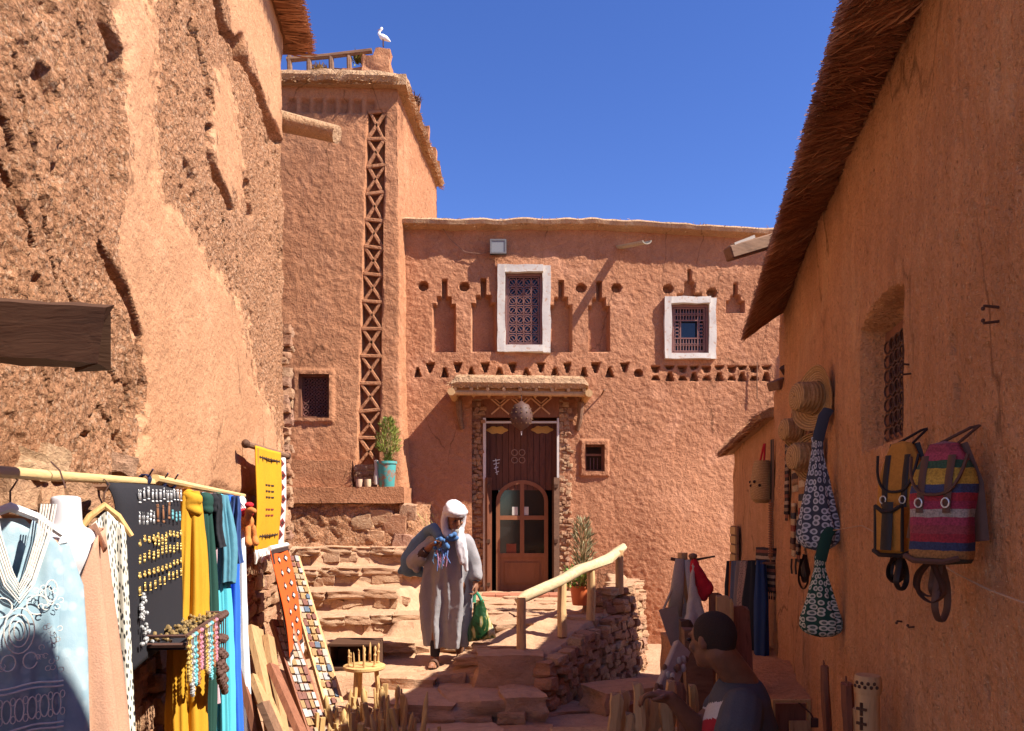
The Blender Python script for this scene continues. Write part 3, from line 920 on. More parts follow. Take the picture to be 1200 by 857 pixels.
# open outer leaves
for px0, px1, yo in ((568, 577, 0.12), (648, 654, 0.1)):
    m_ = MB(); a = FP(px0, 700); b = FP(px1, 560); hgt = FZ(610, 560)-fl
    for q in (0, 1):
        xx = (a.x*(1-q)+FX(px1)*q); 
    left = px0 < 600
    p0 = Vector((FX(px0), yd-0.01, fl)); p1 = Vector((FX(px1), yd-0.07 if left else yd-0.09, fl))
    m_.bar((p0+p1)/2+Vector((0, 0, 0.0)), (p0+p1)/2+Vector((0, 0, hgt)), 0.035, (p1-p0).length, up=(p1-p0).cross(Vector((0, 0, 1))))
    lf = m_.build("shutter_leaf", M_DOORD if left else M_DARKW, house, smooth=False)
    for zz in (0.15, 0.75, hgt-0.12):
        m_ = MB(); m_.box((p0+p1)/2+Vector((0, -0.0, zz)), (0.05, (p1-p0).length*1.02, 0.05)); m_.build("batten", M_DARKW, lf, smooth=False)

# canopy
can_z = FZ(610, 462); d_c = 0.61
mb = MB(); rings = []
cx0, cx1 = FX(531)+0.02, FX(686)-0.02
for i, x in enumerate(np.linspace(cx0, cx1, 60)):
    e = min(1, min(i, 59-i)/4 + 0.45); y = FY(x)
    w1 = 0.012*mnoise.noise(Vector((x*7, 1, 0))); w2 = 0.012*mnoise.noise(Vector((x*9, 5, 0)))
    tz = 0.17*e
    rings.append([Vector((x, y+0.05, can_z)), Vector((x, y-d_c+0.03+w2, can_z-0.01+w1)), Vector((x, y-d_c-0.03+w1, can_z+tz*0.3)), Vector((x, y-d_c-0.015+w2, can_z+tz*0.7)), Vector((x, y-d_c+0.07, can_z+tz*0.98+w1)), Vector((x, y-d_c*0.5, can_z+tz*1.12+w2)), Vector((x, y+0.05, can_z+tz*1.3))])
mb.loft(rings); canopy = mb.build("canopy", M_CAP, house)
def gen(r):
    x = r.uniform(cx0, cx1); y = FY(x)-d_c; a = Vector((x, y+0.03, can_z+r.uniform(-.01, .15))); return a, a+Vector((r.gauss(0, .05), -r.uniform(.03, .06), r.gauss(-.01, .02))), 0.003
strands("canopy_straw", M_THATCHL, canopy, gen, 350, 8)
for k in range(9):
    x = cx0+0.05+(cx1-cx0-0.1)*k/8; y = FY(x)
    m_ = MB(); m_.tube([(x, y-d_c+0.02, can_z-0.03), (x, y+0.02, can_z-0.03)], 0.026, 7); m_.build("joist", M_LOG, canopy)
m_ = MB(); m_.tube([(cx0-0.02, FY(cx0)-d_c+0.06, can_z-0.075), (cx1+0.02, FY(cx1)-d_c+0.06, can_z-0.075)], 0.035, 8); m_.build("front_beam", M_LOG, canopy)
for px in (533, 685):
    x = FX(px); y = FY(x)
    m_ = MB(); m_.tube([(x, y-d_c-0.03, can_z-0.075), (x, y+0.05, can_z-0.075)], 0.05, 10); m_.build("side_beam", M_LOG, canopy)
    m_ = MB(); s_ = 1 if px < 600 else -1
    m_.tube([(x+0.06*s_, y-0.1, can_z-0.12), (x+0.07*s_, y-0.09, can_z-0.32), (x+0.1*s_, y-0.02, can_z-0.5)], [0.045, 0.04, 0.03], 8); m_.build("bracket", M_BEAM, canopy)
# ================================================================ TOWER
tower = thing("mud_tower", "tall tapering mud tower with a lattice strip and roof railing behind the steps", "tower", (-2.3, 11.5, 1.9))
tp = polyline([(-3.9, 10.12), (-1.47, 10.2), (-1.24, 13.4), (-3.9, 13.6)], 0.02, 12)
seg_n = len(tp); tz = np.arange(-0.2, 7.36, 0.02)
TW = (P(350, 490, 10.18), P(386, 439, 10.18))
def lat_x(z):  # centre line of the lattice strip
    za, zb = P(0, 545, 10.2).z, P(0, 128, 10.2).z
    return np.interp(z, [za, zb], [P(431.5, 0, 10.2).x, P(440.5, 0, 10.2).x])
def lat_w(z): return np.interp(z, [2.2, 6.95], [0.135, 0.105])
LZ0, LZ1 = P(0, 547, 10.2).z, P(0, 128, 10.2).z
def tdisp(S, Z, X, Y):
    d = 0.025*fbm(S*0.8, Z*0.8, oct=2, seed=31) + 0.005*fbm(S*8, Z*7, oct=2, seed=32) + 0.009*fbm(S*15, Z*14, oct=2, seed=33, gain=.9)
    front = (Y < 10.5)
    sd = np.maximum(np.abs(X - lat_x(Z)) - lat_w(Z), np.maximum(LZ0-Z, Z-LZ1))
    t = np.clip(0.5 - sd/0.03, 0, 1)*front
    d = d*(1-t) - 0.13*t
    for k in range(7):
        cx_ = P(342+k*15.2, 0, 10.2).x; zc = P(0, 123, 10.2).z
        sd = np.maximum(np.abs(X-cx_)-0.052, np.abs(Z-zc)-0.085)
        t = np.clip(0.5-sd/0.03, 0, 1)*front
        d = d*(1-0.7*t) - 0.06*t
    x0, x1, z0, z1 = TW[0].x, TW[1].x, TW[0].z, TW[1].z
    sd = np.maximum(np.maximum(x0-X, X-x1), np.maximum(z0-Z, Z-z1))
    d = d + 0.03*sstep(0.08, 0.05, sd)*(sd > -0.03)*front
    # swelling foot
    d = d + 0.05*sstep(3.2, 1.8, Z)
    return d
TPTS, TS, TZZ = wall_path(tp, tz, tdisp, batter=0.012, z0=2.0)
cX = (np.broadcast_to(tp[:-1, 0], (len(tz)-1, seg_n-1))); cY = np.broadcast_to(tp[:-1, 1], cX.shape); cZ = np.broadcast_to(tz[:-1, None]+0.01, cX.shape)
msk = ~((cX > TW[0].x) & (cX < TW[1].x) & (cZ > TW[0].z) & (cZ < TW[1].z) & (cY < 10.5))
grid("wall", TPTS, M_TOWER, tower, mask=msk, sharp=60)
# lattice
n = 13; zs_ = np.linspace(LZ0+0.02, LZ1, n+1)
for i in range(n):
    za, zb = zs_[i], zs_[i+1]
    ya = 10.2+0.035+0.012*(za-2)
    def q(sx, z): return Vector((float(lat_x(z)) + sx*float(lat_w(z))*1.0, ya, z))
    for a, b in (((-1, za), (1, zb)), ((1, za), (-1, zb))):
        m_ = MB(); jx = Vector((random.uniform(-.012, .012), 0, random.uniform(-.02, .02))); m_.bar(q(*a)+jx, q(*b)-jx, random.uniform(.036, .05), 0.05, up=(0, 1, 0)); m_.build("lattice_bar", M_TOWER, tower, bevel=0.008)
    m_ = MB(); jz = Vector((0, 0, random.uniform(-.02, .02))); m_.bar(q(-1.15, zb)+jz, q(1.15, zb)-jz, 0.046, 0.062, up=(0, 1, 0)); m_.build("lattice_bar", M_TOWER, tower, bevel=0.008)
# window
x0, x1, z0, z1 = TW[0].x, TW[1].x, TW[0].z, TW[1].z
mb = MB(); yb = 10.2
for q_ in ((x0-0.02, x0+0.03), (x1-0.03, x1+0.02)): mb.box(((q_[0]+q_[1])/2, yb+0.1, (z0+z1)/2), (0.05, 0.2, z1-z0+.06))
for zz in (z0-0.0, z1+0.0): mb.box(((x0+x1)/2, yb+0.1, zz), (x1-x0-0.06, 0.19, 0.05))
tw = mb.build("window", M_REDW, tower, smooth=False)
mb = MB(); mb.box(((x0+x1)/2, yb+0.17, (z0+z1)/2), (x1-x0, 0.01, z1-z0)); mb.build("pane", M_GLASS, tw, smooth=False)
g = MB()
nx, nz = 4, 6
for i in range(nx):
    for j in range(nz):
        cx_ = x0+0.03+(x1-x0-0.06)*(i+.5)/nx; cz_ = z0+0.03+(z1-z0-0.06)*(j+.5)/nz; a_ = (x1-x0)/nx*0.5
        g.bar((cx_-a_, yb+0.06, cz_-a_), (cx_+a_, yb+0.06, cz_+a_), 0.01, 0.012); g.bar((cx_-a_, yb+0.065, cz_+a_), (cx_+a_, yb+0.065, cz_-a_), 0.01, 0.012); ring(g, (cx_, yb+0.055, cz_), a_*0.75, 0.006)
g.build("grille", M_GRILL, tw, smooth=False)
# cornice: thick straw layer following the top
TOPZ = 7.3
cp = polyline([(-3.9, 10.12), (-1.5, 10.2), (-1.3, 13.4)], 0.06, 6)
d_ = np.gradient(cp, axis=0); d_ /= np.linalg.norm(d_, axis=1)[:, None]; nn = np.stack([d_[:, 1], -d_[:, 0]], 1)
mb = MB(); rings = []
for p_, n_, i in zip(cp, nn, range(len(cp))):
    w1 = 0.02*mnoise.noise(Vector((p_[0]*4, p_[1]*4, 0))); w2 = 0.02*mnoise.noise(Vector((p_[0]*6, p_[1]*6, 3)))
    def at(o, z): return Vector((p_[0]+n_[0]*o, p_[1]+n_[1]*o, z))
    rings.append([at(-0.12, TOPZ-0.03), at(0.08+w1, TOPZ-0.03+w2), at(0.12+w2, TOPZ+0.03), at(0.09+w1, TOPZ+0.1+w1), at(-0.1, TOPZ+0.15+w2), at(-0.5, TOPZ+0.13)])
mb.loft(rings); corn = mb.build("roof_edge", M_CAP, tower)
def gen(r):
    i = r.randrange(len(cp)); p_ = cp[i]; n_ = nn[i]
    a = Vector((p_[0]+n_[0]*0.02, p_[1]+n_[1]*0.02, TOPZ+r.uniform(-.04, .09))); l = r.uniform(.08, .125)
    j = r.gauss(0, .04); return a, a+Vector((n_[0]*l+d_[i][0]*j, n_[1]*l+d_[i][1]*j, r.gauss(-.03, .02))), r.uniform(.004, .007)
strands("roof_straw", M_THATCHL, corn, gen, 900, 5)
mb = MB(); mb.box((-2.6, 11.8, TOPZ+0.02), (2.4, 3.3, 0.14)); mb.build("roof", M_CAP, tower, smooth=False)
# stepped merlon
m_ = rough_box(P(441, 80, 10.35)+Vector((0, 0.1, 0)), (0.38, 0.34, 0.26), 3, 0.05, 6); m_.build("merlon", M_TOWER, tower)
m_ = rough_box(P(448, 65, 10.35)+Vector((0, 0.1, 0.0)), (0.19, 0.2, 0.2), 4, 0.04, 5); m_.build("merlon", M_TOWER, tower)
m_ = rough_box(P(415, 88, 10.4)+Vector((0, 0.1, 0)), (0.3, 0.3, 0.16), 8, 0.03, 5); m_.build("merlon", M_TOWER, tower)
for k, (x_, y_) in enumerate(((-1.36, 12.0), (-1.32, 12.7), (-1.3, 13.2), (-1.42, 11.2))):
    m_ = rough_box((x_, y_, TOPZ+0.2), (0.14, 0.2, 0.16+0.05*(k % 2)), 8+k, 0.03, 4); m_.build("roof_stone", M_TOWER, tower)
# railing on the roof
rail = thing("roof_railing", "weathered wooden railing on top of the mud tower", "railing", P(385, 88, 10.4))
for px in (340, 363, 389, 410):
    a = P(px, 90, 10.4); b = P(px-1, 66, 10.4); m_ = MB(); m_.tube([a-Vector((0, 0, .06)), b], [0.04, 0.034], 7, lump=0.2); m_.build("post", M_BEAM, rail)
m_ = MB(); m_.tube([P(336, 70, 10.4), P(385, 66, 10.4), P(436, 60, 10.4)], 0.036, 7, lump=0.2); m_.build("rail", M_BEAM, rail)
m_ = MB(); m_.tube([P(336, 82, 10.4), P(360, 84, 10.4), P(389, 80, 10.4), P(412, 82, 10.4)], 0.008, 5); m_.build("wire", M_IRON, rail)
# little bushes of dry scrub on roof
def scrub(loc, r, n, mat, seed, name, label, h=1.0):
    rg = random.Random(seed); m_ = MB()
    for i in range(n):
        a = rg.uniform(0, 6.28); e = rg.uniform(0.2, 1.4); l = r*rg.uniform(.5, 1)
        d = Vector((math.cos(a)*math.cos(e), math.sin(a)*math.cos(e), math.sin(e)*h))
        b = Vector(loc)+Vector((rg.gauss(0, r*.3), rg.gauss(0, r*.3), 0)); w_ = d.cross(Vector((0, 0, 1))).normalized()*0.012
        m_.add([b-w_, b+w_, b+d*l*.6+w_*.8, b+d*l], [(0, 1, 2), (0, 2, 3)])
    o = m_.build(name, mat, None, smooth=False); tag(o, label, "plant"); return o
M_DRY = plain("dry_twig", (0.30, 0.2, 0.09), 0.9); 
scrub(P(375, 89, 10.45)+Vector((0, 0, .05)), 0.13, 160, M_DRY, 2, "dry_scrub", "dry brown scrub lying behind the roof railing")
scrub(P(420, 72, 10.5), 0.13, 120, plain("yellow_green_scrub", (0.22, 0.2, 0.05)), 4, "dry_scrub", "yellow-green tuft growing beside the roof merlon")
scrub(Vector((-1.42, 10.9, TOPZ+0.12)), 0.16, 90, M_IRON, 5, "dry_scrub", "dark twiggy scrub on the sunny roof corner of the tower")
# stork figure
st = thing("stork_figure", "white stork figure perched on the tower merlon", "statue", P(448, 50, 10.45))
M_STORK = plain("white_plaster", (0.82, 0.8, 0.78), 0.7, 30, 0.1)
b0 = P(449, 44, 10.45); mb = MB(); KS = .74; VV = Vector
mb.ball(b0, (0.063, 0.037, 0.041), 10, 7, Matrix.Rotation(0.5, 3, 'Y')); mb.chain([(b0+KS*VV((-.05, 0, .03)), .022), (b0+KS*VV((-.085, 0, .07)), .015), (b0+KS*VV((-.055, 0, .12)), .016), (b0+KS*VV((-.03, 0, .16)), .022)]); mb.chain([(b0+KS*VV((.05, 0, -.02)), .035), (b0+KS*VV((.13, 0, -.075)), .01)])
organic(mb, "body", M_STORK, st, 0.008, 3)
mb = MB(); mb.tube([b0+KS*VV((-.03, 0, .16)), b0+KS*VV((-.1, 0, .13))], [.01, .003], 6); mb.build("beak", plain("orange_beak", (.6, .25, .1)), st)
for dy in (-.02, .02):
    mb = MB(); mb.tube([b0+KS*VV((0, dy, -.03)), b0+KS*VV((0.0, dy, -.1)), b0+KS*VV((0.0, dy, -.17))], .008, 5); mb.build("leg", M_IRON, st)

# ================================================================ LEFT BUILDING
lb = thing("eroded_mud_building", "tall sunlit mud building with peeling eroded plaster along the alley", "building", (LX(5)-1, 5, 0))
yy_ = 1.3*np.exp(np.linspace(0, math.log(7.98/1.3), 500))
lp = np.stack([LX(yy_), yy_], 1)
lz = np.concatenate([np.arange(-0.4, 4.4, 0.0135), np.arange(4.4, 6.56, 0.02)])
SM_A = [(128, -60), (140, 50), (147, 95), (149, 160), (147, 235), (137, 290), (152, 345), (166, 420), (171, 480), (160, 545), (150, 640), (330, 640), (330, 530), (322, 490), (297, 440), (287, 372), (262, 332), (232, 284), (196, 232), (182, 200), (180, 150), (186, 60), (182, -60)]
SM_B = [(253, 82), (249, 130), (249, 172), (258, 206), (276, 243), (283, 235), (283, 180), (280, 128), (268, 90)]
SM_C = [(255, -60), (263, 5), (270, 45), (284, 52), (300, 92), (314, 128), (331, 168), (345, 175), (360, -60)]
CR = [[(128, -20), (131, 30), (139, 48), (143, 70), (148, 110), (149, 170), (145, 215)], [(122, 288), (128, 300), (150, 345), (163, 400), (169, 450), (166, 485)],
      [(250, 150), (251, 180), (262, 215), (275, 245)], [(262, 0), (269, 38), (285, 55), (288, 70)], [(287, 45), (300, 90), (314, 125), (331, 168)], [(294, 215), (300, 252)], [(12, 140), (22, 180), (28, 240), (42, 290)], [(5, 190), (18, 220), (34, 262)]]
def ldisp(S, Z, X, Y):
    px = 600 + FPX*X/Y; py = 600 - FPX*(Z-EYE)/Y; m = Y/FPX
    wob = 9*fbm(S*4, Z*4, oct=4, seed=41)
    sd = np.minimum(np.minimum(poly_sdf(px+wob, py, SM_A), poly_sdf(px+wob*.6, py, SM_B)), poly_sdf(px+wob*.6, py, SM_C))*m
    sd = sd + 0.05*fbm(S*11, Z*9, oct=3, seed=141); smooth = sstep(0.035, -0.035, sd)
    # rough, weathered core with pebbles and hollows
    f1, f2, cid = worley(S*13, Z*11+S*5, 51); g1, g2, gid = worley(S*30, Z*27+S*8, 52)
    rough = -0.014 + 0.04*fbm(S*1.7, Z*1.1, oct=3, seed=42) + 0.009*fbm(S*8+Z*2, Z*6, oct=4, seed=43) + 0.006*fbm(S*34, Z*26+S*9, oct=1, seed=143)
    rough = rough + 0.014*(cid > 0.86)*sstep(0.45, 0.12, f1) + 0.016*(gid-.35)*sstep(0.55, 0.15, g1)
    rid = 1-np.abs(fbm(S*3.2+Z*0.6, Z*1.9, oct=4, seed=44)); rough = rough - 0.05*sstep(0.955, 0.995, rid)*sstep(-.1, .3, fbm(S*1.2, Z*1.2, oct=2, seed=45))
    ver = 1-np.abs(fbm(S*3.4+.5*Z+.35*fbm(S*3, Z*3, oct=3, seed=152), Z*.55, oct=2, seed=151)); rough = rough - 0.07*sstep(0.965, 0.995, ver)*sstep(-.05, .25, fbm(S*1.5+3, Z*1.0, oct=2, seed=153))
    hol = fbm(S*2.3+4, Z*2.1, oct=4, seed=48); rough = rough - 0.05*sstep(0.5, 0.65, hol)
    plas = 0.012*fbm(S*2, Z*2, oct=3, seed=46) + 0.004*fbm(S*22, Z*20, oct=3, seed=47) + 0.012
    d = rough*(1-smooth) + plas*smooth
    # step where the plaster broke off: a dark groove on its left side
    for c in CR:
        best = np.full(px.shape, 1e9)
        for a, b in zip(c[:-1], c[1:]):
            ex, ey = b[0]-a[0], b[1]-a[1]; tt = np.clip(((px-a[0])*ex+(py-a[1])*ey)/(ex*ex+ey*ey), 0, 1)
            best = np.minimum(best, np.hypot(px+wob*.5-a[0]-ex*tt, py-a[1]-ey*tt))
        w_ = 2.6 + 2.2*fbm(S*5, Z*5, oct=2, seed=49)
        d = d - 0.12*sstep(w_+2.4, w_*.4, best)
    # stone footing zone below the pole
    foot = sstep(1.80, 1.66, Z + 0.06*fbm(S*3, Z*3, oct=2, seed=50))*sstep(2.2, 2.6, Y)
    d = d*(1-foot) + foot*(-0.06 + 0.03*fbm(S*9, Z*9, oct=3, seed=61))
    # ragged far end
    d = d - 0.10*sstep(7.72, 7.95, Y + 0.12*fbm(Z*4, S*0, oct=3, seed=62))
    return d
LPTS, LS, LZZ = wall_path(lp, lz, ldisp, batter=0.012, z0=1.6)
def left_mat():
    return M_LEFT
wl = grid("wall", LPTS, None, lb, sharp=None)
# plaster and eroded core: two materials by face
pxf = 600 + FPX*LPTS[..., 0]/LPTS[..., 1]; pyf = 600 - FPX*(LPTS[..., 2]-EYE)/LPTS[..., 1]
sdm = np.minimum(np.minimum(poly_sdf(pxf, pyf, SM_A), poly_sdf(pxf, pyf, SM_B)), poly_sdf(pxf, pyf, SM_C))
sdm = sdm + 8*fbm(LS*4, LZZ*4, oct=4, seed=41) + 12*fbm(LS*12, LZZ*10, oct=3, seed=141)
mi = ((sdm > 0) | (LZZ < 1.7))[:-1, :-1].astype(np.int32).reshape(-1)
wl.data.materials.append(M_LEFT); wl.data.materials.append(M_LEFTR)
wl.data.polygons.foreach_set("material_index", mi); wl.data.update()
# back and end of that building
mb = MB(); mb.add([(LX(7.95)-0.12, 7.96, -.4), (LX(7.95)-2.5, 8.2, -.4), (LX(7.95)-2.5, 8.2, 6.5), (LX(7.95)-0.14, 7.96, 6.5)], [(0, 1, 2, 3)])
mb.add([(LX(1.3)-3, 1.28, -.4), (LX(1.3)-0.05, 1.29, -.4), (LX(1.3)-.05, 1.29, 6.5), (LX(1.3)-3, 1.28, 6.5)], [(0, 1, 2, 3)])
mb.add([(LX(7.95)-.1, 8.0, 6.5), (LX(1.3)-.1, 1.3, 6.5), (LX(1.3)-3, 1.3, 6.5), (LX(7.95)-3, 8.2, 6.5)], [(0, 1, 2, 3)])
mb.build("back_wall", M_LEFT, lb, smooth=False)
# eave of reeds
mb = MB(); rings = []
for y in np.linspace(1.3, 8.1, 60):
    x = LX(y); o = 0.22+0.03*mnoise.noise(Vector((y*3, 0, 2))); rings.append([Vector((x-.15, y, 6.42)), Vector((x+o*.5, y, 6.42)), Vector((x+o, y, 6.48)), Vector((x+o-.03, y, 6.56)), Vector((x-.2, y, 6.66))])
mb.loft(rings); ev = mb.build("reed_eave", M_THCORE, lb)
def gen(r):
    y = r.uniform(1.4, 8.1); x = LX(y); a = Vector((x-.02, y, 6.44+r.uniform(-.03, .12))); return a, a+Vector((r.uniform(.2, .28), r.gauss(0, .03), r.gauss(-.01, .02))), r.uniform(.005, .009)
strands("reeds", M_THATCH, ev, gen, 3500, 9)
# ragged stones showing at the far edge and at the foot
stone_wall(lb, (LX(7.86)-0.06, 7.86), (LX(7.97)-0.05, 7.97), lambda t: 0.2, lambda t: 3.6, (1, 0), h=(0.06, 0.12), w=(0.07, 0.12), depth=0.14, seed=14)
nst = stone_wall(lb, (LX(2.5)-0.05, 2.5), (LX(7.8)-0.05, 7.8), lambda t: 0.0, lambda t: 1.70+0.05*math.sin(t*20), (1, 0), h=(0.08, 0.17), w=(0.1, 0.3), depth=0.12, seed=15, gap=0.012)
for (px, py, w_, h_) in ((48, 540, .2, .12), (25, 545, .14, .1), (135, 545, .14, .1), (70, 575, .2, .12)):
    q = PL(px, py, -0.03); copy_piece(random.choice(STONES), lb, q, (0.1, .2, math.pi/2), (w_, .16, h_), name="stone")

# dark beam projecting from the building near the viewer
a = Vector((LX(2.1)-0.25, 2.28, EYE+(600-378)/FPX*2.28)); b = P(134, 397, 2.2)
mb = MB(); rg = random.Random(3); rings = []
for i, t in enumerate(np.linspace(0, 1, 18)):
    p = a.lerp(b, float(t)); h = 0.168+0.010*mnoise.noise(Vector((t*6, 0, 0))); w_ = 0.13
    j = lambda s: 0.006*mnoise.noise(Vector((t*11, s, 1)))
    tilt = 0.025 if i == 17 else 0
    rings.append([p+Vector((0.012-tilt, -w_/2+j(1), -h/2+j(2))), p+Vector((-tilt*6, w_/2, -h/2+j(3))), p+Vector((-tilt*6, w_/2, h/2+j(4))), p+Vector((tilt*.6, -w_/2*.4, h/2+j(6)+.006)), p+Vector((tilt*.4, -w_/2+j(7), h/2-.012+j(8)))])
mb.loft(rings); mb.build("roof_beam", M_DARKW, lb, sharp=30)
# log sticking out high up near the tower
m_ = MB(); m_.tube([P(318, 139, 8.15), P(345, 146, 8.1), P(372, 152, 8.05), P(395, 158, 8.0)], [.11, .1, .095, .09], 12, lump=0.15); m_.build("roof_log", M_CAP, lb)

# ================================================================ RIGHT BUILDING
REND = 6.05
rb = thing("shaded_mud_building", "straw-flecked mud building in shade with a deep reed eave along the alley", "building", (RX(4)+1, 4, 0))
yy_ = 0.8*np.exp(np.linspace(0, math.log(REND/0.8), 430))
rp = np.concatenate([np.stack([RX(yy_), yy_], 1), np.array([(RX(REND)+0.015, REND+.055), (RX(REND)+0.06, REND+.095), (RX(REND)+.16, REND+.12), (RX(REND)+.4, REND+.14)])])
rz = np.arange(-0.4, 3.28, 0.0135)
WR = (2.50, 3.105, 1.857, 2.318)
def rdisp(S, Z, X, Y):
    d = 0.03*fbm(S*1.1, Z*1.0, oct=2, seed=71) + 0.010*fbm(S*9, Z*4, oct=4, seed=72) + 0.005*fbm(S*30, Z*13, oct=2, seed=73)
    f1, f2, cid = worley(S*12, Z*6, 74); d = d - 0.018*(cid > 0.9)*sstep(.25, .08, f1)
    y0, y1, z0, z1 = WR
    zt = z1 + 0.05*np.sin((Y-y0)/(y1-y0)*math.pi)
    sd = np.maximum(np.maximum(y0-Y, Y-y1), np.maximum(z0-Z, Z-zt)) + 0.012*fbm(S*8, Z*8, oct=2, seed=75)
    t = np.clip(0.5-sd/0.03, 0, 1)*(Y < 4)
    d = d*(1-t) - 0.125*t
    d = d + 0.05*sstep(REND-.4, REND-.2, Y)*sstep(2.65, 2.5, Z)*sstep(REND+.1, REND-.05, Y)
    return d
RPTS, RS_, RZZ = wall_path(rp, rz, rdisp, batter=0.0, sign=-1)
grid("wall", RPTS, M_RIGHT, rb, sharp=None)
mb = MB(); mb.add([(RX(.8)+2.4, .8, 3.25), (RX(.8), .8, 3.25), (RX(REND)+.05, REND+.08, 3.25), (RX(REND)+2.4, REND-.6, 3.25)], [(0, 1, 2, 3)])
mb.add([(RX(REND)+.2, REND+.14, -.4), (RX(REND)+2.4, REND-.6, -.4), (RX(REND)+2.4, REND-.6, 3.28), (RX(REND)+.2, REND+.14, 3.28)], [(0, 1, 2, 3)])
mb.build("back_wall", M_RIGHT, rb, smooth=False)
# higher storey of the same building beside and behind the viewer
def prism(m_, q, z0, z1): m_.add([(x, y, z0) for x, y in q]+[(x, y, z1) for x, y in q], [(3, 2, 1, 0), (4, 5, 6, 7), (0, 1, 5, 4), (1, 2, 6, 5), (2, 3, 7, 6), (3, 0, 4, 7)])
m_ = MB(); prism(m_, [(RX(-3)-.1, -3), (RX(1.5)-.12, 1.5), (RX(1.5)+2.2, 1.5), (RX(-3)+2.2, -3)], 3.2, 4.02)
prism(m_, [(RX(-3), -3), (RX(.82), .82), (RX(.82)+2, .82), (RX(-3)+2, -3)], -.4, 3.19); m_.build("upper_storey", M_RIGHT, rb, smooth=False)
# window grille in the recess
y0, y1, z0, z1 = WR; xo = 0.108
mb = MB()
for y_ in (y0+.03, y1-.04): mb.box((RX(y_)+xo, y_, (z0+z1)/2), (.04, .05, z1-z0))
for z_ in (z0+.025, z1-.025): mb.bar((RX(y0+.06)+xo, y0+.06, z_), (RX(y1-.07)+xo, y1-.07, z_), .04, .04)
rw = mb.build("window", M_REDW, rb, smooth=False)
g = MB()
for i in range(7):
    y_ = y0+.08+(y1-y0-.16)*i/6; g.tube([(RX(y_)+xo-.01, y_, z0), (RX(y_)+xo-.01, y_, z1)], .005, 5)
    for j in range(7): ring(g, (RX(y_)+xo-.013, y_+.037, z0+.05+j*.058), .024, .004, 10, 'x')
g.build("grille", M_IRON, rw)
# reed eave: core + strands
def eave_pt(y, t):  # t 0 at wall, 1 at lip
    y_ = y/RS
    sag = 0.10*math.exp(-((y_-6.0)/1.0)**2); wz = 3.62 + sag
    f = float(sstep(4.7, 5.9, y)); o = 0.245 + 0.06*f; drop = 0.06 + 0.16*f + 0.05*math.exp(-((y_-6.0)/1.0)**2)
    return Vector((RX(y) + 0.016 - o*t, y, EYE + (wz-EYE)*RS - drop*t))
YE0, YE1 = .9, 5.95
mb = MB(); rings = []
for y in np.linspace(YE0, YE1, 120):
    a = eave_pt(y, 0); b = eave_pt(y, 0.93); w1 = .016*mnoise.noise(Vector((y*6, 1, 1)))
    rings.append([a+Vector((.08, 0, 0.0)), a.lerp(b, .5)+Vector((0, 0, w1)), b, b+Vector((-.016, 0, .055)), a.lerp(b, .5)+Vector((0, 0, .15)), a+Vector((.08, 0, .2)), a+Vector((.4, 0, .23)), a+Vector((.4, 0, 0))])
mb.loft(rings); ev = mb.build("reed_eave", M_THCORE, rb)
def gen(r):
    lay = r.random(); bk = r.randrange(70); y = YE0+(YE1-YE0)*(bk+.5)/70+r.gauss(0, .022); bt_ = math.sin(bk*12.9898)*.055; bz_ = math.sin(bk*78.233)*.012
    t0 = r.uniform(-.05, .55); a = eave_pt(y, t0) + Vector((0, 0, -0.01 + r.gauss(0, .010)))
    tip = min(1.12, t0 + r.uniform(.3, .75)); b = eave_pt(y + bt_ + r.gauss(0, .03), tip) + Vector((0, 0, bz_-0.018 + r.gauss(0, .008)))
    if lay > .7:
        a = eave_pt(y, .45)+Vector((0, 0, r.uniform(0, .08))); b = eave_pt(y+r.gauss(0, .04), r.uniform(.97, 1.09+.03*math.sin(bk*3.7)))+Vector((0, 0, r.uniform(-.02, .05)))
    return a, b, r.uniform(.002, .0045)
strands("reeds", M_THATCH, ev, gen, 18000, 12)
a = P(948, 266, 6.25*RS); b = P(853, 298, 6.0*RS)
mb = MB(); mb.bar(a+Vector((.3, .04, .08)), b, .086, .08); mb.build("eave_beam", M_BEAM, rb, smooth=False, bevel=.008)
mb = MB(); mb.bar(b+Vector((.02, 0, .05)), b.lerp(a, .28)+Vector((0, 0, .05)), .07, .018); mb.build("pale_board", plain("sun_bleached_board", (.36, .30, .26), .8), rb, smooth=False)
m_ = MB(); q = P(915, 452, 7.55*RS); m_.bar(q+Vector((.2, .04, .1)), q+Vector((-.09, -.08, -.02)), .125, .07); m_.build("corner_timber", M_BEAM, rb, smooth=False, bevel=.008)
m_ = MB(); m_.tube([q+Vector((.05, -.05, .05)), q+Vector((-.016, -.09, .125))], .03, 7); m_.build("corner_timber", M_DARKW, rb)

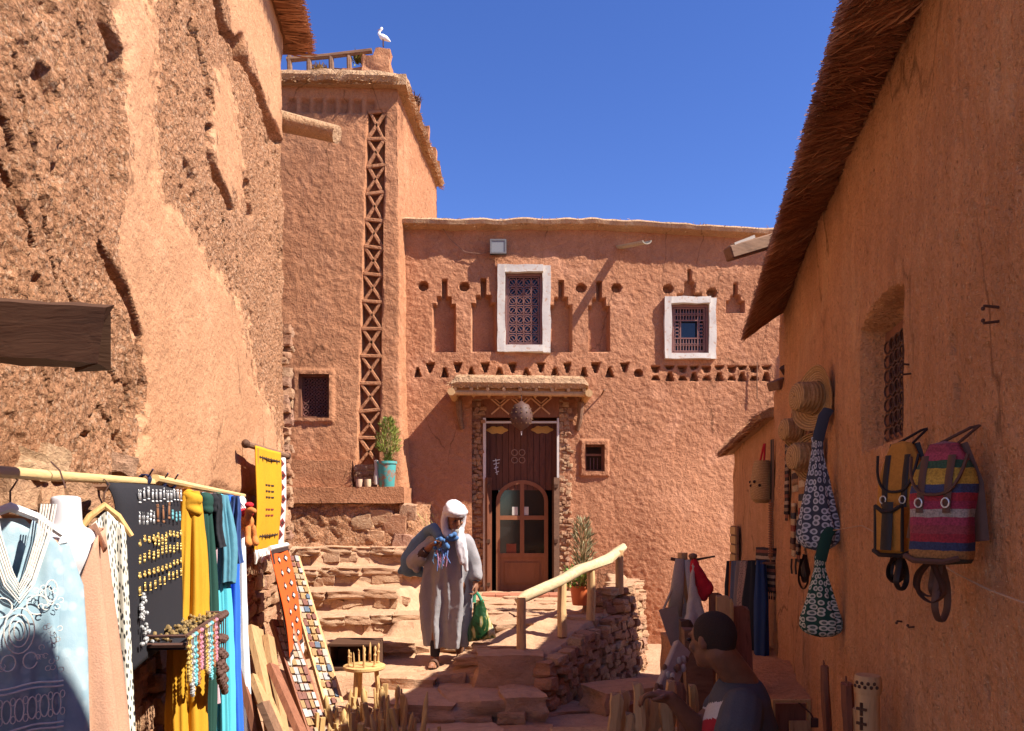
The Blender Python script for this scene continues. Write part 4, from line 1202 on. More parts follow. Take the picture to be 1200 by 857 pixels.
# ================================================================ LOW HUT
hut = thing("low_mud_hut", "low mud hut with a thin straw roof edge beyond the shaded building", "hut", (2.5, 7.2, -.3))
HX0, HY0, HX1, HY1 = 2.70*RS, 7.9*RS, 2.268, 7.92
def hutz(y): return EYE + (1.0-.09*(y/RS-7.9))*RS
hp = polyline([(HX0+.07, HY0-.3), (HX0, HY0), (HX1, HY1), (HX1+1.2, HY1+.1)], .025, 3); hz = np.arange(-.5, 2.42, .025)
HP_, _, _ = wall_path(hp, hz, lambda S, Z, X, Y: .025*fbm(S*1.5, Z*1.5, oct=3, seed=81)+.01*fbm(S*9, Z*7, oct=3, seed=82), sign=-1)
HP_[..., 2] = np.minimum(HP_[..., 2], EYE + (1.0-.09*(HP_[..., 1]/RS-7.9))*RS)
grid("wall", HP_, M_RIGHT, hut)
mb = MB(); rings = []
for y in np.linspace(HY0-.03, HY1+.08, 40):
    x = HX0+.092*(y-HY0); z = hutz(y); o = .125+.016*mnoise.noise(Vector((y*5, 0, 0)))
    rings.append([Vector((x+.04, y, z-.016)), Vector((x-o, y, z-.04)), Vector((x-o-.01, y, z+.0)), Vector((x-o*.4, y, z+.05)), Vector((x+1.1, y, z+.2)), Vector((x+1.1, y, z+.08))])
mb.loft(rings); hr = mb.build("roof", M_CAP, hut)
def gen(r):
    y = r.uniform(HY0, HY1+.06); x = HX0+.092*(y-HY0); z = hutz(y); a = Vector((x-.06, y, z+r.uniform(-.03, .025))); return a, a+Vector((-r.uniform(.05, .11), r.gauss(0, .025), r.gauss(-.015, .012))), r.uniform(.0025, .005)
strands("roof_straw", M_THATCH, hr, gen, 900, 17)
m_ = MB(); m_.box(P(889, 502, 8.9*RS)+Vector((.08, .08, 0)), (.27, .32, .16), Matrix.Rotation(.25, 3, 'Y')); m_.build("roof_box", M_REDW, hut, smooth=False, bevel=.012)
# mud bench along the foot of hut and building
bench = rough_box((1.78, 5.75, 0.0), (.85, 2.5, 1.0), 21, .025, 14).build("mud_bench", M_RIGHT); tag(bench, "broad mud bench along the foot of the shaded wall", "bench")

# ================================================================ STEPS AND TERRACE
stairs = thing("stone_steps", "worn stone steps climbing to the tower", "steps", (-1.5, 8.2, 0), kind="structure")
def mound(name, zf, x0, x1, y0, y1, mat, parent, step=.03, seed=0, amp=.02):
    X, Y = np.meshgrid(np.arange(x0, x1, step), np.arange(y0, y1, step)); Z = zf(X, Y) + amp*fbm(X*5, Y*5, oct=4, seed=seed) + .006*fbm(X*22, Y*22, oct=2, seed=seed+5)
    o = grid(name, np.stack([X, Y, Z], -1), mat, parent, sharp=None); return o
LEV = [(7.62, .14, .30), (8.12, .30, .50), (8.62, .50, .72), (9.12, .72, .93), (9.55, .93, 1.16)]
def stair_z(X, Y):
    w = .02*fbm(X*2.2, Y*.5, oct=3, seed=91) - .10*(X+1.6)
    z = np.full(X.shape, .14)
    for ye, za, zb in LEV: z = z + (zb-za)*sstep(ye-.02, ye+.02, Y + w)
    base = -.2
    lim = 1-sstep(-1.25, -1.02, X - .12*(Y-9) + .05*fbm(X*4, Y*4, oct=2, seed=92))
    hi = np.minimum(z, np.where(X > -1.2, .5, 9))
    z = np.where(Y > 8.0, .46 + (z-.46)*lim, z)
    z = np.where(Y < 8.3, np.minimum(z, .32+.18*sstep(7.55, 8.1, Y)), z)
    # front fall of the landing
    f = sstep(7.02, 7.2, Y - .28*np.clip(X+.55, -3, 0) * 0.9 + .04*fbm(X*3, Y*0, oct=3, seed=93) )
    z = base + (z-base)*f
    return z
mound("landing", stair_z, -3.0, 0.05, 6.6, 10.2, M_STEP, stairs, .025, 95, .013)
rg = random.Random(5)
for li, (ye, za, zb) in enumerate(LEV):
    x = -2.85
    while x < (-1.28+.12*(ye-9) if ye > 8.3 else -1.05):
        w_ = rg.uniform(.14, .42); d_s = rg.uniform(.3, .42)
        if rg.random() < .97:
            yo = ye + .10*(x+w_/2+1.6) + d_s*.36
            copy_piece(rg.choice(SLABS), stairs, (x+w_/2, yo + rg.uniform(-.03, .03), zb-.042+rg.uniform(-.012, .01)), (rg.uniform(-.04, .03), rg.uniform(-.035, .035), rg.uniform(-.14, .14)), (w_*1.02, d_s*rg.uniform(.9, 1.2), .09))
        x += w_
    x = -2.85
    while x < (-1.15+.12*(ye-9) if ye > 8.3 else -1.0):
        w_ = rg.uniform(.08, .2); yo = ye + .10*(x+w_/2+1.6)
        if rg.random() < .9: copy_piece(rg.choice(SLABS), stairs, (x+w_/2, yo+rg.uniform(-.0, .035), (za+zb)/2-.02+rg.uniform(-.03, .02)), (rg.uniform(-.2, .2), rg.uniform(-.2, .2), rg.uniform(-.2, .2)), (w_*1.05, .08, rg.uniform(.08, .12)), name='riser_stone')
        x += w_
# front slabs, in the shade
def slab(c, s, rz=0, tilt=0, mesh=None): return copy_piece(mesh or rg.choice(SLABS), stairs, c, (tilt, rg.uniform(-.03, .03), rz), s)
slab((-.02, 6.98, .17), (.62, .5, .34), .05); slab((-.68, 7.12, .03), (.45, .4, .2), .1); slab((-.92, 7.05, .02), (.5, .5, .2), -.05)
slab((-.30, 6.62, -.04), (.62, .75, .2), .12); slab((-.75, 6.55, -.06), (.6, .7, .2), -.06); slab((.06, 6.55, -.03), (.36, .62, .24), .18); slab((-1.2, 6.5, -.07), (.5, .7, .2), .1)
slab((-.55, 6.05, -.2), (.9, .5, .2), .2); slab((-1.2, 6.0, -.2), (.7, .6, .2), -.1); slab((.1, 6.1, -.22), (.5, .5, .2), .1); slab((.6, 6.3, -.24), (.7, .7, .16), .15); slab((.45, 6.85, -.22), (.5, .4, .18), .4)
slab((1.05, 6.9, -.1), (.75, .35, .3), .45); slab((.95, 6.3, -.25), (.6, .5, .18), .0); slab((-.1, 5.5, -.2), (1.0, .6, .14), .1); slab((-.9, 5.4, -.2), (.7, .6, .14), .3); slab((.7, 5.6, -.22), (.8, .6, .14), -.2)
for i in range(26):
    slab((rg.uniform(-1.25, .15), rg.choice((6.26, 6.3, 6.93, 6.97)), rg.uniform(-.2, -.06)), (rg.uniform(.14, .26), .16, rg.uniform(.07, .12)), rg.uniform(-.3, .3), 0, rg.choice(SLABS))

terrace = thing("stone_terrace", "raised stone terrace with rubble retaining wall before the doorway", "terrace", (.6, 8.6, 0))
TA = (.29, 6.72); TB = (1.48, 8.95); TC = (1.56, 9.9)
def ttop(X, Y):
    zr = .315 + .175*sstep(6.9, 8.0, Y); zl = .14 + .35*sstep(7.3, 9.0, Y)
    return zl + (zr-zl)*sstep(-.6, -.02, X)
def terr_z(X, Y):
    # edge line TA->TB->TC ; outside it drops
    d1 = ((X-TA[0])*(TB[1]-TA[1]) - (Y-TA[1])*(TB[0]-TA[0]))/math.hypot(TB[0]-TA[0], TB[1]-TA[1])
    d2 = ((X-TB[0])*(TC[1]-TB[1]) - (Y-TB[1])*(TC[0]-TB[0]))/math.hypot(TC[0]-TB[0], TC[1]-TB[1])
    d = np.where(Y < TB[1], d1, d2)
    z = ttop(X, Y) + .24*sstep(-.36, -.3, d)*sstep(8.25, 8.35, Y)
    return z*0 + (-.4) + (z+.4)*sstep(-.0, -.07, d)*sstep(6.9, 6.98, Y - .18*np.clip(-.25-X, 0, 1) + .03*fbm(X*4, X*0, oct=3, seed=98))
mound("terrace_floor", terr_z, -.95, 1.72, 6.66, 10.75, M_STEP, terrace, .024, 97, .022)
stone_wall(terrace, (TA[0], TA[1]), (TB[0], TB[1]), lambda t: -.3, lambda t: .31+.17*min(1, t*1.6) + (.22 if t > .72 else 0), (1, -.7), h=(.06, .11), w=(.08, .18), depth=.16, seed=24)
stone_wall(terrace, TB, TC, lambda t: -.35, lambda t: .72, (1, -.1), h=(.06, .1), w=(.08, .16), depth=.15, seed=25)
stone_wall(terrace, (TB[0]-.62, 8.3), (TB[0]-.35, 8.36), lambda t: .4, lambda t: .74, (0.2, -1), h=(.06, .1), w=(.08, .15), depth=.13, seed=26)
rg = random.Random(9)
for k in range(9): slab_o = copy_piece(rg.choice(SLABS), terrace, (rg.uniform(.95, 1.15)+.045*k, 8.4+k*.13, .735), (0, 0, rg.uniform(0, 3)), (.24, .2, .07))
for k in range(34):
    X = rg.uniform(-.55, .95); Y = rg.uniform(7.05, 10.3)
    if (X-TA[0])*(TB[1]-TA[1]) - (Y-TA[1])*(TB[0]-TA[0]) > -.5: continue
    copy_piece(rg.choice(SLABS), terrace, (X, Y, float(ttop(np.array(X), np.array(Y)))-.015), (0, 0, rg.uniform(-.3, .3)), (rg.uniform(.28, .5), rg.uniform(.22, .4), .07), name="paving_stone")
stone_wall(terrace, (-.85, 7.03), (.27, 6.9), lambda t: -.15, lambda t: .09+.24*max(0, (t-.35)/.65), (0, -1), h=(.09, .16), w=(.14, .34), depth=.2, seed=27)
# tiled door step
M_TILE = plain("terracotta_tile", (.42, .16, .09), .7, 20, .4)
for i in range(6):
    for j in range(2):
        m_ = MB(); m_.box((FX(567)+.09+i*.175, 10.05+j*.175, .505), (.168, .168, .03)); m_.build("floor_tile", M_TILE, terrace, smooth=False)

# bank of rock carrying the tower
bank = thing("rock_bank", "rough rock bank with plastered ledge under the mud tower", "rock bank", (-2.1, 9.9, 1.1))
bx = np.arange(-3.6, -1.0, .02); bz = np.arange(.4, 1.72, .02)
bp = polyline([(-3.6, 9.72), (-1.5, 9.78), (-1.22, 9.95), (-1.12, 10.3), (-1.1, 10.8)], .02, 14)
def bdisp(S, Z, X, Y):
    f1, f2, cid = worley(S*4.2, Z*6, 55)
    d = .05*fbm(S*2, Z*2, oct=4, seed=56) + .022*sstep(.0, .25, f2-f1)*(.4+cid) - .015 + .02*fbm(S*14, Z*14, oct=3, seed=57)
    return d + .10*sstep(1.7, .6, Z)
BP, _, _ = wall_path(bp, bz, bdisp); grid("rock_face", BP, M_LEFTR, bank)
for (px, py, w_, h_) in ((425, 612, .26, .18), (446, 606, .3, .2), (463, 615, .3, .26), (440, 628, .22, .14), (472, 636, .25, .22), (478, 600, .22, .2), (452, 648, .24, .14)):
    q = P(px, py, 9.78); copy_piece(random.choice(STONES), bank, q, (.1, random.uniform(-.2, .2), random.uniform(-.15, .15)), (w_, .08, h_), name="stone")
lg = rough_box(((P(344, 0, 9.8).x+P(472, 0, 9.8).x)/2-.2, 10.05, (P(0, 571, 9.75).z+P(0, 590, 9.75).z)/2), (1.85, .72, P(0, 571, 9.75).z-P(0, 590, 9.75).z), 31, .014, 12); lg.build("ledge", M_TOWER, bank)
lg2 = rough_box((-3.05, 10.02, (P(0, 541, 10).z+P(0, 571, 10).z)/2), (1.95, .3, .36), 33, .02, 10); lg2.build("ledge", M_TOWER, bank)
m_ = MB()
for j in range(4):
    for i in range(3):
        q = P(420+i*8+(j % 2)*2, 548+j*7, 10.02); copy_piece(SLABS[(i+j) % 6], bank, q, (0, 0, 0), (.088, .12, .07), name="brick")
# ================================================================ DOORSTEP PROPS
# handrail
hr_ = thing("handrail", "crooked peeled-log handrail on four posts at the terrace edge", "handrail", (.5, 7.5, .3))
posts = [(611, 767, 700, 7.0), (659, 742, 681, 7.4), (692, 723, 666, 7.9), (726, 692, 645, 8.4)]
for px, yb, yt_, Y in posts:
    a = P(px, yb+4, Y); b = P(px, yt_, Y); m_ = MB()
    m_.tube([a, a.lerp(b, .5)+Vector((random.uniform(-.01, .01), 0, 0)), b], [.047, .045, .043], 10, lump=.12); m_.build("post", M_LOG, hr_)
m_ = MB(); m_.tube([P(606, 705, 7.0), P(617, 698, 7.05), P(640, 688, 7.25), P(660, 679, 7.4), P(678, 668, 7.7), P(695, 662, 7.9), P(712, 656, 8.2), P(722, 648, 8.4), P(731, 641, 8.5)], [.04, .052, .05, .053, .055, .052, .055, .052, .044], 12, lump=.25); m_.build("rail", M_RAIL, hr_)

# floodlight
fl_ = thing("floodlight", "square grey floodlight fixed high on the house wall", "floodlight", FP(584, 293, .06))
c = FP(584, 293, .1); mb = MB(); mb.box(c, (.23, .07, .2)); fo = mb.build("housing", plain("black_housing", (.03, .028, .03), .5), fl_, smooth=False, bevel=.01)
mb = MB(); mb.box(c+Vector((0, -.038, -.0)), (.19, .008, .15)); mb.build("lens", plain("grey_lens", (.24, .24, .24), .3, 60, .3), fl_, smooth=False)
mb = MB()
for sx in (-.1, .1): mb.box(c+Vector((sx, -.042, 0)), (.022, .012, .2))
for sz in (-.088, .088): mb.box(c+Vector((0, -.043, sz)), (.178, .012, .022))
mb.build("frame", plain("dull_metal_frame", (.16, .15, .15), .5), fl_, smooth=False)
mb = MB(); mb.bar(c+Vector((0, .02, .05)), c+Vector((0, .12, .02)), .16, .02); mb.build("bracket", M_IRON, fl_, smooth=False)

# hanging lantern
M_CARVL = plain('aged_brass', (.2, .11, .05), .5)
ln = thing("hanging_lantern", "pierced dark metal lantern hanging before the doorway", "lantern", P(611, 487, 10.15))
c = P(611, 488, 10.15); mb = MB()
mb.lathe(c, [(.015, .2), (.05, .17), (.1, .15), (.13, .08), (.15, 0), (.135, -.08), (.09, -.14), (.04, -.17), (.012, -.2)], 18); mb.build("body", M_IRON, ln, sharp=50)
g = MB()
for k in range(12):
    a = 2*math.pi*k/12
    for z_, r_ in ((.1, .125), (.04, .147), (-.04, .147), (-.1, .12)): g.ball(c+Vector((math.cos(a)*r_, math.sin(a)*r_, z_)), .009, 6, 4)
g.build("studs", M_CARVL, ln)["kind"] = "stuff"
mb = MB(); mb.tube([c+Vector((0, 0, .2)), Vector((c.x, c.y, can_z-.02))], .006, 5); mb.build("chain", M_IRON, ln)
mb = MB(); mb.tube([c+Vector((0, 0, -.19)), c+Vector((0, 0, -.25))], [.014, .004], 6); mb.build("finial", M_FRAMEP, ln)

# plants
def leaf_plant(root, base, h, r, n, mat, seed, shape, stem_mat=M_DRY, lw=.008, ll=.09):
    rg = random.Random(seed); st_ = MB(); lf = MB()
    for s in range(max(5, n//60)):
        a = rg.uniform(0, 6.28); top = base + Vector((math.cos(a)*r*rg.uniform(.1, .8), math.sin(a)*r*rg.uniform(.1, .8), h*rg.uniform(.6, 1)))
        mid = base.lerp(top, .5)+Vector((rg.gauss(0, r*.2), rg.gauss(0, r*.2), 0)); st_.tube([base, mid, top], [.008, .006, .003], 5)
    for i in range(n):
        t = rg.random(); rr = r*shape(t)*math.sqrt(rg.random()); a = rg.uniform(0, 6.28)
        p = base+Vector((math.cos(a)*rr, math.sin(a)*rr, h*t)); d = Vector((math.cos(a)*rg.uniform(.2, 1), math.sin(a)*rg.uniform(.2, 1), rg.uniform(.3, 1.4))).normalized()
        w_ = d.orthogonal().normalized(); w_.rotate(Quaternion(d, rg.uniform(0, 6.28))); l = ll*rg.uniform(.6, 1.2)
        lf.add([p, p+d*l*.5+w_*lw, p+d*l, p+d*l*.5-w_*lw], [(0, 1, 2, 3)])
    st_.build("stem", stem_mat, root); lf.build("foliage", mat, root, smooth=False)
def leafmat(name, c0, c1):
    m = NT(name); r = m.n("ShaderNodeNewGeometry").outputs["Random Per Island"]; m.color(m.mix(r, c0, c1)); m.rough(.6); return m.m
M_FEATH = leafmat("feathery_green", (.10, .14, .02), (.30, .33, .06)); M_GREY = leafmat("grey_green_leaf", (.14, .14, .07), (.34, .28, .14)); M_FRESH = leafmat("fresh_leaf", (.10, .2, .03), (.4, .45, .12))
def pot(root, c, r0, r1, h, mat, n=20):
    mb = MB(); mb.lathe(c, [(r0*.95, 0), (r0, .01), (r1*.96, h*.9), (r1*1.06, h*.91), (r1*1.06, h), (r1*.92, h), (r1*.9, h*.86), (.01, h*.86)], n); return mb.build("pot", mat, root)
def bluepot():
    m = NT("worn_turquoise_paint"); v = m.coord(); n = m.noise(v, 9, 5, .7); m.color(m.mix(m.ramp(n, [(.42, 1), (.5, 0)]), (.07, .30, .28), (.28, .15, .1))); m.rough(.6); return m.m
b_ = P(453, 572, 9.85); t_ = thing("potted_plant", "feathery green plant in a worn turquoise pot on the tower ledge", "potted plant", b_)
pot(t_, b_, .10, .128, .34, bluepot()); leaf_plant(t_, b_+Vector((.02, 0, .3)), .58, .13, 1500, M_FEATH, 3, lambda t: .25+.9*math.sin(min(1, t*1.05)*math.pi)**.8 if t > .25 else .2, ll=.07, lw=.005)
b_ = P(680, 709, 8.25); t_ = thing("potted_plant", "tall dry shrub in an orange plastic pot behind the handrail", "potted plant", b_)
pot(t_, b_, .085, .115, .21, plain("orange_plastic", (.62, .15, .05), .5, 20, .2)); leaf_plant(t_, b_+Vector((.03, .05, .2)),   .7, .085, 600, M_GREY, 5, lambda t: .5+.6*math.sin(t*math.pi), ll=.11, lw=.006)
leaf_plant(t_, b_+Vector((-.02, 0, .18)), .2, .14, 300, M_FRESH, 6, lambda t: 1.0, ll=.07, lw=.013)
b_ = Vector((-.85, 9.6, .5)); t_ = thing("potted_plant", "tuft of dry yellow-green grass in a clay pot against the shaded wall", "potted plant", b_)
pot(t_, b_, .09, .12, .2, M_TILE); leaf_plant(t_, b_+Vector((0, 0, .16)), .85, .25, 160, leafmat("dry_grass", (.25, .2, .06), (.5, .4, .14)), 8, lambda t: .2+t, ll=.16, lw=.004)
for k, px in enumerate((421, 431)):
    b_ = P(px, 571, 9.72); m_ = MB(); m_.lathe(b_, [(.035, 0), (.042, .03), (.04, .1), (.03, .1), (.03, .02)], 12); o = m_.build("small_jar", plain("pale_clay%d" % k, (.55, .36+.04*k, .24), .8)); tag(o, ["squat pale clay jar beside the brick foot of the lattice", "taller pale clay jar next to the turquoise pot"][k], "jar")
m_ = MB(); b_ = P(441, 568, 9.8); m_.lathe(b_, [(.03, 0), (.035, .1), (.02, .2), (.03, .3), (.02, .31)], 12); o = m_.build("tall_jar", plain("white_jar", (.5, .42, .36), .7)); tag(o, "slim tall jar tucked behind the turquoise plant pot", "jar")

# ================================================================ LEFT STALL
def sheet(name, mat, parent, top, down, nrm, L, wf, folds=4, amp=.02, n=28, m=40, phase=0, thick=.004, ztop=None, sway=0, seedf=1):
    """hanging cloth: top=(centre, width dir), wf(v) full width"""
    c, wd = Vector(top[0]), Vector(top[1]).normalized(); nrm = Vector(nrm).normalized(); Pn = np.zeros((m, n, 3))
    for j in range(m):
        v = j/(m-1)
        for i in range(n):
            u = i/(n-1)*2-1
            f = amp*(.25+.75*v)*(math.sin(u*folds*math.pi+phase+v*.8)+.5*math.sin(u*folds*1.7*math.pi+phase*2.3+v*1.5))+sway*v*v
            f += .004*mnoise.noise(Vector((u*4+seedf, v*9, phase)))
            zt = ztop(u) if ztop else 0
            p = c+wd*(u*wf(v)/2)+nrm*f+Vector((0, 0, zt*(1-v)-L*v)); Pn[j, i] = p
    return grid(name, Pn, mat, parent, thick=thick)

pole = thing("clothes_pole", "pale cane pole strung along the sunlit wall for hanging garments", "pole", PL(100, 559, .15))
m_ = MB(); m_.tube([PL(-70, 547, .15), PL(0, 553, .15), PL(60, 558, .152), PL(130, 562, .15), PL(192, 566, .15)], [.02, .019, .0185, .018, .017], 10, lump=.12); m_.build("cane", M_BAMBOO, pole)
m_ = MB(); m_.tube([PL(182, 561, .165), PL(230, 571, .16), PL(286, 581, .16)], [.02, .018, .013], 9, lump=.15); m_.build("cane", M_BAMBOO, pole)
for px, py in ((170, 562), (188, 566), (200, 567)):
    p = PL(px, py, .15); m_ = MB(); 
    for k in range(4): ring(m_, p+Vector((0, (k-1.5)*.008, 0)), .023, .004, 10)
    m_.tube([p+Vector((.02, 0, .02)), p+Vector((.05, -.03, .045))], .004, 4); m_.build("binding", plain("navy_cord", (.03, .03, .08)), pole)
for px, py in ((150, 565), (270, 578)):
    p = PL(px, py, .15); m_ = MB(); m_.tube([p+Vector((0, 0, -.02)), p+Vector((-.3, 0, -.03))], .014, 6); m_.build("peg", M_BEAM, pole)

def hanger(name, label, p, wd, mat, w=.36, drop=.09):
    t = thing(name, label, "hanger", p-Vector((0, 0, .15))); wd = Vector(wd).normalized()
    m_ = MB(); k0 = p+Vector((0, 0, -.05)); m_.tube([k0-wd*w/2+Vector((0, 0, -drop)), k0-wd*w*.25+Vector((0, 0, -drop*.35)), k0, k0+wd*w*.25+Vector((0, 0, -drop*.35)), k0+wd*w/2+Vector((0, 0, -drop))], [.01, .014, .016, .014, .01], 8); m_.build("arms", mat, t)
    m_ = MB(); m_.tube([k0, p+Vector((0, 0, .0)), p+wd*.02+Vector((0, 0, .035)), p+Vector((0, 0, .055)), p-wd*.02+Vector((0, 0, .04))], .003, 5); m_.build("hook", M_IRON, t)
    return t
M_CORD = plain("white_embroidery", (.78, .72, .62), .8, 80, .35, .6)
M_HANG = plain("white_plastic", (.75, .74, .72), .4, 30, .1)
# --- pale blue kaftan
def kaftan_mat():
    m = NT("pale_blue_brocade"); v = m.coord(); n = m.voro(v, 22); w_ = m.noise(v, 7, 4, .6)
    c = m.mix(m.ramp(n, [(.25, 1), (.42, 0)]), (.25, .36, .41), (.35, .46, .50)); c = m.mix(m.ramp(w_, [(.4, 0), (.65, .6)]), c, (.43, .51, .53)); m.color(c); f = m.noise(v, 220, 2); m.bump(f, .2, .003); m.rough(.7); return m.m
M_KAF = kaftan_mat()
kp = PL(12, 555, .14); wd = Vector((.62, .78, 0)).normalized(); nr = Vector((.78, -.62, 0)).normalized()
hanger("clothes_hanger", "white plastic hanger under the pale blue kaftan's collar", kp+Vector((0, 0, -.055)), wd, M_HANG, .3)
kz = kp.z-.14; kc = Vector((kp.x, kp.y, kz)) + nr*.012
kt = thing("kaftan", "pale blue brocade kaftan with white cord embroidery on the cane pole", "kaftan", kc-Vector((0, 0, 1.2)))
def ksh(u):
    s = -.10*max(0, abs(u)-.34)/.66 + 0.045*(1-min(1, abs(u)/.34))
    if abs(u) < .34: s -= .24*(1-abs(u)/.34)**.9
    return s
sheet("front_panel", M_KAF, kt, (kc+nr*.035, wd), 0, nr, 1.22, lambda v: .27+.06*v, 3, .012, 48, 50, 1.2, ztop=ksh)
sheet("back_panel", M_KAF, kt, (kc-nr*.03, wd), 0, nr, 1.24, lambda v: .28+.06*v, 3, .012, 30, 40, .3, ztop=lambda u: -.10*max(0, abs(u)-.3)/.7)
for s_ in (-1, 1):
    m_ = MB(); a = kc+wd*s_*.122+Vector((0, 0, -.09)); pts = [a, a+wd*s_*.035+Vector((0, 0, -.14)), a+wd*s_*.04+nr*.01+Vector((0, 0, -.34)), a+wd*s_*.035+nr*.03+Vector((0, 0, -.85))]
    m_.tube(pts, [.045, .055, .06, .07], 14, cap=False, squash=(.55, 1, nr), lump=.35); m_.build("sleeve", M_KAF, kt, sharp=None)
def kpt(x, z, o=.05): return kc+wd*x+nr*(o+.012)+Vector((0, 0, z))
def cord(pts, r=.007, name="embroidery"):
    m_ = MB(); m_.tube([kpt(*p) for p in pts], r*.42, 5); m_.build(name, M_CORD, kt)
for o in (0, .008, .016, .024, .034, .042): 
    cord([(-.062-o, .045), (-.05-o*.9, -.05), (-.02-o*.5, -.16-o), (0, -.205-o*1.3), (.02+o*.5, -.16-o), (.05+o*.9, -.05), (.062+o, .045)], .0065)
for r1, r2 in ((.028, .05), (.042, .07), (.015, .03)): cord([(r1*math.cos(a), -.345+r2*math.sin(a)) for a in np.linspace(0, 2*math.pi, 20)], .005)
for s_ in (-1, 1):
    cord([(s_*(.05+.03*math.cos(a)), -.27+.03*math.sin(a)) for a in np.linspace(0, 5, 16)], .005); cord([(s_*(.09+.018*math.cos(a)), -.23+.035*math.sin(a)) for a in np.linspace(0, 6, 16)], .005); cord([(s_*(.03+.02*math.cos(a)), -.44+.025*math.sin(a)) for a in np.linspace(0, 6, 14)], .005)
for z in (-.515, -.53, -.645, -.66): cord([(x, z+.004*math.sin(x*40)) for x in np.linspace(-.125, .125, 12)], .0075)
for k in range(-3, 4):
    x = k*.035; cord([(x+.013*math.cos(a), -.588+.035*math.sin(a)) for a in np.linspace(0, 2*math.pi, 14)], .005)
    cord([(x+.0175+.007*math.cos(a), -.56+.012*math.sin(a)) for a in np.linspace(0, 2*math.pi, 9)], .004); cord([(x+.0175+.007*math.cos(a), -.615+.012*math.sin(a)) for a in np.linspace(0, 2*math.pi, 9)], .004)
for k in range(90):
    a = random.uniform(-.12, .12); z = random.uniform(-.49, -.2)
    if .045 < abs(a): cord([(a+.008*math.cos(q+a*90), z+.008*math.sin(q+a*90)) for q in np.linspace(0, 5, 7)], .003)

# --- white bust with tan dress
bp_ = PL(88, 600, .24); bz_ = bp_.z; fw = Vector((.80, -.6, 0)).normalized(); sw = Vector((.6, .8, 0)).normalized()
bp_ = Vector((bp_.x, bp_.y, 0))
bt = thing("mannequin_bust", "white plastic mannequin bust hung from the pole wearing the tan dress", "mannequin", Vector((bp_.x, bp_.y, 1.0)))
m_ = MB(); c = Vector((bp_.x, bp_.y, 0))-sw*.03
m_.tube([c+Vector((0, 0, 1.655)), c+Vector((0, 0, 1.65)), c+Vector((0, 0, 1.5))], [.03, .047, .055], 14); m_.ball(c+Vector((0, 0, 1.46)), (.115, .08, .10), 14, 9, Matrix.Rotation(math.atan2(sw.y, sw.x), 3, 'Z'))
m_.chain([(c+Vector((0, 0, 1.49))+sw*.09, .045), (c+Vector((0, 0, 1.51))-sw*.0, .06), (c+Vector((0, 0, 1.49))-sw*.09, .045)]); m_.ball(c+Vector((0, 0, 1.28)), (.105, .075, .2), 14, 9, Matrix.Rotation(math.atan2(sw.y, sw.x), 3, 'Z'))
organic(m_, "torso", plain("white_bust", (.62, .58, .58), .45, 20, .08), bt, .01, 5)
m_ = MB(); m_.tube([c+Vector((0, 0, 1.68)), c+Vector((-.02, 0, 1.74)), c+Vector((-.05, 0, 1.77))], .003, 5); m_.build("hook", M_IRON, bt)
M_TAN = cloth("tan_linen", (.50, .27, .17), 160, .2, bump=.5)
td = thing("tan_dress", "sleeveless tan dress on the white bust with a deep V neck", "dress", Vector((bp_.x, bp_.y, .35)))
Pn = np.zeros((46, 60, 3))
for j in range(46):
    v = j/45
    for i in range(60):
        a = 2*math.pi*i/60; ca, sa = math.cos(a), math.sin(a)   # ca along side, sa along front
        w_ = .115+.075*v+.02*math.sin(v*3); d_ = .085+.05*v
        fold = (.006+.035*v)*math.sin(a*7+2*v)+.012*v*math.sin(a*13+1)
        z = 1.50-1.15*v
        if v < .5:
            frontness = max(0, sa); neck = .16*frontness**3*(1-min(1, abs(ca)/.5)) ; z += (.045*abs(ca)**2.5 - neck)*(1-v*2)
        p = c+sw*ca*(w_+fold)+fw*sa*(d_+fold)+Vector((0, 0, z)); Pn[j, i] = p
grid("cloth", Pn, M_TAN, td, closed=True, thick=.004)
for s_ in (-1, 1):
    m_ = MB(); m_.tube([c+sw*s_*.11+fw*.03+Vector((0, 0, 1.42)), c+sw*s_*.07+fw*.095+Vector((0, 0, 1.36)), c+sw*s_*.03+fw*.115+Vector((0, 0, 1.27)), c+sw*.0+fw*.115+Vector((0, 0, 1.19))], .012, 6, squash=(1.6, .5, fw)); pass
    m_ = MB(); m_.tube([c+sw*s_*.09+fw*.085+Vector((0, 0, 1.47)), c+sw*s_*.085+fw*.03+Vector((0, 0, 1.545)), c+sw*s_*.07-fw*.06+Vector((0, 0, 1.50))], .012, 6, squash=(1.6, .5, fw)); m_.build("shoulder_strap", M_TAN, td)

# --- cream dress with black print
def print_mat(name, base, ink, sc, lo=.18, hi=.3, ringed=False):
    m = NT(name); v = m.coord(); d = m.voro(m.coord("UV", scale=(sc*.5 if not ringed else sc*.8, sc, 1)), 1.0, rnd=.45 if ringed else .9); d.node.voronoi_dimensions = '2D'; stops = [(lo, 1), (hi, 0)] if not ringed else [(.0, .25), (.16, .1), (.26, 1), (.38, 1), (.44, 0)]
    m.color(m.mix(m.ramp(d, stops), base, ink)); f = m.noise(v, 200, 2); m.bump(f, .2, .003); m.rough(.9); return m.m
dp = PL(122, 590, .17); wdx = Vector((.75, .66, 0)).normalized(); nrx = Vector((.66, -.75, 0)).normalized()
hanger("clothes_hanger", "pale wooden hanger holding the black-and-cream printed dress", dp+Vector((0, 0, .04)), wdx, M_PALEW, .2, .12)
dd = thing("printed_dress", "cream dress with black floral print between tan dress and jewellery cloth", "dress", dp-Vector((0, 0, 1.3)))
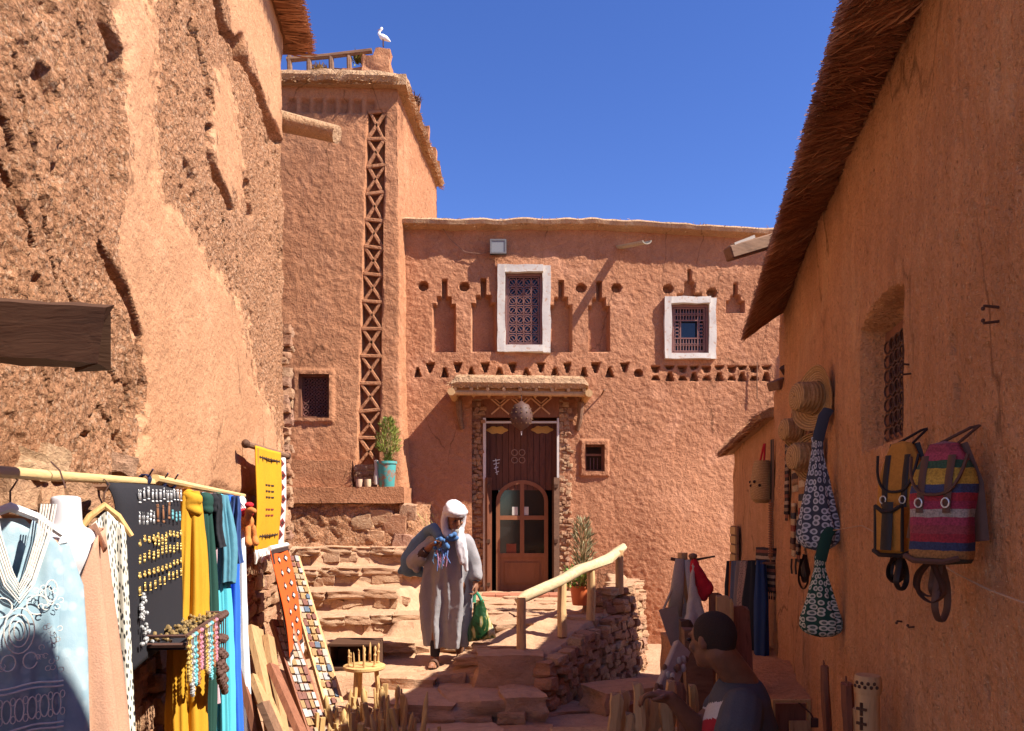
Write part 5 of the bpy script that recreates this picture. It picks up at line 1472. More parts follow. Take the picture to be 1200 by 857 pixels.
sheet("cloth", print_mat("cream_black_print", (.62, .58, .48), (.03, .03, .03), 34, .2, .34), dd, (dp+Vector((.01, -.0, -.05)), wdx), 0, nrx, 1.3, lambda v: .14+.12*v, 3, .018, 30, 44, .8, ztop=lambda u: -.07*abs(u)+.02)

# --- black jewellery cloth with rows of earrings
ja = PL(140, 566, .21); jb = PL(206, 571, .16); jw = (jb-ja); jl = jw.length; jd = jw.normalized(); jn = Vector((jd.y, -jd.x, 0)).normalized()
M_BLK = cloth("black_felt", (.022, .02, .024), 200, .1)
jt = thing("jewellery_cloth", "black felt cloth pinned with rows of earrings hanging from the pole", "display cloth", (ja+jb)/2-Vector((0, 0, .8)))
Pn = np.zeros((34, 24, 3)); H_ = .74
for j in range(34):
    v = j/33
    for i in range(24):
        u = i/23; p = ja+jd*jl*u*(1-.05*v); z = ja.z+(jb.z-ja.z)*u-H_*v*(1+.05*(1-u))
        b_ = .03*math.sin(min(1, v*8)*math.pi/2)+.01*math.sin(u*5+v*3)+ (-.05*(max(0, .12-u)/.12)**1.5)
        q = p+jn*b_; Pn[j, i] = (q.x, q.y, z)
grid("felt", Pn, M_BLK, jt, thick=.006)
def ear_mesh(kind):
    m_ = MB(); ring(m_, (0, 0, 0), .006, .0018, 8, 'x')
    if kind == 0: m_.ball((0, 0, -.02), (.004, .010, .013), 7, 5); m_.ball((0, 0, -.042), (.003, .007, .012), 6, 4)
    elif kind == 1: m_.ball((0, 0, -.028), (.003, .009, .022), 6, 5); m_.ball((0, 0, -.058), .006, 6, 4)
    else: ring(m_, (0, 0, -.022), .013, .003, 9, 'x'); m_.ball((0, 0, -.024), .005, 6, 4)
    o = m_.build("earring", None, None, sharp=None); me = o.data; bpy.data.objects.remove(o); return me
M_SILV = plain("silver", (.62, .62, .6), .35, 60, .3, .3, .6); M_GOLD = plain("gold_metal", (.75, .52, .16), .35, 60, .3, .3, .6); M_TURQ = plain("turquoise_bead", (.15, .42, .45), .4); M_CARV = plain("brown_bead", (.3, .13, .06), .5)
EAR = {}
for k in range(3):
    for nm, mt in (("s", M_SILV), ("g", M_GOLD), ("t", M_TURQ), ("b", M_CARV)):
        me = ear_mesh(k); me.materials.append(mt); EAR[(k, nm)] = me
rows = [(.10, 12, "s", 1, 1.35), (.22, 5, "s", 0, 1.5), (.22, 3, "b", 1, 1.9), (.225, 3, "t", 0, 1.3), (.33, 11, "g", 2, 1.1), (.36, 4, "g", 0, 1.1), (.43, 11, "g", 0, 1.1), (.52, 11, "g", 2, 1.0), (.60, 10, "g", 1, .9)]
for rv, nn_, kd, sh, sc_ in rows:
    u0, u1 = (.14, .92)
    if rv == .22: u0, u1 = (.14, .38) if kd == "s" else (.45, .66)
    if kd == "t": u0, u1 = .74, .9
    if rv == .36: u0, u1 = .4, .6
    for i in range(nn_):
        u = u0+(u1-u0)*i/max(1, nn_-1); p = ja+jd*jl*u; z = ja.z+(jb.z-ja.z)*u-H_*rv*(1+.05*(1-u))+random.uniform(-.008, .008)
        for dx in (-.009, .009):
            q = p+jn*.042+jd*dx*.8; copy_piece(EAR[(sh, kd)], jt, (q.x, q.y, z), (random.uniform(-.15, .15), 0, math.atan2(jd.y, jd.x)-math.pi/2), (.8, .75, sc_*.62), name="earring")
m_ = MB()
for k in range(40):
    v = random.random(); p = ja+jd*jl*(.12+.14*random.random()*(.4+v)); z = ja.z-H_*(.62+.3*v); m_.ball(Vector((p.x, p.y, z))+jn*.05, .009, 6, 4)
m_.build("bead_cluster", M_SILV, jt)["kind"] = "stuff"

# --- jewellery tray with necklaces
t0 = PL(150, 742, .05); tz_ = 1.015; T0 = Vector((LX(3.35)+.02, 3.35, tz_)); T1 = Vector((LX(4.15)+.02, 4.15, tz_))
tr = thing("jewellery_tray", "black wire-edged tray of beads fixed to the wall below the felt cloth", "tray", (T0+T1)/2)
od = Vector((1, 0.05, 0)).normalized(); m_ = MB(); A4 = [T0, T0+od*.36, T1+od*.30, T1]
prism2 = [v_-Vector((0, 0, .02)) for v_ in A4]+[v_+Vector((0, 0, .004)) for v_ in A4]; m_.add(prism2, [(3, 2, 1, 0), (4, 5, 6, 7), (0, 1, 5, 4), (1, 2, 6, 5), (2, 3, 7, 6), (3, 0, 4, 7)]); m_.build("board", M_BLK, tr, smooth=False)
m_ = MB()
for a, b in ((A4[0], A4[1]), (A4[1], A4[2]), (A4[2], A4[3])): m_.tube([a+Vector((0, 0, .04)), b+Vector((0, 0, .04))], .008, 6); m_.tube([a, b], .012, 6)
m_.build("wire_rim", M_IRON, tr)
rg = random.Random(4); m_ = MB()
for k in range(240):
    q = T0.lerp(T1, rg.random())+od*rg.uniform(.02, .3)+Vector((0, 0, .012+rg.random()*.03)); m_.ball(q, rg.uniform(.007, .013), 6, 4)
m_.build("loose_beads", plain("brass_beads", (.36, .24, .1), .4, 30, .8, .4, .4), tr)["kind"] = "stuff"
NECK = [("brass", M_GOLD), ("silver", M_SILV), ("turquoise", M_TURQ), ("brown bead", M_CARV), ("pink bead", plain("pink_bead", (.5, .2, .25), .4)), ("black disc", M_IRON)]
for k in range(15):
    t = k/14; big = k > 11
    e = A4[1].lerp(A4[2], t)+od*.015; L = rg.uniform(.16, .3) if not big else .34+.04*(k-12)
    nm, mt = NECK[k % 6] if not big else NECK[5]
    w_ = .03 if not big else .05; dy = (A4[2]-A4[1]).normalized(); m_ = MB(); nb = 26 if not big else 14
    for i in range(nb):
        a = math.pi*i/(nb-1); q = e+dy*w_*math.cos(a)*(.5+.5*math.sin(a))+Vector((0, 0, .03-L*max(0, math.sin(a))**.8)); m_.ball(q, (.0085 if not big else .02) if i % 3 else (.011 if not big else .022), 6, 4, )
    m_.tube([e+dy*w_*math.cos(a)*(.5+.5*math.sin(a))+Vector((0, 0, .03-L*max(0, math.sin(a))**.8)) for a in np.linspace(0, math.pi, 30)], .003, 4)
    o = m_.build("necklace", mt); tag(o, ["%s %s necklace looped over the front edge of the jewellery tray" % (["short", "longer"][min(1, k // 6)], nm), "%s chain of large black discs at the far corner of the jewellery tray" % ["shortest", "middle", "longest"][max(0, min(2, k-12))]][big], "necklace", "necklaces on the jewellery tray")

# --- scarves
def scarf(px, py0, w, L, mat, name_, label, off=.17, knot=True, nf=4, seed=0, spread=.35, dep=.055):
    p = PL(px, py0, off); t = thing("scarf", label, "scarf", p-Vector((0, 0, L)), "scarves hanging on the pole"); rg = random.Random(seed)
    dirw = Vector((.62, .78, 0)).normalized(); dn = Vector((.78, -.62, 0)).normalized(); Pn = np.zeros((50, 72, 3)); ph = rg.uniform(0, 6)
    for j in range(50):
        v = j/49; ww = w*(.62+spread*min(1, v*2.2)+.1*v); dp_ = dep*(.7+.4*v)
        if v < .02: ww *= .8
        for i in range(72):
            a = 2*math.pi*i/72; r = 1+.30*math.sin(a*nf+ph+v*1.5)*min(1, .3+v*3)+.2*math.sin(a*(nf*2+1)+ph*2+v*2.5)*min(1, v*4)+.06*mnoise.noise(Vector((a*3, v*14, ph)))
            q = p+dirw*math.cos(a)*ww/2*r+dn*math.sin(a)*dp_*r+Vector((.01*math.sin(v*5+ph), 0, .02-L*v+.03*math.cos(a+ph)*v)); Pn[j, i] = q
    grid("cloth", Pn, mat, t, closed=True)
    if knot:
        m_ = MB(); 
        for k in range(3): m_.ball(p+dn*.015+Vector((0, 0, -.01-.03*k)), (w*.42, .045, .035), 12, 7, Matrix.Rotation(.5*(-1)**k, 3, 'Y'))
        organic(m_, "knot", mat, t, .008, 2)
    return t
C_ = cloth
scarf(222, 580, .165, 1.5, C_("mustard_cotton", (.58, .29, .02)), "", "mustard yellow scarf knotted on the thin end of the pole", seed=1, nf=5)
scarf(240, 582, .10, 1.55, C_("bottle_green_cotton", (.018, .06, .045)), "", "dark bottle-green scarf beside the mustard one", seed=2)
scarf(246, 582, .06, 1.2, C_("pale_pink_cotton", (.62, .42, .45)), "", "thin pale pink scarf squeezed beside the dark green one", seed=3, knot=False, off=.16)
scarf(251, 583, .09, .28, C_("black_cotton", (.02, .02, .024)), "", "short black scarf tied in a knot on the pole", seed=4, off=.20)
scarf(258, 584, .11, 1.55, C_("turquoise_cotton", (.10, .48, .56)), "", "bright turquoise scarf hanging to the ground", seed=5, nf=5)
scarf(263, 584, .09, .55, C_("teal_cotton", (.10, .27, .34)), "", "short grey-teal scarf over the royal blue one", seed=6, off=.20, knot=False)
scarf(270, 585, .11, 1.6, C_("royal_blue_cotton", (.03, .14, .62)), "", "royal blue scarf hanging to the ground", seed=7, nf=5)
scarf(274, 585, .07, .4, C_("navy_cotton", (.035, .07, .2)), "", "short navy scarf over the royal blue and white ones", seed=8, off=.20, knot=False)
scarf(280, 585, .10, 1.62, C_("white_cotton", (.78, .77, .76)), "", "plain white scarf at the tip of the pole", seed=9, off=.15)
scarf(236, 581, .05, 1.0, C_("light_blue_cotton", (.5, .66, .74)), "", "thin light blue scarf between mustard and green ones", seed=10, knot=False, off=.15)

# --- plush camel
cp_ = PL(287, 612, .2); cam_t = thing("toy_camel", "orange plush toy camel with red hat hanging at the end of the pole", "toy", cp_-Vector((0, 0, .15)))
M_PLUSH = cloth("orange_plush", (.62, .2, .05), 120, .3, bump=.6); M_REDC = cloth("red_felt", (.5, .02, .03), 160)
m_ = MB(); m_.ball(cp_, (.06, .075, .06), 12, 8); m_.ball(cp_+Vector((0, .02, .055)), (.035, .04, .04)); m_.chain([(cp_+Vector((.03, -.05, .0)), .03), (cp_+Vector((.05, -.09, .03)), .024), (cp_+Vector((.06, -.09, .08)), .028), (cp_+Vector((.1, -.12, .075)), .02)])
for sx in (-.035, .035):
    for sy in (-.05, .05): m_.chain([(cp_+Vector((sx, sy, -.04)), .024), (cp_+Vector((sx*1.2, sy*1.3, -.10)), .02), (cp_+Vector((sx*1.3+.01, sy*1.4-.02, -.14)), .026)])
organic(m_, "body", M_PLUSH, cam_t, .007, 3)
m_ = MB(); m_.ball(cp_+Vector((0, .0, .06)), (.06, .07, .035)); m_.ball(cp_+Vector((.06, -.09, .115)), (.03, .035, .02)); m_.ball(cp_+Vector((.045, -.07, -.15)), (.02, .02, .015)); m_.build("red_trim", M_REDC, cam_t)
m_ = MB(); m_.tube([cp_+Vector((0, 0, .09)), cp_+Vector((-.04, -.02, .15))], .003, 4); m_.build("loop", M_IRON, cam_t)

# --- rugs on the wall
def rug(root, name, TL, TR, L, mat, nrm, sway=.0, n=24, m=40, belly=.02, shrink=0.0):
    TL = Vector(TL); TR = Vector(TR); nrm = Vector(nrm).normalized()
    def f(u, v, o=0.0):
        p = TL.lerp(TR, u*(1-shrink*v)); return p+nrm*(belly*math.sin(v*3.5+u)*v+o+.006*math.sin(u*9)+sway*v)+Vector((0, 0, -L*v))
    Pn = np.array([[f(i/(n-1), j/(m-1)) for i in range(n)] for j in range(m)]); grid(name, Pn, mat, root, thick=.008); return f
def motif(root, f, u, v, du, dv, mat, shape='diamond', name="motif", o=.008):
    m_ = MB()
    if shape == 'diamond': pts = [(u-du, v), (u, v-dv), (u+du, v), (u, v+dv)]
    else: pts = [(u-du, v-dv), (u+du, v-dv), (u+du, v+dv), (u-du, v+dv)]
    A = [f(a, b, o) for a, b in pts]; B = [f(a, b, o-.006) for a, b in pts]; m_.add(A+B, [(0, 1, 2, 3), (7, 6, 5, 4), (0, 4, 5, 1), (1, 5, 6, 2), (2, 6, 7, 3), (3, 7, 4, 0)]); m_.build(name, mat, root, smooth=False)
def fringe(root, f, mat, L, u0=0., u1=1., n=30, seed=0, name="fringe"):
    rg = random.Random(seed); m_ = MB()
    for k in range(n):
        u = u0+(u1-u0)*(k+.5)/n; p = f(u, 1.0); m_.tube([p+Vector((0, 0, .01)), p+Vector((rg.gauss(0, .006), rg.gauss(0, .006), -L*.5)), p+Vector((rg.gauss(0, .012), rg.gauss(0, .012), -L*rg.uniform(.8, 1.1)))], [.010, .012, .008], 5)
    m_.build(name, mat, root)
M_YEL = cloth("yellow_wool", (.60, .30, .012), 150, .2, bump=.5); M_WOOL = cloth("white_wool", (.72, .66, .58), 120, .2, bump=.6); M_ORW = cloth("orange_red_wool", (.66, .10, .015), 150, .2, bump=.5); M_DKW = cloth("dark_wool", (.05, .025, .02), 150); M_MAR = cloth("maroon_wool", (.22, .03, .03), 150)
r0 = P(292, 522, 5.75); r1 = P(334, 538, 6.75); rn = (r1-r0).normalized(); rnn = Vector((rn.y, -rn.x, 0)).normalized()
r0.z = r1.z = 2.10
dw = thing("rug_dowel", "dark wooden dowel holding up the yellow and white rugs", "dowel", r0)
m_ = MB(); m_.tube([r0-rn*.06, r1+rn*.06], .024, 9); m_.build("rod", M_BEAM, dw)
m_ = MB(); m_.ball(r0-rn*.08, .034, 8, 6); m_.ball(r1+rn*.08, .034, 8, 6); m_.build("end_knob", M_DARKW, dw)
m_ = MB()
for t in (.12, .9): q = r0.lerp(r1, t); m_.tube([q, q+Vector((-.16, .05, .02))], .008, 5)
m_.build("peg", M_IRON, dw)
wr = thing("wall_rug", "white wool rug with maroon diamonds hanging beside the yellow rug", "rug", r0.lerp(r1, .8)-Vector((0, 0, .85)))
f = rug(wr, "weave", r0.lerp(r1, .6)-rnn*.0, r1, .82, M_WOOL, rnn)
for k in range(7): 
    motif(wr, f, .62+.1*(k % 2), .1+k*.125, .2, .05, M_MAR); motif(wr, f, .62+.1*(k % 2), .1+k*.125, .08, .02, M_DKW, o=.012)
fringe(wr, f, M_WOOL, .08, n=14, seed=1)
yr = thing("wall_rug", "mustard yellow rug with dark geometric lines and white fringe on the wall dowel", "rug", r0.lerp(r1, .3)-Vector((0, 0, .85)))
f = rug(yr, "weave", r0.lerp(r1, .05)+rnn*.03, r0.lerp(r1, .74)+rnn*.03, .80, M_YEL, rnn, belly=.025)
for v in (.1, .86):
    for k in range(9): motif(yr, f, .12+k*.095, v+.01*(k % 2), .02, .03 if k % 2 else .015, M_DKW)
    motif(yr, f, .5, v, .4, .006, M_DKW, 'rect')
for v in (.36, .42, .48, .60, .66): 
    for k in range(3): motif(yr, f, .35+k*.13, v, .045, .008, M_DKW if v < .55 else M_MAR, 'rect')
motif(yr, f, .06, .5, .012, .48, M_BRASS, 'rect')
fringe(yr, f, M_WOOL, .09, n=26, seed=2)
q0 = P(316, 648, 5.85); q1 = P(336, 640, 6.55); q0.z = q1.z = 1.32
rr = thing("wall_rug", "orange-red rug with white diamonds and dark border hanging low on the stone wall", "rug", q0.lerp(q1, .5)-Vector((0, 0, .9)))
qn = (q1-q0).normalized(); qnn = Vector((qn.y, -qn.x, 0)).normalized()
f = rug(rr, "weave", q0, q1, .84, M_ORW, qnn, sway=.16, belly=.03)
for uu in (.04, .96): motif(rr, f, uu, .5, .035, .49, M_DKW, 'rect')
for v in (.03, .96): motif(rr, f, .5, v, .42, .02, M_DKW, 'rect')
for j in range(7):
    for i in range(2): motif(rr, f, .3+.4*i, .12+j*.122, .1, .038, M_DKW); motif(rr, f, .3+.4*i, .12+j*.122, .05, .02, M_WOOL, o=.012)
fringe(rr, f, M_WOOL, .11, n=24, seed=3); 
m_ = MB(); m_.tube([f(0, 0), f(1, 0)], .02, 7); m_.build("top_hem", M_WOOL, rr)

# --- leaning display boards
def disp_board(label, A, B, width, side, mat, seed, rows_, cols, pics):
    A = Vector(A); B = Vector(B); d = (B-A); L = d.length; d.normalize(); s = Vector(side); s = (s-d*s.dot(d)).normalized(); nn = s.cross(d).normalized()
    if nn.x < 0: nn = -nn
    t = thing("display_board", label, "display board", B); m_ = MB(); C = (A+B)/2; M = Matrix((s, d, nn)).transposed(); m_.box(C, (width, L, .03), M); m_.build("board", mat, t, smooth=False, bevel=.005)
    for sx in (-1, 1): m_ = MB(); m_.box(C+s*sx*(width/2-.012)+nn*.02, (.024, L*.998, .025), M); m_.build("edge_strip", mat, t, smooth=False)
    rg = random.Random(seed)
    for j in range(rows_):
        for i in range(cols):
            p = A+d*L*(j+.5)/rows_+s*width*((i+.5)/cols-.5)*.88+nn*.024; ww = width*.8/cols*rg.uniform(.7, 1.0); hh = L/rows_*rg.uniform(.65, .92)
            m_ = MB(); Mr = M @ Matrix.Rotation(rg.uniform(-.08, .08), 3, 'Z'); m_.box(p, (ww, hh, rg.uniform(.012, .03)), Mr); o = m_.build("trinket_card", rg.choice(pics), t, smooth=False)
    return t
PIC = [plain("card_white", (.40, .34, .27), .6, 120, .9), plain("card_blue", (.10, .13, .17), .6, 60, .7), plain("card_ochre", (.34, .20, .08), .6, 120, .9), plain("card_grey", (.32, .3, .29), .6, 60, .8), plain("card_red", (.2, .08, .055), .6, 90, .9), plain("card_sand", (.36, .25, .15), .6, 120, .9)]
disp_board("long leaning board covered with painted cards and trinkets by the steps", (-2.18, 7.55, 1.15), (-1.42, 6.2, -.05), .17, (.6, .75, .1), M_LOG, 3, 22, 3, PIC)
PIC2 = [plain('trinket_bone', (.5, .44, .35), .5, 140, .9), plain('trinket_silver', (.34, .33, .31), .4, 140, .9)]
disp_board("short leaning wooden board with rows of pale trinkets below the red rug", (-1.86, 6.15, .72), (-1.36, 5.55, -.16), .19, (.45, .85, .1), M_REDW, 5, 16, 4, [PIC2[0], PIC[5], PIC[0], PIC2[1], PIC[2], PIC[4]])
# leaning planks
PLK = [((-1.98, 5.3, .95), (-1.72, 5.2, .1), .10, M_REDW, "red-brown plank leaning under the scarves"), ((-1.86, 5.5, .78), (-1.55, 5.2, -.1), .13, M_PLANK, "rough pale plank leaning beside the red-brown one"), ((-1.84, 5.8, .66), (-1.6, 5.45, -.1), .12, M_PLANK, "raw split plank leaning below the rug fringe"), ((-1.72, 5.5, .50), (-1.28, 5.1, -.14), .11, M_REDW, "dark squared timber leaning over a raw plank"), ((-1.62, 5.0, .36), (-1.36, 4.9, -.14), .12, M_BEAM, "short brown log end leaning low by the scarves"), ((-1.78, 5.35, .45), (-1.42, 5.0, -.1), .16, M_PLANK, "wide pale offcut leaning among the planks"), ((-1.9, 5.75, .72), (-1.72, 5.5, -.1), .1, M_PLANK, "narrow pale slat leaning on the stone wall")]
for a, b, w_, mt, lb_ in PLK:
    a = Vector(a); b = Vector(b); n_ = 9; m_ = MB(); d = (b-a).normalized(); s = Vector((0, 1, 0)); s = (s-d*s.dot(d)).normalized(); u_ = s.cross(d); rings = []
    for i in range(n_):
        t = i/(n_-1); p = a.lerp(b, t); k = 1+.15*mnoise.noise(Vector((t*4, w_*90, 0))); rings.append([p+s*w_/2*k+u_*.02, p-s*w_/2*k+u_*.022, p-s*w_/2*k-u_*.02, p+s*w_/2*k-u_*.02])
    m_.loft(rings); o = m_.build("leaning_plank", mt, sharp=30); tag(o, lb_, "plank")
m_ = MB(); m_.box((-1.27, 5.15, -.08), (.2, .14, .02), Matrix.Rotation(.4, 3, 'Z')); m_.box((-1.27, 5.15, -.065), (.17, .11, .02), Matrix.Rotation(.42, 3, 'Z')); o = m_.build("folded_cloth", M_WOOL, smooth=False); tag(o, "folded white cloth lying among the planks", "cloth")

# --- carved wooden figures
FIG = []
def fig_mesh(kind, seed):
    rg = random.Random(seed); m_ = MB(); h = 1.0
    if kind == 0:    # pointed stick
        m_.tube([(0, 0, 0), (.01, 0, .4), (-.01, .01, .85), (0, 0, 1)], [.075, .08, .07, .012], 7, lump=.2)
    elif kind == 1:  # turned figure with head
        m_.lathe((0, 0, 0), [(.14, 0), (.15, .06), (.08, .1), (.07, .5), (.11, .56), (.06, .64), (.05, .7), (.09, .8), (.08, .92), (.02, 1)], 10)
    elif kind == 2:  # flat cut stick
        m_.bar((0, 0, 0), (.03, 0, 1), .16, .09); 
    else:            # forked stick
        m_.tube([(0, 0, 0), (0, 0, .6), (.07, 0, 1)], [.08, .07, .03], 7, lump=.2); m_.tube([(0, 0, .55), (-.08, .02, .92)], [.06, .03], 6)
    o = m_.build("carved_stick", M_PALEW, None, sharp=40, base_origin=False) if False else m_.build("carved_stick", M_PALEW, None, sharp=40)
    me = o.data; bpy.data.objects.remove(o); return me
FIG = [fig_mesh(k % 4, k) for k in range(8)]
def stick(x, y, z, h, k, label, group, tilt=.08, mat=None, cat="wooden figure", name="carved_stick", w=1.0):
    o = bpy.data.objects.new(name, FIG[k]); COL.objects.link(o); o.location = (x, y, z); o.scale = (h*.75*w, h*.75*w, h) if h < .36 else (.25*w, .25*w, h); o.rotation_euler = (random.uniform(-tilt, tilt), random.uniform(-tilt, tilt), random.uniform(0, 6)); tag(o, label, cat, group); return o
tb = thing("round_stand", "low round wooden stand crowded with carved figures by the steps", "stand", (-1.24, 6.45, -.1))
m_ = MB(); m_.lathe((-1.24, 6.45, .28), [(.165, 0), (.175, .01), (.175, .03), (.16, .035)], 22); m_.build("top", M_PALEW, tb)
for k in range(3): a = k*2.1; m_ = MB(); m_.tube([(-1.24+.1*math.cos(a), 6.45+.1*math.sin(a), .28), (-1.24+.14*math.cos(a), 6.45+.14*math.sin(a), -.18)], .02, 7); m_.build("leg", M_PALEW, tb)
rg = random.Random(12)
for k in range(9): 
    a = k*.7; r_ = .13 if k else 0; stick(-1.24+r_*math.cos(a), 6.45+r_*math.sin(a), .313, rg.uniform(.1, .21), (1, 5, 0, 3)[k % 4], ["turned", "knobbed", "pointed", "forked"][k % 4]+" small carved figure standing on the round stand", "figures on the round stand", .04)
for k in range(40):
    x = rg.gauss(-.98, .2); y = rg.uniform(5.15, 5.5); stick(x, y, float(ground_z(np.array(x), np.array(y)))-.03, rg.uniform(.22, .5), (0, 2, 4, 6, 7)[k % 5], ["pointed", "flat-cut"][k % 2]+" tall rough stake in the shaded row before the carvings", "tall stakes in the shade", .2, cat="stake", name="tall_stake")
for k in range(62):
    x = rg.uniform(-1.5, -.82); y = rg.uniform(5.35, 6.25); 
    if y > 6.0 and x < -1.3: continue
    stick(x, y, float(ground_z(np.array(x), np.array(y)))-.03, rg.uniform(.2, .36) + (.1 if y > 5.9 else 0), k % 8, ["pointed wooden stick", "turned wooden figure", "flat-cut wooden stick", "forked wooden stick"][k % 4]+" in the crowd of carvings on the ground by the steps", "carved sticks on the ground")
cr = thing("dark_hollow_box", "added dark open box standing in for a dark hollow behind the carved figures", "dark box", (-1.5, 7.1, .12))  # invented box of dark boards, stands in for a dark void by the step
for (c, s) in (((-1.46, 7.2, .38), (.44, .36, .02)), ((-1.46, 7.2, .16), (.44, .36, .02)), ((-1.675, 7.2, .27), (.02, .355, .2)), ((-1.245, 7.2, .27), (.02, .355, .2)), ((-1.46, 7.37, .27), (.41, .015, .2))):
    m_ = MB(); m_.box(c, s); m_.build("board", M_DARKW, cr, smooth=False)
# ================================================================ GOODS ON THE SHADED WALL
WD = Vector((.237, 1, 0)).normalized()      # along the wall, away from the viewer
WN = Vector((-1, .237, 0)).normalized()     # out of the wall
def nail(p, name="wall_peg"):
    pass
pegs = [(1171, 362), (1171, 376), (1070, 429), (1071, 437), (1064, 730), (1078, 733)]
for k, (px, py) in enumerate(pegs):
    p = PR(px, py, .0); m_ = MB(); m_.tube([p-WN*.02, p+WN*.035+WD*-.01+Vector((0, 0, .006*(-1)**k))], .0032, 6); m_.ball(p+WN*.036+WD*-.01, .005, 6, 4); o = m_.build("wall_peg", M_IRON)
    tag(o, ["upper of two iron pegs high on the shaded wall, away from the window", "lower of two iron pegs high on the shaded wall, away from the window", "upper iron peg beside the window of the shaded wall", "lower iron peg beside the window of the shaded wall", "bent iron peg in the wall below the backpack straps", "straight iron peg in the wall below the backpack straps"][k], "peg")
m_ = MB(); pts = [PR(975, 622, .03), PR(1010, 616, .03), PR(1040, 632, .03), PR(1085, 650, .035), PR(1120, 672, .03), PR(1160, 692, .03), PR(1215, 712, .03)]; m_.tube(pts, .0022, 5); o = m_.build("string", plain("twine", (.5, .32, .2), .9)); tag(o, "pale twine strung along the shaded wall behind the backpacks", "string")

# --- straw hats
def hat(label, px, py, R, rc, hc, flop):
    p = PR(px, py, .06); t = thing("straw_hat", label, "hat", p, "straw hats on the shaded wall"); hn = (WN+Vector((0, -.45, .05))).normalized(); hd_ = Vector((0, 0, 1)).cross(hn).normalized(); M = Matrix((hd_, hn.cross(hd_), hn)).transposed()
    Pn = np.zeros((40, 40, 3))
    for j in range(40):
        v = j/39
        for i in range(40):
            a = 2*math.pi*i/40
            if v < .45: r = R-(R-rc)*(v/.45); h = .01+.015*(1-v/.45)*math.sin(2*a+flop)+.02*(1-v/.45)**2
            elif v < .8: tt = (v-.45)/.35; r = rc*(1-.12*tt); h = .012+hc*tt
            else: tt = (v-.8)/.2; r = rc*.88*math.cos(tt*math.pi/2*.985); h = .012+hc+.018*math.sin(tt*math.pi/2)
            r += .0025*math.sin(v*90)
            Pn[j, i] = p+M @ Vector((r*math.cos(a), r*math.sin(a), h))
    grid("weave", Pn, M_STRAWH, t, closed=True, thick=.004)
    m_ = MB(); m_.tube([p+M @ Vector((rc*1.0*math.cos(a), rc*1.0*math.sin(a), .03)) for a in np.linspace(0, 2*math.pi, 28)], .007, 5, cap=False); m_.build("band", M_STRAWD, t)
def strawhat():
    m = NT("woven_straw"); v = m.coord(scale=(1, 1, 1)); w_ = m.n("ShaderNodeTexWave", wave_type='RINGS'); w_.inputs["Scale"].default_value = 26; w_.inputs["Distortion"].default_value = 1.5; w_.inputs["Detail"].default_value = 2; m.l(v, w_.inputs[0]); n = m.noise(v, 90, 3)
    c = m.mix(w_.outputs["Fac"], (.34, .19, .07), (.55, .34, .15)); c = m.mix(m.ramp(n, [(.4, .4), (.6, 0)]), c, (.25, .13, .05)); m.color(c); m.bump(w_.outputs["Fac"], .5, .006); m.rough(.75); return m.m
M_STRAWH = strawhat(); M_STRAWD = plain("dark_straw", (.3, .16, .06), .8)
hat("wide straw sun hat hung highest on the shaded wall", 958, 467, .165, .08, .10, 0.4)
hat("straw sun hat hung just below the widest hat", 953, 537, .13, .078, .10, 2.0)

hat("small straw hat half hidden behind the other hats near the wall corner", 938, 505, .11, .07, .09, 1.2)
def stripes(name, cols, sc, axis='z', seed=0):
    m = NT(name); tc = m.n("ShaderNodeTexCoord"); sp = m.n("ShaderNodeSeparateXYZ"); m.l(tc.outputs["Object"], sp.inputs[0]); z = sp.outputs[{'x': 0, 'y': 1, 'z': 2}[axis]]
    nn = m.noise(m.coord(), 30, 2); zz = m.math('ADD', z, m.math('MULTIPLY', nn, .006)); fr = m.math('FRACT', m.math('MULTIPLY', zz, sc))
    n = len(cols); c = m.ramp(fr, [(i/n, k) for i, k in enumerate(cols)], 'CONSTANT'); f = m.noise(m.coord(), 220, 2); c = m.mix(m.ramp(f, [(.35, .4), (.6, 0)]), c, (.02, .01, .01)); m.color(c); m.bump(f, .3, .003); m.rough(.9); return m.m
BERB = [(.30, .16, .08), (.06, .03, .025), (.45, .3, .16), (.25, .05, .03), (.5, .36, .2), (.05, .05, .06), (.35, .18, .08), (.55, .42, .26)]
M_KIL = stripes("kilim_stripes", BERB, 3.1); M_KIL2 = stripes("kilim_stripes_dark", [(.04, .03, .03), (.3, .2, .12), (.05, .03, .03), (.42, .3, .2), (.06, .04, .03), (.24, .08, .05)], 7)
def flat_strip(name, label, cat, px, py, w, L, mat, off=.03, group=None, th=.012, folds=2):
    p = PR(px, py, off); t = thing(name, label, cat, p-Vector((0, 0, L)), group)
    sheet("weave", mat, t, (p, WD), 0, WN, L, lambda v: w*(1-.1*v), folds, .008, 16, 26, px, thick=th)
    fr_ = MB(); rg = random.Random(px)
    for k in range(12): q = p+WD*(w*.9)*(k/11-.5)+Vector((0, 0, -L)); fr_.tube([q, q+Vector((0, rg.gauss(0, .006), -.045))], .004, 4)
    fr_.build("fringe", mat, t); return t
flat_strip("woven_strip", "striped woven strip hanging behind the two straw hats", "weaving", 932, 478, .26, .5, M_KIL)
flat_strip("woven_strip", "brown and cream woven strip hanging below the lower hat", "weaving", 940, 555, .22, .36, M_KIL, off=.05)
flat_strip("woven_strip", "narrow dark woven strip hanging nearest the wall corner", "weaving", 922, 520, .12, .5, M_KIL2)
flat_strip("woven_strip", "short cream and red woven strip low beside the slate-blue bag", "weaving", 930, 590, .16, .3, M_KIL, off=.04)
flat_strip("woven_strip", "dark banded strip hanging above the leather straps", "weaving", 936, 600, .1, .26, M_KIL2, off=.05)
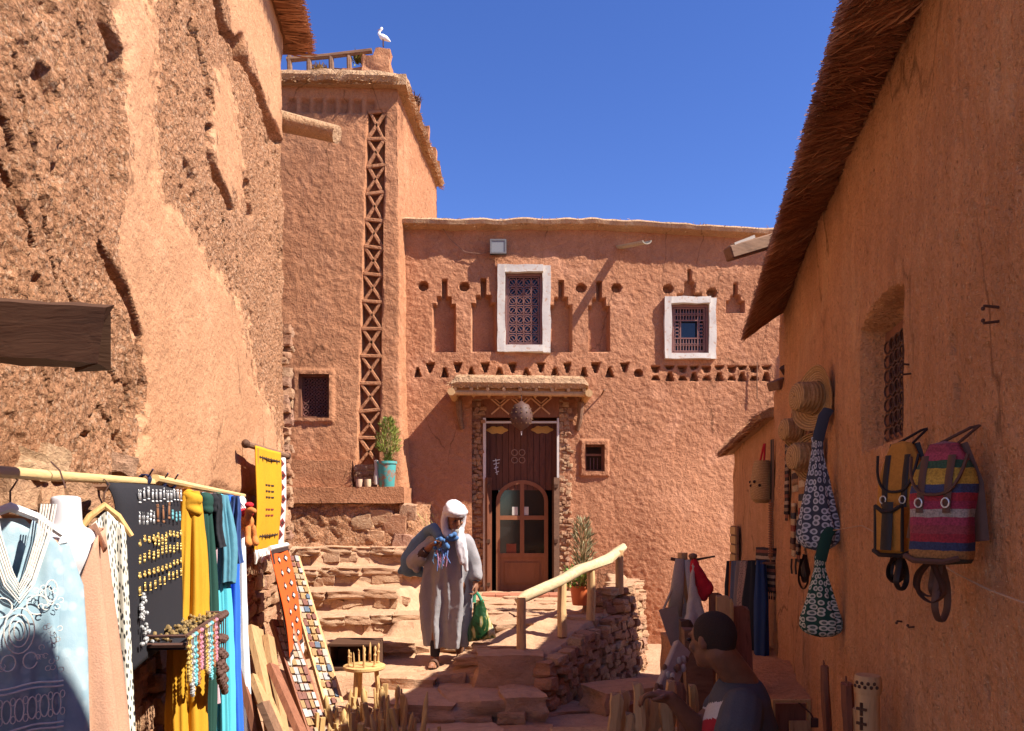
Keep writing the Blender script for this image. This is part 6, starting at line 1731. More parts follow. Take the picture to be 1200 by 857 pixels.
# small round tag boards / fans between hats
SD = Vector((.72, -.69, 0)).normalized(); SN = Vector((-.69, -.72, 0)).normalized()
def sack(label, name, px, py0, py1, wtop, wbot, thk, mat, off=.09, strap=True, lean=0, cat="bag", group=None):
    a = PR(px, py0, off); b = PR(px+lean, py1, off); L = a.z-b.z; c = Vector((a.x, a.y, 0)); t = thing(name, label, cat, Vector((b.x, b.y, b.z)), group); Pn = np.zeros((44, 40, 3))
    for j in range(44):
        v = j/43; prof = wtop+(wbot-wtop)*np.clip((v-.12)/.66, 0, 1)**1.15; prof = float(prof)*(1 if v < .86 else math.sqrt(max(0, 1-((v-.86)/.14)**2))*.98+.02)
        th = thk*(.35+.65*float(sstep(0, .75, v)))*(1 if v < .86 else math.sqrt(max(0, 1-((v-.86)/.14)**2))*.95+.05)
        for i in range(40):
            an = 2*math.pi*i/40; r = 1+.12*math.sin(5*an+v*4)*(1-v*.4)+.08*math.sin(9*an+v*3)+.04*mnoise.noise(Vector((math.cos(an)*2, math.sin(an)*2, v*7)))
            q = c+SD*math.cos(an)*prof/2*r+SN*(math.sin(an)*th/2*r)+Vector((0, 0, a.z-L*v)); Pn[j, i] = q
    grid("body", Pn, mat, t, closed=True)
    if strap:
        m_ = MB(); p0 = c+Vector((0, 0, a.z)); m_.tube([p0-WD*wtop*.4+Vector((0, 0, -.02)), p0-WD*.01+Vector((0, 0, .1))+WN*-.03, p0+Vector((0, 0, .13))-WN*.05, p0+WD*.012+Vector((0, 0, .1))+WN*-.03, p0+WD*wtop*.4+Vector((0, 0, -.02))], .014, 8, squash=(1.8, .5, WN)); m_.build("strap", mat, t)
    return t
M_BLUEB = print_mat("blue_ring_print", (.045, .055, .08), (.45, .48, .53), 16, ringed=True); M_GREENB = print_mat("green_ring_print", (.015, .06, .045), (.5, .52, .43), 13, ringed=True)
sack("slate-blue cloth sling bag printed with pale rings under the hats", "sling_bag", 958, 512, 645, .05, .2, .085, M_BLUEB, lean=-3)
sack("dark green cloth sling bag printed with pale rings hanging lowest on the wall", "sling_bag", 961, 652, 744, .045, .19, .08, M_GREENB, lean=-3)
def loops(root, p, mat, n, w, L, seed, name="strap_loop", flat=.012):
    rg = random.Random(seed)
    for k in range(n):
        m_ = MB(); o = WD*rg.uniform(-w, w)+WN*rg.uniform(0, .03); l = L*rg.uniform(.6, 1); ww = rg.uniform(.02, .04); q = p+o; sd_ = (WD*.8+WN*.6*(1 if k % 2 else -1)).normalized()
        m_.tube(smooth_pts([q, q+sd_*ww+Vector((0, 0, -l*.4)), q+sd_*ww*1.1+Vector((0, 0, -l*.8)), q+sd_*.005+Vector((0, 0, -l)), q-sd_*ww*.7+Vector((0, 0, -l*.75)), q-sd_*ww*.3+Vector((0, 0, -l*.35)), q+Vector((0, 0, -.01))]), flat*.7, 6, squash=(1.0, .2, sd_.cross(Vector((0, 0, 1))))); m_.build(name, mat, root)
M_LEATHD = plain("dark_leather", (.025, .016, .014), .5, 40, .3); M_LEATHB = plain("brown_leather", (.11, .05, .03), .55, 40, .4)
lt = thing("leather_straps", "bunch of dark leather straps hanging between the two ring-print bags", "straps", PR(945, 690, .05)); loops(lt, PR(944, 650, .05), M_LEATHD, 4, .05, .2, 4)
for k in range(3): m_ = MB(); q = PR(928+5*k, 655, .03); m_.tube([q, q+Vector((0, .01, -.05)), q+Vector((0, 0, -.1))], .007, 5); m_.build("tassel", M_LEATHD, lt)

# --- backpacks
BN = Vector((-.85, -.53, 0)).normalized(); BD = Vector((.53, -.85, 0)).normalized()
def backpack(label, px, py0, py1, w, thk, mat, trim, off, tilt, pockets):
    a = PR(px, py0, off); b = PR(px, py1, off); L = a.z-b.z; c = Vector((a.x, a.y, 0)); t = thing("backpack", label, "backpack", Vector((b.x, b.y, b.z)), "backpacks on the shaded wall")
    Pn = np.zeros((46, 48, 3))
    for j in range(46):
        v = j/45; z = a.z-L*v; top = min(1, v/.38); ww = w*(.42+.58*math.sin(top*math.pi/2)); th = thk*(.45+.55*math.sin(min(1, v/.55)*math.pi/2))
        if v > .9: k = math.sqrt(max(0, 1-((v-.9)/.1)**2)); ww *= .75+.25*k; th *= .6+.4*k
        if j in (0, 45): ww *= .1; th *= .1
        for i in range(48):
            an = 2*math.pi*i/48; ca, sa = math.cos(an), math.sin(an); e = .72
            x = ww/2*math.copysign(abs(ca)**e, ca); y = th/2*math.copysign(abs(sa)**e, sa); r = 1+.05*math.sin(6*an+v*7)*(1-v*.5)+.07*mnoise.noise(Vector((ca*2, sa*2, v*6+px)))
            q = c+BD*(x*r)+BN*(y*r+.0+tilt*(v-.3))+Vector((0, 0, z+.02*sa*(.4-v)*0)); Pn[j, i] = q
    grid("body", Pn, mat, t, closed=True)
    def sp(u, v, o=0.0): # point on the outer face
        return c+BD*(u*w/2)+BN*(thk/2*(.45+.55*math.sin(min(1, v/.55)*math.pi/2))+tilt*(v-.3)+o)+Vector((0, 0, a.z-L*v))
    # flap edge, front straps, pocket, piping
    m_ = MB(); m_.tube([*smooth_pts([sp(-.95, .12), sp(-.8, .30, .004), sp(-.4, .42, .004), sp(.4, .42, .004), sp(.8, .30, .004), sp(.95, .12)])], .004, 6); m_.build("flap_piping", trim, t)
    for u in (-.45, .45):
        m_ = MB(); m_.tube([sp(u, .12, .0), sp(u, .3, .002), sp(u, .58, .003)], .006, 6, squash=(1.5, .35, BD)); m_.build("front_strap", trim, t)
        m_ = MB(); q = sp(u, .5, .008); m_.tube([q+BD*math.cos(t_)*.009+Vector((0, 0, math.sin(t_)*.011)) for t_ in np.linspace(0, 2*math.pi, 11)], .002, 5); m_.build("buckle", M_SILV, t)
    if pockets:
        m_ = rough_box((0, 0, 0), (w*.62, .035, L*.36), 5, .004, 5); M = Matrix((BD, -BN, Vector((0, 0, 1)))).transposed(); cc = sp(0, .74, .008); m_.v = [tuple(cc+M @ Vector(v_)) for v_ in m_.v]; po = m_.build("pocket", mat, t)
        m_ = MB(); m_.tube([sp(-.62, .55, .028), sp(-.2, .6, .034), sp(.2, .6, .034), sp(.62, .55, .028)], .006, 6); m_.tube([sp(-.62, .93, .02), sp(-.62, .56, .026)], .005, 6); m_.tube([sp(.62, .93, .02), sp(.62, .56, .026)], .005, 6); m_.build("pocket_piping", trim, t)
        m_ = MB(); m_.tube([sp(0, .52, .03), sp(0, .92, .035)], .012, 6, squash=(1.4, .4, BD)); m_.build("pocket_strap", trim, t)
    m_ = MB(); m_.tube([sp(-.9, .93, 0), sp(-.5, .965, .012), sp(.5, .965, .012), sp(.9, .93, 0)], .007, 6); m_.build("base_piping", trim, t)
    m_ = MB(); m_.tube([c+Vector((0, 0, a.z-.01))-BD*.02, c-WN*off*.6+Vector((0, 0, a.z+.03)), c-WN*off*.8+Vector((0, 0, a.z+.035)), c+Vector((0, 0, a.z-.01))+BD*.03], .004, 6); m_.build("hang_loop", trim, t)
    # shoulder straps bunched at the top of the back and dangling ends
    for u in (-.6, .6): m_ = MB(); m_.tube([c+BD*u*w*.35-BN*thk*.2+Vector((0, 0, a.z-.01)), c+BD*u*w*.75-BN*.02+Vector((0, 0, a.z-L*.35)), c+BD*u*w*.95+BN*-.01+Vector((0, 0, a.z-L*.8))], .012, 6, squash=(1.5, .5, BD)); m_.build("shoulder_strap", trim, t)
    loops(t, c+Vector((0, 0, b.z+.015)), trim, 4, w*.3, .12 if pockets else .15, px)
    return t
M_OCHRE = cloth("ochre_wool", (.50, .21, .035), 140, .35, bump=.5)
MULTI = [(.06, .05, .03), (.35, .16, .05), (.04, .05, .1), (.3, .03, .04), (.28, .05, .06), (.32, .045, .08), (.36, .3, .25), (.3, .035, .07), (.33, .03, .04), (.05, .06, .12), (.5, .3, .05), (.45, .26, .04), (.04, .09, .05), (.38, .06, .09), (.3, .05, .07), (.28, .12, .13), (.08, .07, .14), (.34, .05, .09)]
M_MULTI = stripes("multicolour_wool", MULTI, 2.9)
backpack("ochre wool backpack with black trim and front pocket on the shaded wall", 1057, 517, 655, .13, .072, M_OCHRE, M_LEATHD, .085, .015, True)
backpack("multicoloured striped wool backpack with brown straps on the shaded wall", 1106, 517, 662, .14, .08, M_MULTI, M_LEATHB, .095, .02, False)

# --- timber leaning at the foot of the wall
LOGS = [(966, 781, .40, .03, M_REDW, "dark jagged slab of bark leaning on the shaded wall", 0), (992, 801, .36, .036, M_REDW, "broken red-brown block beside the pale carved post", 0), (1017, 792, .42, .036, M_LOG, "pale round carved post standing against the shaded wall", 1), (1003, 830, .3, .02, M_PLANK, "short split stake between block and carved post", 0)]
for px, py, off, r, mt, lb_, rnd_ in LOGS:
    p = PR(px, py, .14); m_ = MB(); H = p.z-0.0; pts = []; rad = []
    for i in range(12): t = i/11; pts.append(p+Vector((.05*(1-t) if not rnd_ else 0, 0, -H*(1-t)+0))); rad.append(r*(1+.12*mnoise.noise(Vector((t*5, px, 0)))))
    if rnd_: m_.tube(pts, rad, 16); 
    else: m_.tube(pts, rad, 7, lump=.5, squash=(1, .55, WD))
    if not rnd_: 
        for k in range(4): q = p+WD*random.uniform(-.5, .5)*r*1.4; m_.tube([q+Vector((0, 0, -.1)), q+Vector((0, 0, random.uniform(.0, .03)))], [r*.35, r*.1], 5)
    t_ = thing("timber_piece", lb_, "timber", p-Vector((0, 0, H))); m_.build("shaft", mt, t_, sharp=40)
    if rnd_:
        m_ = MB(); m_.lathe(p+Vector((0, 0, -.055)), [(r*1.06, 0), (r*1.12, .01), (r*1.12, .045), (r*1.0, .057), (.01, .056)], 16); m_.build("collar", M_LOG, t_)
        g = MB(); base = p+Vector((-.8, -.55, 0)).normalized()*r*1.0
        for k in range(5): 
            z = -.1-.045*k; q = base+Vector((0, 0, z)); sdir = Vector((.55, -.8, 0)).normalized(); g.bar(q-sdir*.016, q+sdir*.016, .006, .008)
            g.bar(q+Vector((0, 0, -.02)), q+Vector((0, 0, .02)), .006, .008)
        for k in range(9): a_ = 3.2+k*.22; g.ball(p+Vector((math.cos(a_)*r*1.12, math.sin(a_)*r*1.12, -.03+.012*(k % 2))), .006, 5, 4)
        g.build("incised_marks", M_DARKW, t_)["kind"] = "stuff"
# frame and box beside the seated man
p = PR(927, 838, .25); bxo = thing("wooden_box_frame", "open wooden box with pale frame and small panel by the seated man", "box", Vector((p.x, p.y, .0)))
m_ = MB(); q = Vector((p.x, p.y, 0)); zt = EYE+(600-820)/FPX*p.y
for dx, w_ in ((-.08, .012), (.08, .012)): m_.box(q+Vector((dx, 0, zt/2)), (w_, .02, zt))
m_.box(q+Vector((0, 0, zt-.006)), (.148, .018, .012)); m_.build("frame", M_PALEW, bxo, smooth=False)
m_ = MB(); m_.box(q+Vector((0, .03, zt/2-.01)), (.15, .012, zt-.03)); m_.build("back_panel", M_REDW, bxo, smooth=False)
m_ = MB(); m_.box(q+Vector((.03, -.02, zt/2-.04)), (.09, .012, zt-.1)); m_.build("front_panel", M_PLANK, bxo, smooth=False)
m_ = MB(); m_.tube([q+Vector((.02, .0, zt)), q+Vector((.085, -.01, zt-.06)), q+Vector((.1, -.01, zt-.09))], .004, 5); m_.box(q+Vector((.1, -.01, zt-.1)), (.03, .02, .04)); m_.build("latch", M_IRON, bxo, smooth=False)

# ================================================================ GOODS ON THE HUT
def PH(px, py, off=0.0):
    k = (px-600)/FPX; Y = (HX0-.092*HY0-off)/(k-.092); return Vector((k*Y, Y, EYE+(600-py)/FPX*Y))
HD = Vector((.092, 1, 0)).normalized(); HN = Vector((-1, .092, 0)).normalized()
p = PH(861, 638, .03); m_ = MB(); Hh = (660-617)/FPX*p.y
t_ = thing("wall_board", "pale slatted board fixed to the low hut's wall above the clothes", "board", p-Vector((0, 0, Hh/2)))
m_.box(p, (.02, .30, Hh), Matrix.Rotation(-.092, 3, 'Z')); m_.build("panel", M_BEAM, t_, smooth=False)
for k in range(4):
    m_ = MB(); m_.box(p+HN*.016+Vector((0, 0, Hh*((k+.5)/4-.5))), (.014, .26, Hh/4-.02), Matrix.Rotation(-.092, 3, 'Z')); m_.build("slat", M_PALEW, t_, smooth=False)
# hanging rail with garments
ra = PH(854, 664, .16); rb2 = PH(893, 660, .16); hr2 = thing("clothes_rail", "thin rail for dark garments along the low hut's wall", "rail", ra); m_ = MB(); m_.tube([ra-HD*.1, rb2+HD*-.0], .012, 7); m_.build("bar", M_BEAM, hr2)
for q in (ra, rb2): m_ = MB(); m_.tube([q, q-HN*.2], .01, 6); m_.build("peg", M_BEAM, hr2)
GAR = [(856, C_("black_jersey", (.02, .02, .024)), .1, .55, "black garment at the far end of the hut rail"), (859, C_("orange_cotton", (.6, .16, .03)), .06, .6, "orange garment squeezed on the hut rail"), (862, C_("grey_blue_cotton", (.12, .13, .17)), .1, .75, "grey-blue garment on the hut rail"), (869, C_("grey_wool", (.2, .16, .15)), .14, .78, "brown-grey garment on the hut rail"), (875, print_mat("speckled_knit", (.3, .2, .16), (.08, .05, .05), 60), .16, .72, "speckled brown garment on the hut rail"), (885, C_("dark_navy_cotton", (.012, .014, .022)), .2, .8, "long near-black robe on the hut rail"), (892, C_("deep_blue_cotton", (.02, .05, .14)), .1, .78, "long deep blue robe on the hut rail")]
for k, (px, mt, w_, L, lb_) in enumerate(GAR):
    p = PH(px, 660, .16); t_ = thing("hanging_garment", lb_, "garment", p-Vector((0, 0, L)), "garments on the hut rail")
    Pn = np.zeros((30, 30, 3))
    for j in range(30):
        v = j/29
        for i in range(30):
            an = 2*math.pi*i/30; r = 1+.2*math.sin(an*5+k+v*2); wv = w_*(.55+.45*min(1, v*2.5)+.1*v)
            Pn[j, i] = p+(HD*.75+HN*.66)*math.cos(an)*wv/2*r+(HN*.75-HD*.66)*math.sin(an)*.04*r+Vector((0, 0, .02-L*v))
    grid("cloth", Pn, mt, t_, closed=True)
# basket, striped bag, belts
p = PH(893, 565, .1); t_ = thing("hanging_basket", "small woven basket bag hanging under the hut's eave", "basket", p-Vector((0, 0, .2)))
m_ = MB(); h = .34; m_.lathe(p+Vector((0, 0, -h*.5)), [(.05, 0), (.085, .03), (.095, h*.35), (.075, h*.8), (.06, h), (.05, h), (.06, h*.7)], 16); m_.build("body", M_STRAWH, t_)
for k in range(5): m_ = MB(); a_ = 2.2+k*.5; m_.ball(p+Vector((math.cos(a_)*.09, math.sin(a_)*.09, -.03+.03*(k % 2))), .013, 6, 4); m_.build("pompom", M_DKW, t_)
m_ = MB(); m_.tube([p+Vector((0, -.05, h*.48)), p+Vector((.02, -.01, h*.9)), p+Vector((.02, .01, h*.9)), p+Vector((0, .05, h*.48))], .008, 6); m_.build("handle", M_REDC, t_)
p = PH(899, 642, .1); t_ = thing("striped_bag", "small striped woven shoulder bag on the hut wall above the robes", "bag", p-Vector((0, 0, .3)))
sheet("body", M_KIL2, t_, (p, HD*.8+HN*.5), 0, HN, .34, lambda v: .2, 2, .01, 16, 26, .2, thick=.05)
fr_ = MB()
for k in range(9): q = p+(HD*.8+HN*.5)*.2*(k/8-.5)+Vector((0, 0, -.34)); fr_.tube([q, q+Vector((0, 0, -.06))], .006, 4)
fr_.build("fringe", M_KIL2, t_)
for k, (px, mt, lb_) in enumerate(((904, M_LEATHD, "dark leather belt hanging at the hut's near corner"), (906, M_LEATHB, "brown leather belt hanging at the hut's near corner"))):
    p = PH(px, 560, .05); m_ = MB(); m_.tube([p+Vector((0, 0, .3)), p, p+Vector((0, .02, -.3)), p+Vector((0, 0, -.6))], .016, 6, squash=(1.6, .35, HD)); o = m_.build("hanging_belt", mt); tag(o, lb_, "belt")
g_ = thing("bead_string", "string of horn beads hanging by the hut's corner post", "beads", PH(904, 640, .08)); m_ = MB(); p = PH(903, 590, .1); pts = []
for k in range(24): m_.ball(p+Vector((0, .0, -.018*k)), (.02, .02, .008), 7, 4)
m_.tube([p+Vector((0, 0, .03)), p+Vector((0, 0, -.45))], .005, 5); m_.build("beads", M_CARV, g_)

# ================================================================ CARVER'S STALL
# cross-stick stand with cloth bags and a red figure
s0 = P(805, 790, 5.0); st_ = thing("stick_stand", "rough wooden post with a thin cross stick carrying cloth bags", "stand", Vector((s0.x, s0.y, -.2)))
m_ = MB(); m_.tube([Vector((s0.x, s0.y, -.2)), P(801, 700, 5.0), P(800, 648, 5.0)], [.036, .033, .032], 9, lump=.15); m_.build("post", M_LOG, st_)
m_ = MB(); m_.tube([P(786, 655, 4.98), P(805, 658, 4.96), P(838, 652, 4.9)], [.012, .01, .006], 7); m_.build("cross_stick", M_DARKW, st_)
m_ = MB(); m_.tube([P(812, 652, 4.95), P(812, 668, 4.95)], .02, 7); m_.build("peg", M_BEAM, st_)
M_CANV = cloth("canvas", (.42, .33, .25), 160, .2); M_CANW = cloth("white_canvas", (.46, .40, .34), 160, .2)
def bagstrip(label, pts, w, mat, cat="bag", name="cloth_bag"):
    m_ = MB(); m_.tube(pts, w, 10, squash=(1, .35, (1, 0, 0)), lump=.25); o = m_.build(name, mat, sharp=None); tag(o, label, cat); return o
bagstrip("long beige cloth strap doubled over the cross stick", [P(797, 655, 4.93), P(794, 690, 4.92), P(790, 722, 4.93)], [.03, .045, .05], M_CANV, "strap", "cloth_strap")
bagstrip("pale linen strap hanging from the cross stick beside the red figure", [P(806, 656, 4.93), P(811, 690, 4.92), P(820, 735, 4.95)], [.025, .035, .05], M_CANW, "strap", "cloth_strap")
t_ = thing("canvas_tote", "grey canvas tote hanging open from the stick stand", "tote", P(795, 756, 4.9)); 
A = [P(772, 716, 4.85), P(808, 706, 4.95), P(806, 757, 4.95), P(786, 757, 4.88)]; th = Vector((.02, .07, 0)); m_ = MB(); m_.add(A+[v_+th for v_ in A], [(0, 1, 2, 3), (7, 6, 5, 4), (1, 5, 6, 2), (2, 6, 7, 3), (3, 7, 4, 0)]); m_.build("body", M_CANV, t_, sharp=30, subsurf=0)
m_ = MB(); m_.tube([P(777, 715, 4.87), P(788, 690, 4.92), P(796, 660, 4.95), P(799, 690, 4.95), P(803, 709, 4.95)], .008, 6); m_.build("handle", M_CANV, t_)
t_ = thing("white_bag", "crumpled white cloth bag slung behind the grey tote", "bag", P(815, 740, 4.8)); m_ = MB()
m_.chain([(P(812, 662, 4.86), .012), (P(811, 700, 4.84), .025), (P(809, 730, 4.82), .045), (P(812, 752, 4.82), .05)]); m_.chain([(P(814, 690, 4.84), .02), (P(821, 728, 4.83), .04), (P(820, 750, 4.83), .045)])
organic(m_, "cloth", M_CANW, t_, .012, 2, lambda a: a+.008*np.stack([fbm(a[:, 0]*25, a[:, 2]*25, oct=2, seed=k) for k in (1, 2, 3)], 1))
p = P(819, 672, 4.88); t_ = thing("red_doll", "red knotted cloth doll hanging from the cross stick", "doll", p-Vector((0, 0, .2))); m_ = MB()
m_.chain([(P(813, 658, 4.9), .025), (P(815, 667, 4.88), .04), (P(821, 680, 4.88), .045), (P(827, 690, 4.88), .05), (P(824, 700, 4.88), .03)]); m_.chain([(P(821, 680, 4.88), .03), (P(829, 684, 4.88), .03)]); organic(m_, "body", M_REDC, t_, .01, 2, lambda a: a+.006*np.stack([fbm(a[:, 0]*40, a[:, 2]*40, oct=2, seed=k) for k in (4, 5, 6)], 1))
m_ = MB(); m_.ball(P(812, 652, 4.9), (.03, .03, .02)); m_.build("cap", M_BEAM, t_)

# boards and carvings stacked behind the carver, standing on the bench or ground
def standing(label, px, pyt, Y, w, d, zb, mat, tilt=0, name="carved_board", cat="carving", lump=.25, n=8, jag=True):
    top = P(px, pyt, Y); H = top.z-zb; m_ = MB(); rings = []
    for i in range(10):
        t = i/9; p = Vector((top.x+tilt*(1-t), top.y, zb+H*t)); k = 1+lump*mnoise.noise(Vector((t*4, px*.7, 1))); k2 = 1+lump*mnoise.noise(Vector((t*6, px*.3, 5)))
        rings.append([p+Vector((-w/2*k, -d/2, .0)), p+Vector((w*.1, -d/2*1.3*k2, .015 if i == 9 else 0)), p+Vector((w/2*k2, -d/2, -.02 if i == 9 and jag else 0)), p+Vector((w/2*k2, d/2, 0)), p+Vector((-w/2*k, d/2, .01 if i == 9 else 0))])
    m_.loft(rings); o = m_.build(name, mat, sharp=28); tag(o, label, cat); return o
standing("pale upright board on the bench beside the red doll", 848, 700, 4.75, .09, .03, .5, M_PLANK, .0, lump=.08); standing("small thin strip standing beside the pale upright board", 856, 704, 4.75, .03, .03, .5, M_PALEW, 0, lump=.1)
standing("dark wood slab with slanting top on the bench by the carver's head", 866, 712, 4.9, .12, .04, .5, M_REDW, .03, lump=.05); standing("broad reddish board standing behind the carver's head", 839, 697, 4.85, .08, .04, .5, M_REDW, 0, lump=.05)
standing("dark upright post between the tote and the carver's face", 804, 728, 4.5, .07, .06, -.15, M_DARKW, 0); standing("brown block on the ground beyond the carver's face", 818, 738, 4.4, .16, .08, -.1, M_BEAM, 0)
A = P(796, 770, 4.0); B = P(765, 830, 3.6); t_ = thing("leaning_carving", "long carved grey board leaning between the tote and the stake pile", "carving", B)
m_ = MB(); m_.bar(A+Vector((.02, .02, .05)), B+Vector((-.02, 0, -.1)), .10, .04, up=(.6, -.6, .5)); m_.build("board", M_CANV, t_, smooth=False, bevel=.006)
dd_ = (B-A); rg = random.Random(3)
for k in range(26):
    q = A+dd_*rg.random()+Vector((rg.uniform(-.045, .045), -.03, rg.uniform(-.02, .03))); m_ = MB(); m_.ball(q, (.014, .012, .02), 7, 5); m_.build("carved_boss", [M_BEAM, M_CANW][k % 2], t_)
rg = random.Random(31)
wt = thing("work_table", "rough low table of planks in front of the seated carver", "table", (.55, 3.2, 0))
for k in range(4): m_ = MB(); m_.box((.55, 2.92+k*.17, .60), (.75, .16, .035)); m_.build("plank", M_PLANK, wt, smooth=False, bevel=.004)
for sx in (.24, .86):
    for sy in (2.92, 3.42): m_ = MB(); m_.tube([(sx, sy, -.08), (sx, sy, .58)], .03, 7); m_.build("leg", M_BEAM, wt)
for k, (px, py, w_, mt) in enumerate(((724, 815, .06, M_PLANK), (733, 812, .05, M_PLANK), (745, 825, .07, M_REDW), (748, 803, .05, M_LOG), (757, 820, .05, M_PLANK), (768, 818, .075, M_LOG), (739, 838, .05, M_PLANK), (779, 812, .06, M_PLANK), (788, 800, .06, M_LOG), (797, 803, .05, M_REDW), (812, 805, .045, M_PALEW), (728, 840, .05, M_REDW))):
    standing(["jagged pale stake", "thin split stake", "red-brown stub", "tall round-edged stake", "slim stake", "thick square-cut pale post", "short pale stub", "split billet", "rough upright billet", "reddish upright billet", "pale tapered peg", "short reddish stub"][k]+" standing on the carver's table", px, py, 3.15+.1*(k % 3), w_*.8, w_*.7, .617, mt, rg.uniform(-.03, .03), "wood_stake", "stake", .3)
# ================================================================ PEOPLE
def skin(name, c):
    m = NT(name); v = m.coord(); n = m.noise(v, 25, 4, .6); m.color(m.mix(m.ramp(n, [(.35, .5), (.65, 0)]), c, tuple(x*.6 for x in c))); m.rough(.55); m.b.inputs["Subsurface Weight"].default_value = .08; m.b.inputs["Subsurface Radius"].default_value = (.01, .004, .002); return m.m
def frame3(f):
    f = Vector(f).normalized(); up = Vector((0, 0, 1)); r = f.cross(up).normalized(); u = r.cross(f).normalized(); return f, r, u
def head_shape(mb, c, f, s=1.0):
    """skull, jaw, nose, brow, ears; f = where the face looks"""
    f, r, u = frame3(f); M = Matrix((r, f, u)).transposed()
    mb.ball(c+f*-.012*s+u*.02*s, (.074*s, .094*s, .092*s), 18, 12, M); mb.ball(c+f*.025*s-u*.045*s, (.058*s, .066*s, .072*s), 16, 10, M); mb.ball(c+f*.06*s-u*.088*s, (.034*s, .03*s, .026*s), 12, 8, M)
    mb.chain([(c+f*.088*s+u*.012*s, .011*s), (c+f*.106*s-u*.026*s, .016*s)]); mb.ball(c+f*.074*s+u*.03*s, (.055*s, .018*s, .014*s), 12, 6, M); mb.ball(c+f*.083*s-u*.058*s, (.026*s, .012*s, .012*s), 10, 6, M)
    for q in (-1, 1): mb.ball(c+r*q*.076*s-f*.008*s-u*.008*s, (.010*s, .017*s, .028*s), 10, 7, M); mb.ball(c+r*q*.042*s+f*.066*s-u*.022*s, (.022*s, .02*s, .022*s), 10, 6, M)
    return f, r, u
def eyes(parent, c, f, s, dark):
    f, r, u = frame3(f)
    for q in (-1, 1): m_ = MB(); m_.ball(c+r*q*.032*s+f*.082*s+u*.008*s, (.011*s, .011*s, .007*s), 8, 6); m_.build("eye", dark, parent)
def hand(mb, w, d, palm, spread, curl, s=1.0):
    """w wrist, d direction of the fingers, palm = palm normal, spread = side of the thumb"""
    d = Vector(d).normalized(); n = Vector(palm).normalized(); sd = Vector(spread).normalized()
    mb.chain([(w, .022*s), (w+d*.045*s, .027*s)]); 
    for q in (-.024, -.008, .008, .024): mb.chain([(w+d*.03*s+sd*q*s*.8, .014*s), (w+d*.085*s+sd*q*s, .012*s)])
    for q, L in ((.027, .062), (.009, .07), (-.009, .066), (-.027, .052)):
        p = w+d*.085*s+sd*q*s; a1 = curl; p1 = p+(d*math.cos(a1)+n*math.sin(a1))*L*.45*s; a2 = curl*2; p2 = p1+(d*math.cos(a2)+n*math.sin(a2))*L*.33*s; a3 = curl*2.7; p3 = p2+(d*math.cos(a3)+n*math.sin(a3))*L*.28*s
        mb.chain([(p, .0095*s), (p1, .009*s), (p2, .008*s), (p3, .007*s)], 8)
    t0 = w+d*.025*s+sd*.026*s; t1 = t0+(sd*.7+d*.6+n*.3).normalized()*.036*s; t2 = t1+(d*.8+n*.6*min(1, curl)+sd*.1).normalized()*.032*s; mb.chain([(t0, .013*s), (t1, .0105*s), (t2, .008*s)], 8)
M_SKIN1 = skin("weathered_skin", (.26, .115, .062)); M_SKIN2 = skin("brown_skin", (.21, .09, .048)); M_EYE = plain("dark_eye", (.015, .01, .008), .3)

# ---------------------------------------------------------------- walking man
WX, WY, WZ = -.6125, 7.35, .135
def W(x, z, y=0.0): return Vector((WX+x+.05*z-.02, WY+y-.09*z, WZ+z))
HC = W(.035, 1.41, -.16); HF = (.45, -.8, -.42)
mb = MB(); head_shape(mb, HC, HF, .98)
mb.chain([(HC-Vector((0, -.03, .06)), .056), (W(0, 1.27, -.04), .06)])
mb.chain([(W(0, 1.25, -.03), .08), (W(-.01, 1.1, .0), .13), (W(0, .9, .0), .12), (W(0, .78, .0), .13)])
mb.chain([(W(-.12, 1.18), .05), (W(.11, 1.18), .05)])
RW, LW = W(-.155, 1.165, -.2), W(.25, .80, -.05)
mb.chain([(W(-.15, 1.17, 0), .042), (W(-.33, 1.0, -.06), .042), (RW, .028)]); mb.chain([(W(.13, 1.17, 0), .042), (W(.228, .98, .0), .036), (LW, .027)])
hand(mb, RW, (.75, -.35, .35), (.2, -.5, -.8), (.1, -.8, .55), 1.05); hand(mb, LW, (.05, -.1, -1), (-.9, -.3, 0), (-.2, -.95, 0), .75)
for hx, kx, ax, ky, ay in ((-.09, -.1, -.105, -.02, -.04), (.09, .11, .12, .05, .17)):
    mb.chain([(W(hx, .78, 0), .09), (W(kx, .45, ky), .055), (W(ax, .09, ay), .04)]); mb.chain([(W(ax, .05, ay+.02), .04), (W(ax-.0, .035, ay-.06), .036), (W(ax+(.01 if ax > 0 else -.02), .03, ay-.15), .03)])
    for q in range(4): mb.chain([(W(ax+(q-1.5)*.018-.005, .026, ay-.15), .014), (W(ax+(q-1.5)*.02-.006, .02, ay-.19), .011)], 8)
man = organic(mb, "person", M_SKIN1, None, .0075, 3)
tag(man, "bent person in grey robe and white head wrap stepping down the stone landing", "person")
eyes(man, HC, HF, .98, M_EYE)
f_, r_, u_ = frame3(HF); mb = MB(); M = Matrix((r_, f_, u_)).transposed(); mb.ball(HC+f_*.062-u_*.098, (.042, .034, .034), 12, 8, M); mb.ball(HC+f_*.07-u_*.12, (.026, .026, .03), 10, 7, M); organic(mb, "beard", plain("grey_beard", (.36, .33, .3), .9, 90, .6, .6), man, .007, 1)
M_ROBE = cloth("grey_wool_robe", (.30, .275, .275), 170, .25, bump=.35)
prof = [(1.30, .075, .075, .0, -.05), (1.265, .12, .09, -.01, -.04), (1.22, .195, .115, -.015, -.02), (1.16, .225, .14, -.02, 0), (1.02, .225, .16, -.02, 0), (.85, .235, .165, -.015, 0), (.65, .25, .17, -.01, .01), (.45, .245, .17, -.01, .02), (.28, .225, .165, -.01, .03), (.15, .205, .16, -.01, .04)]
zs_p = [p[0] for p in prof][::-1]
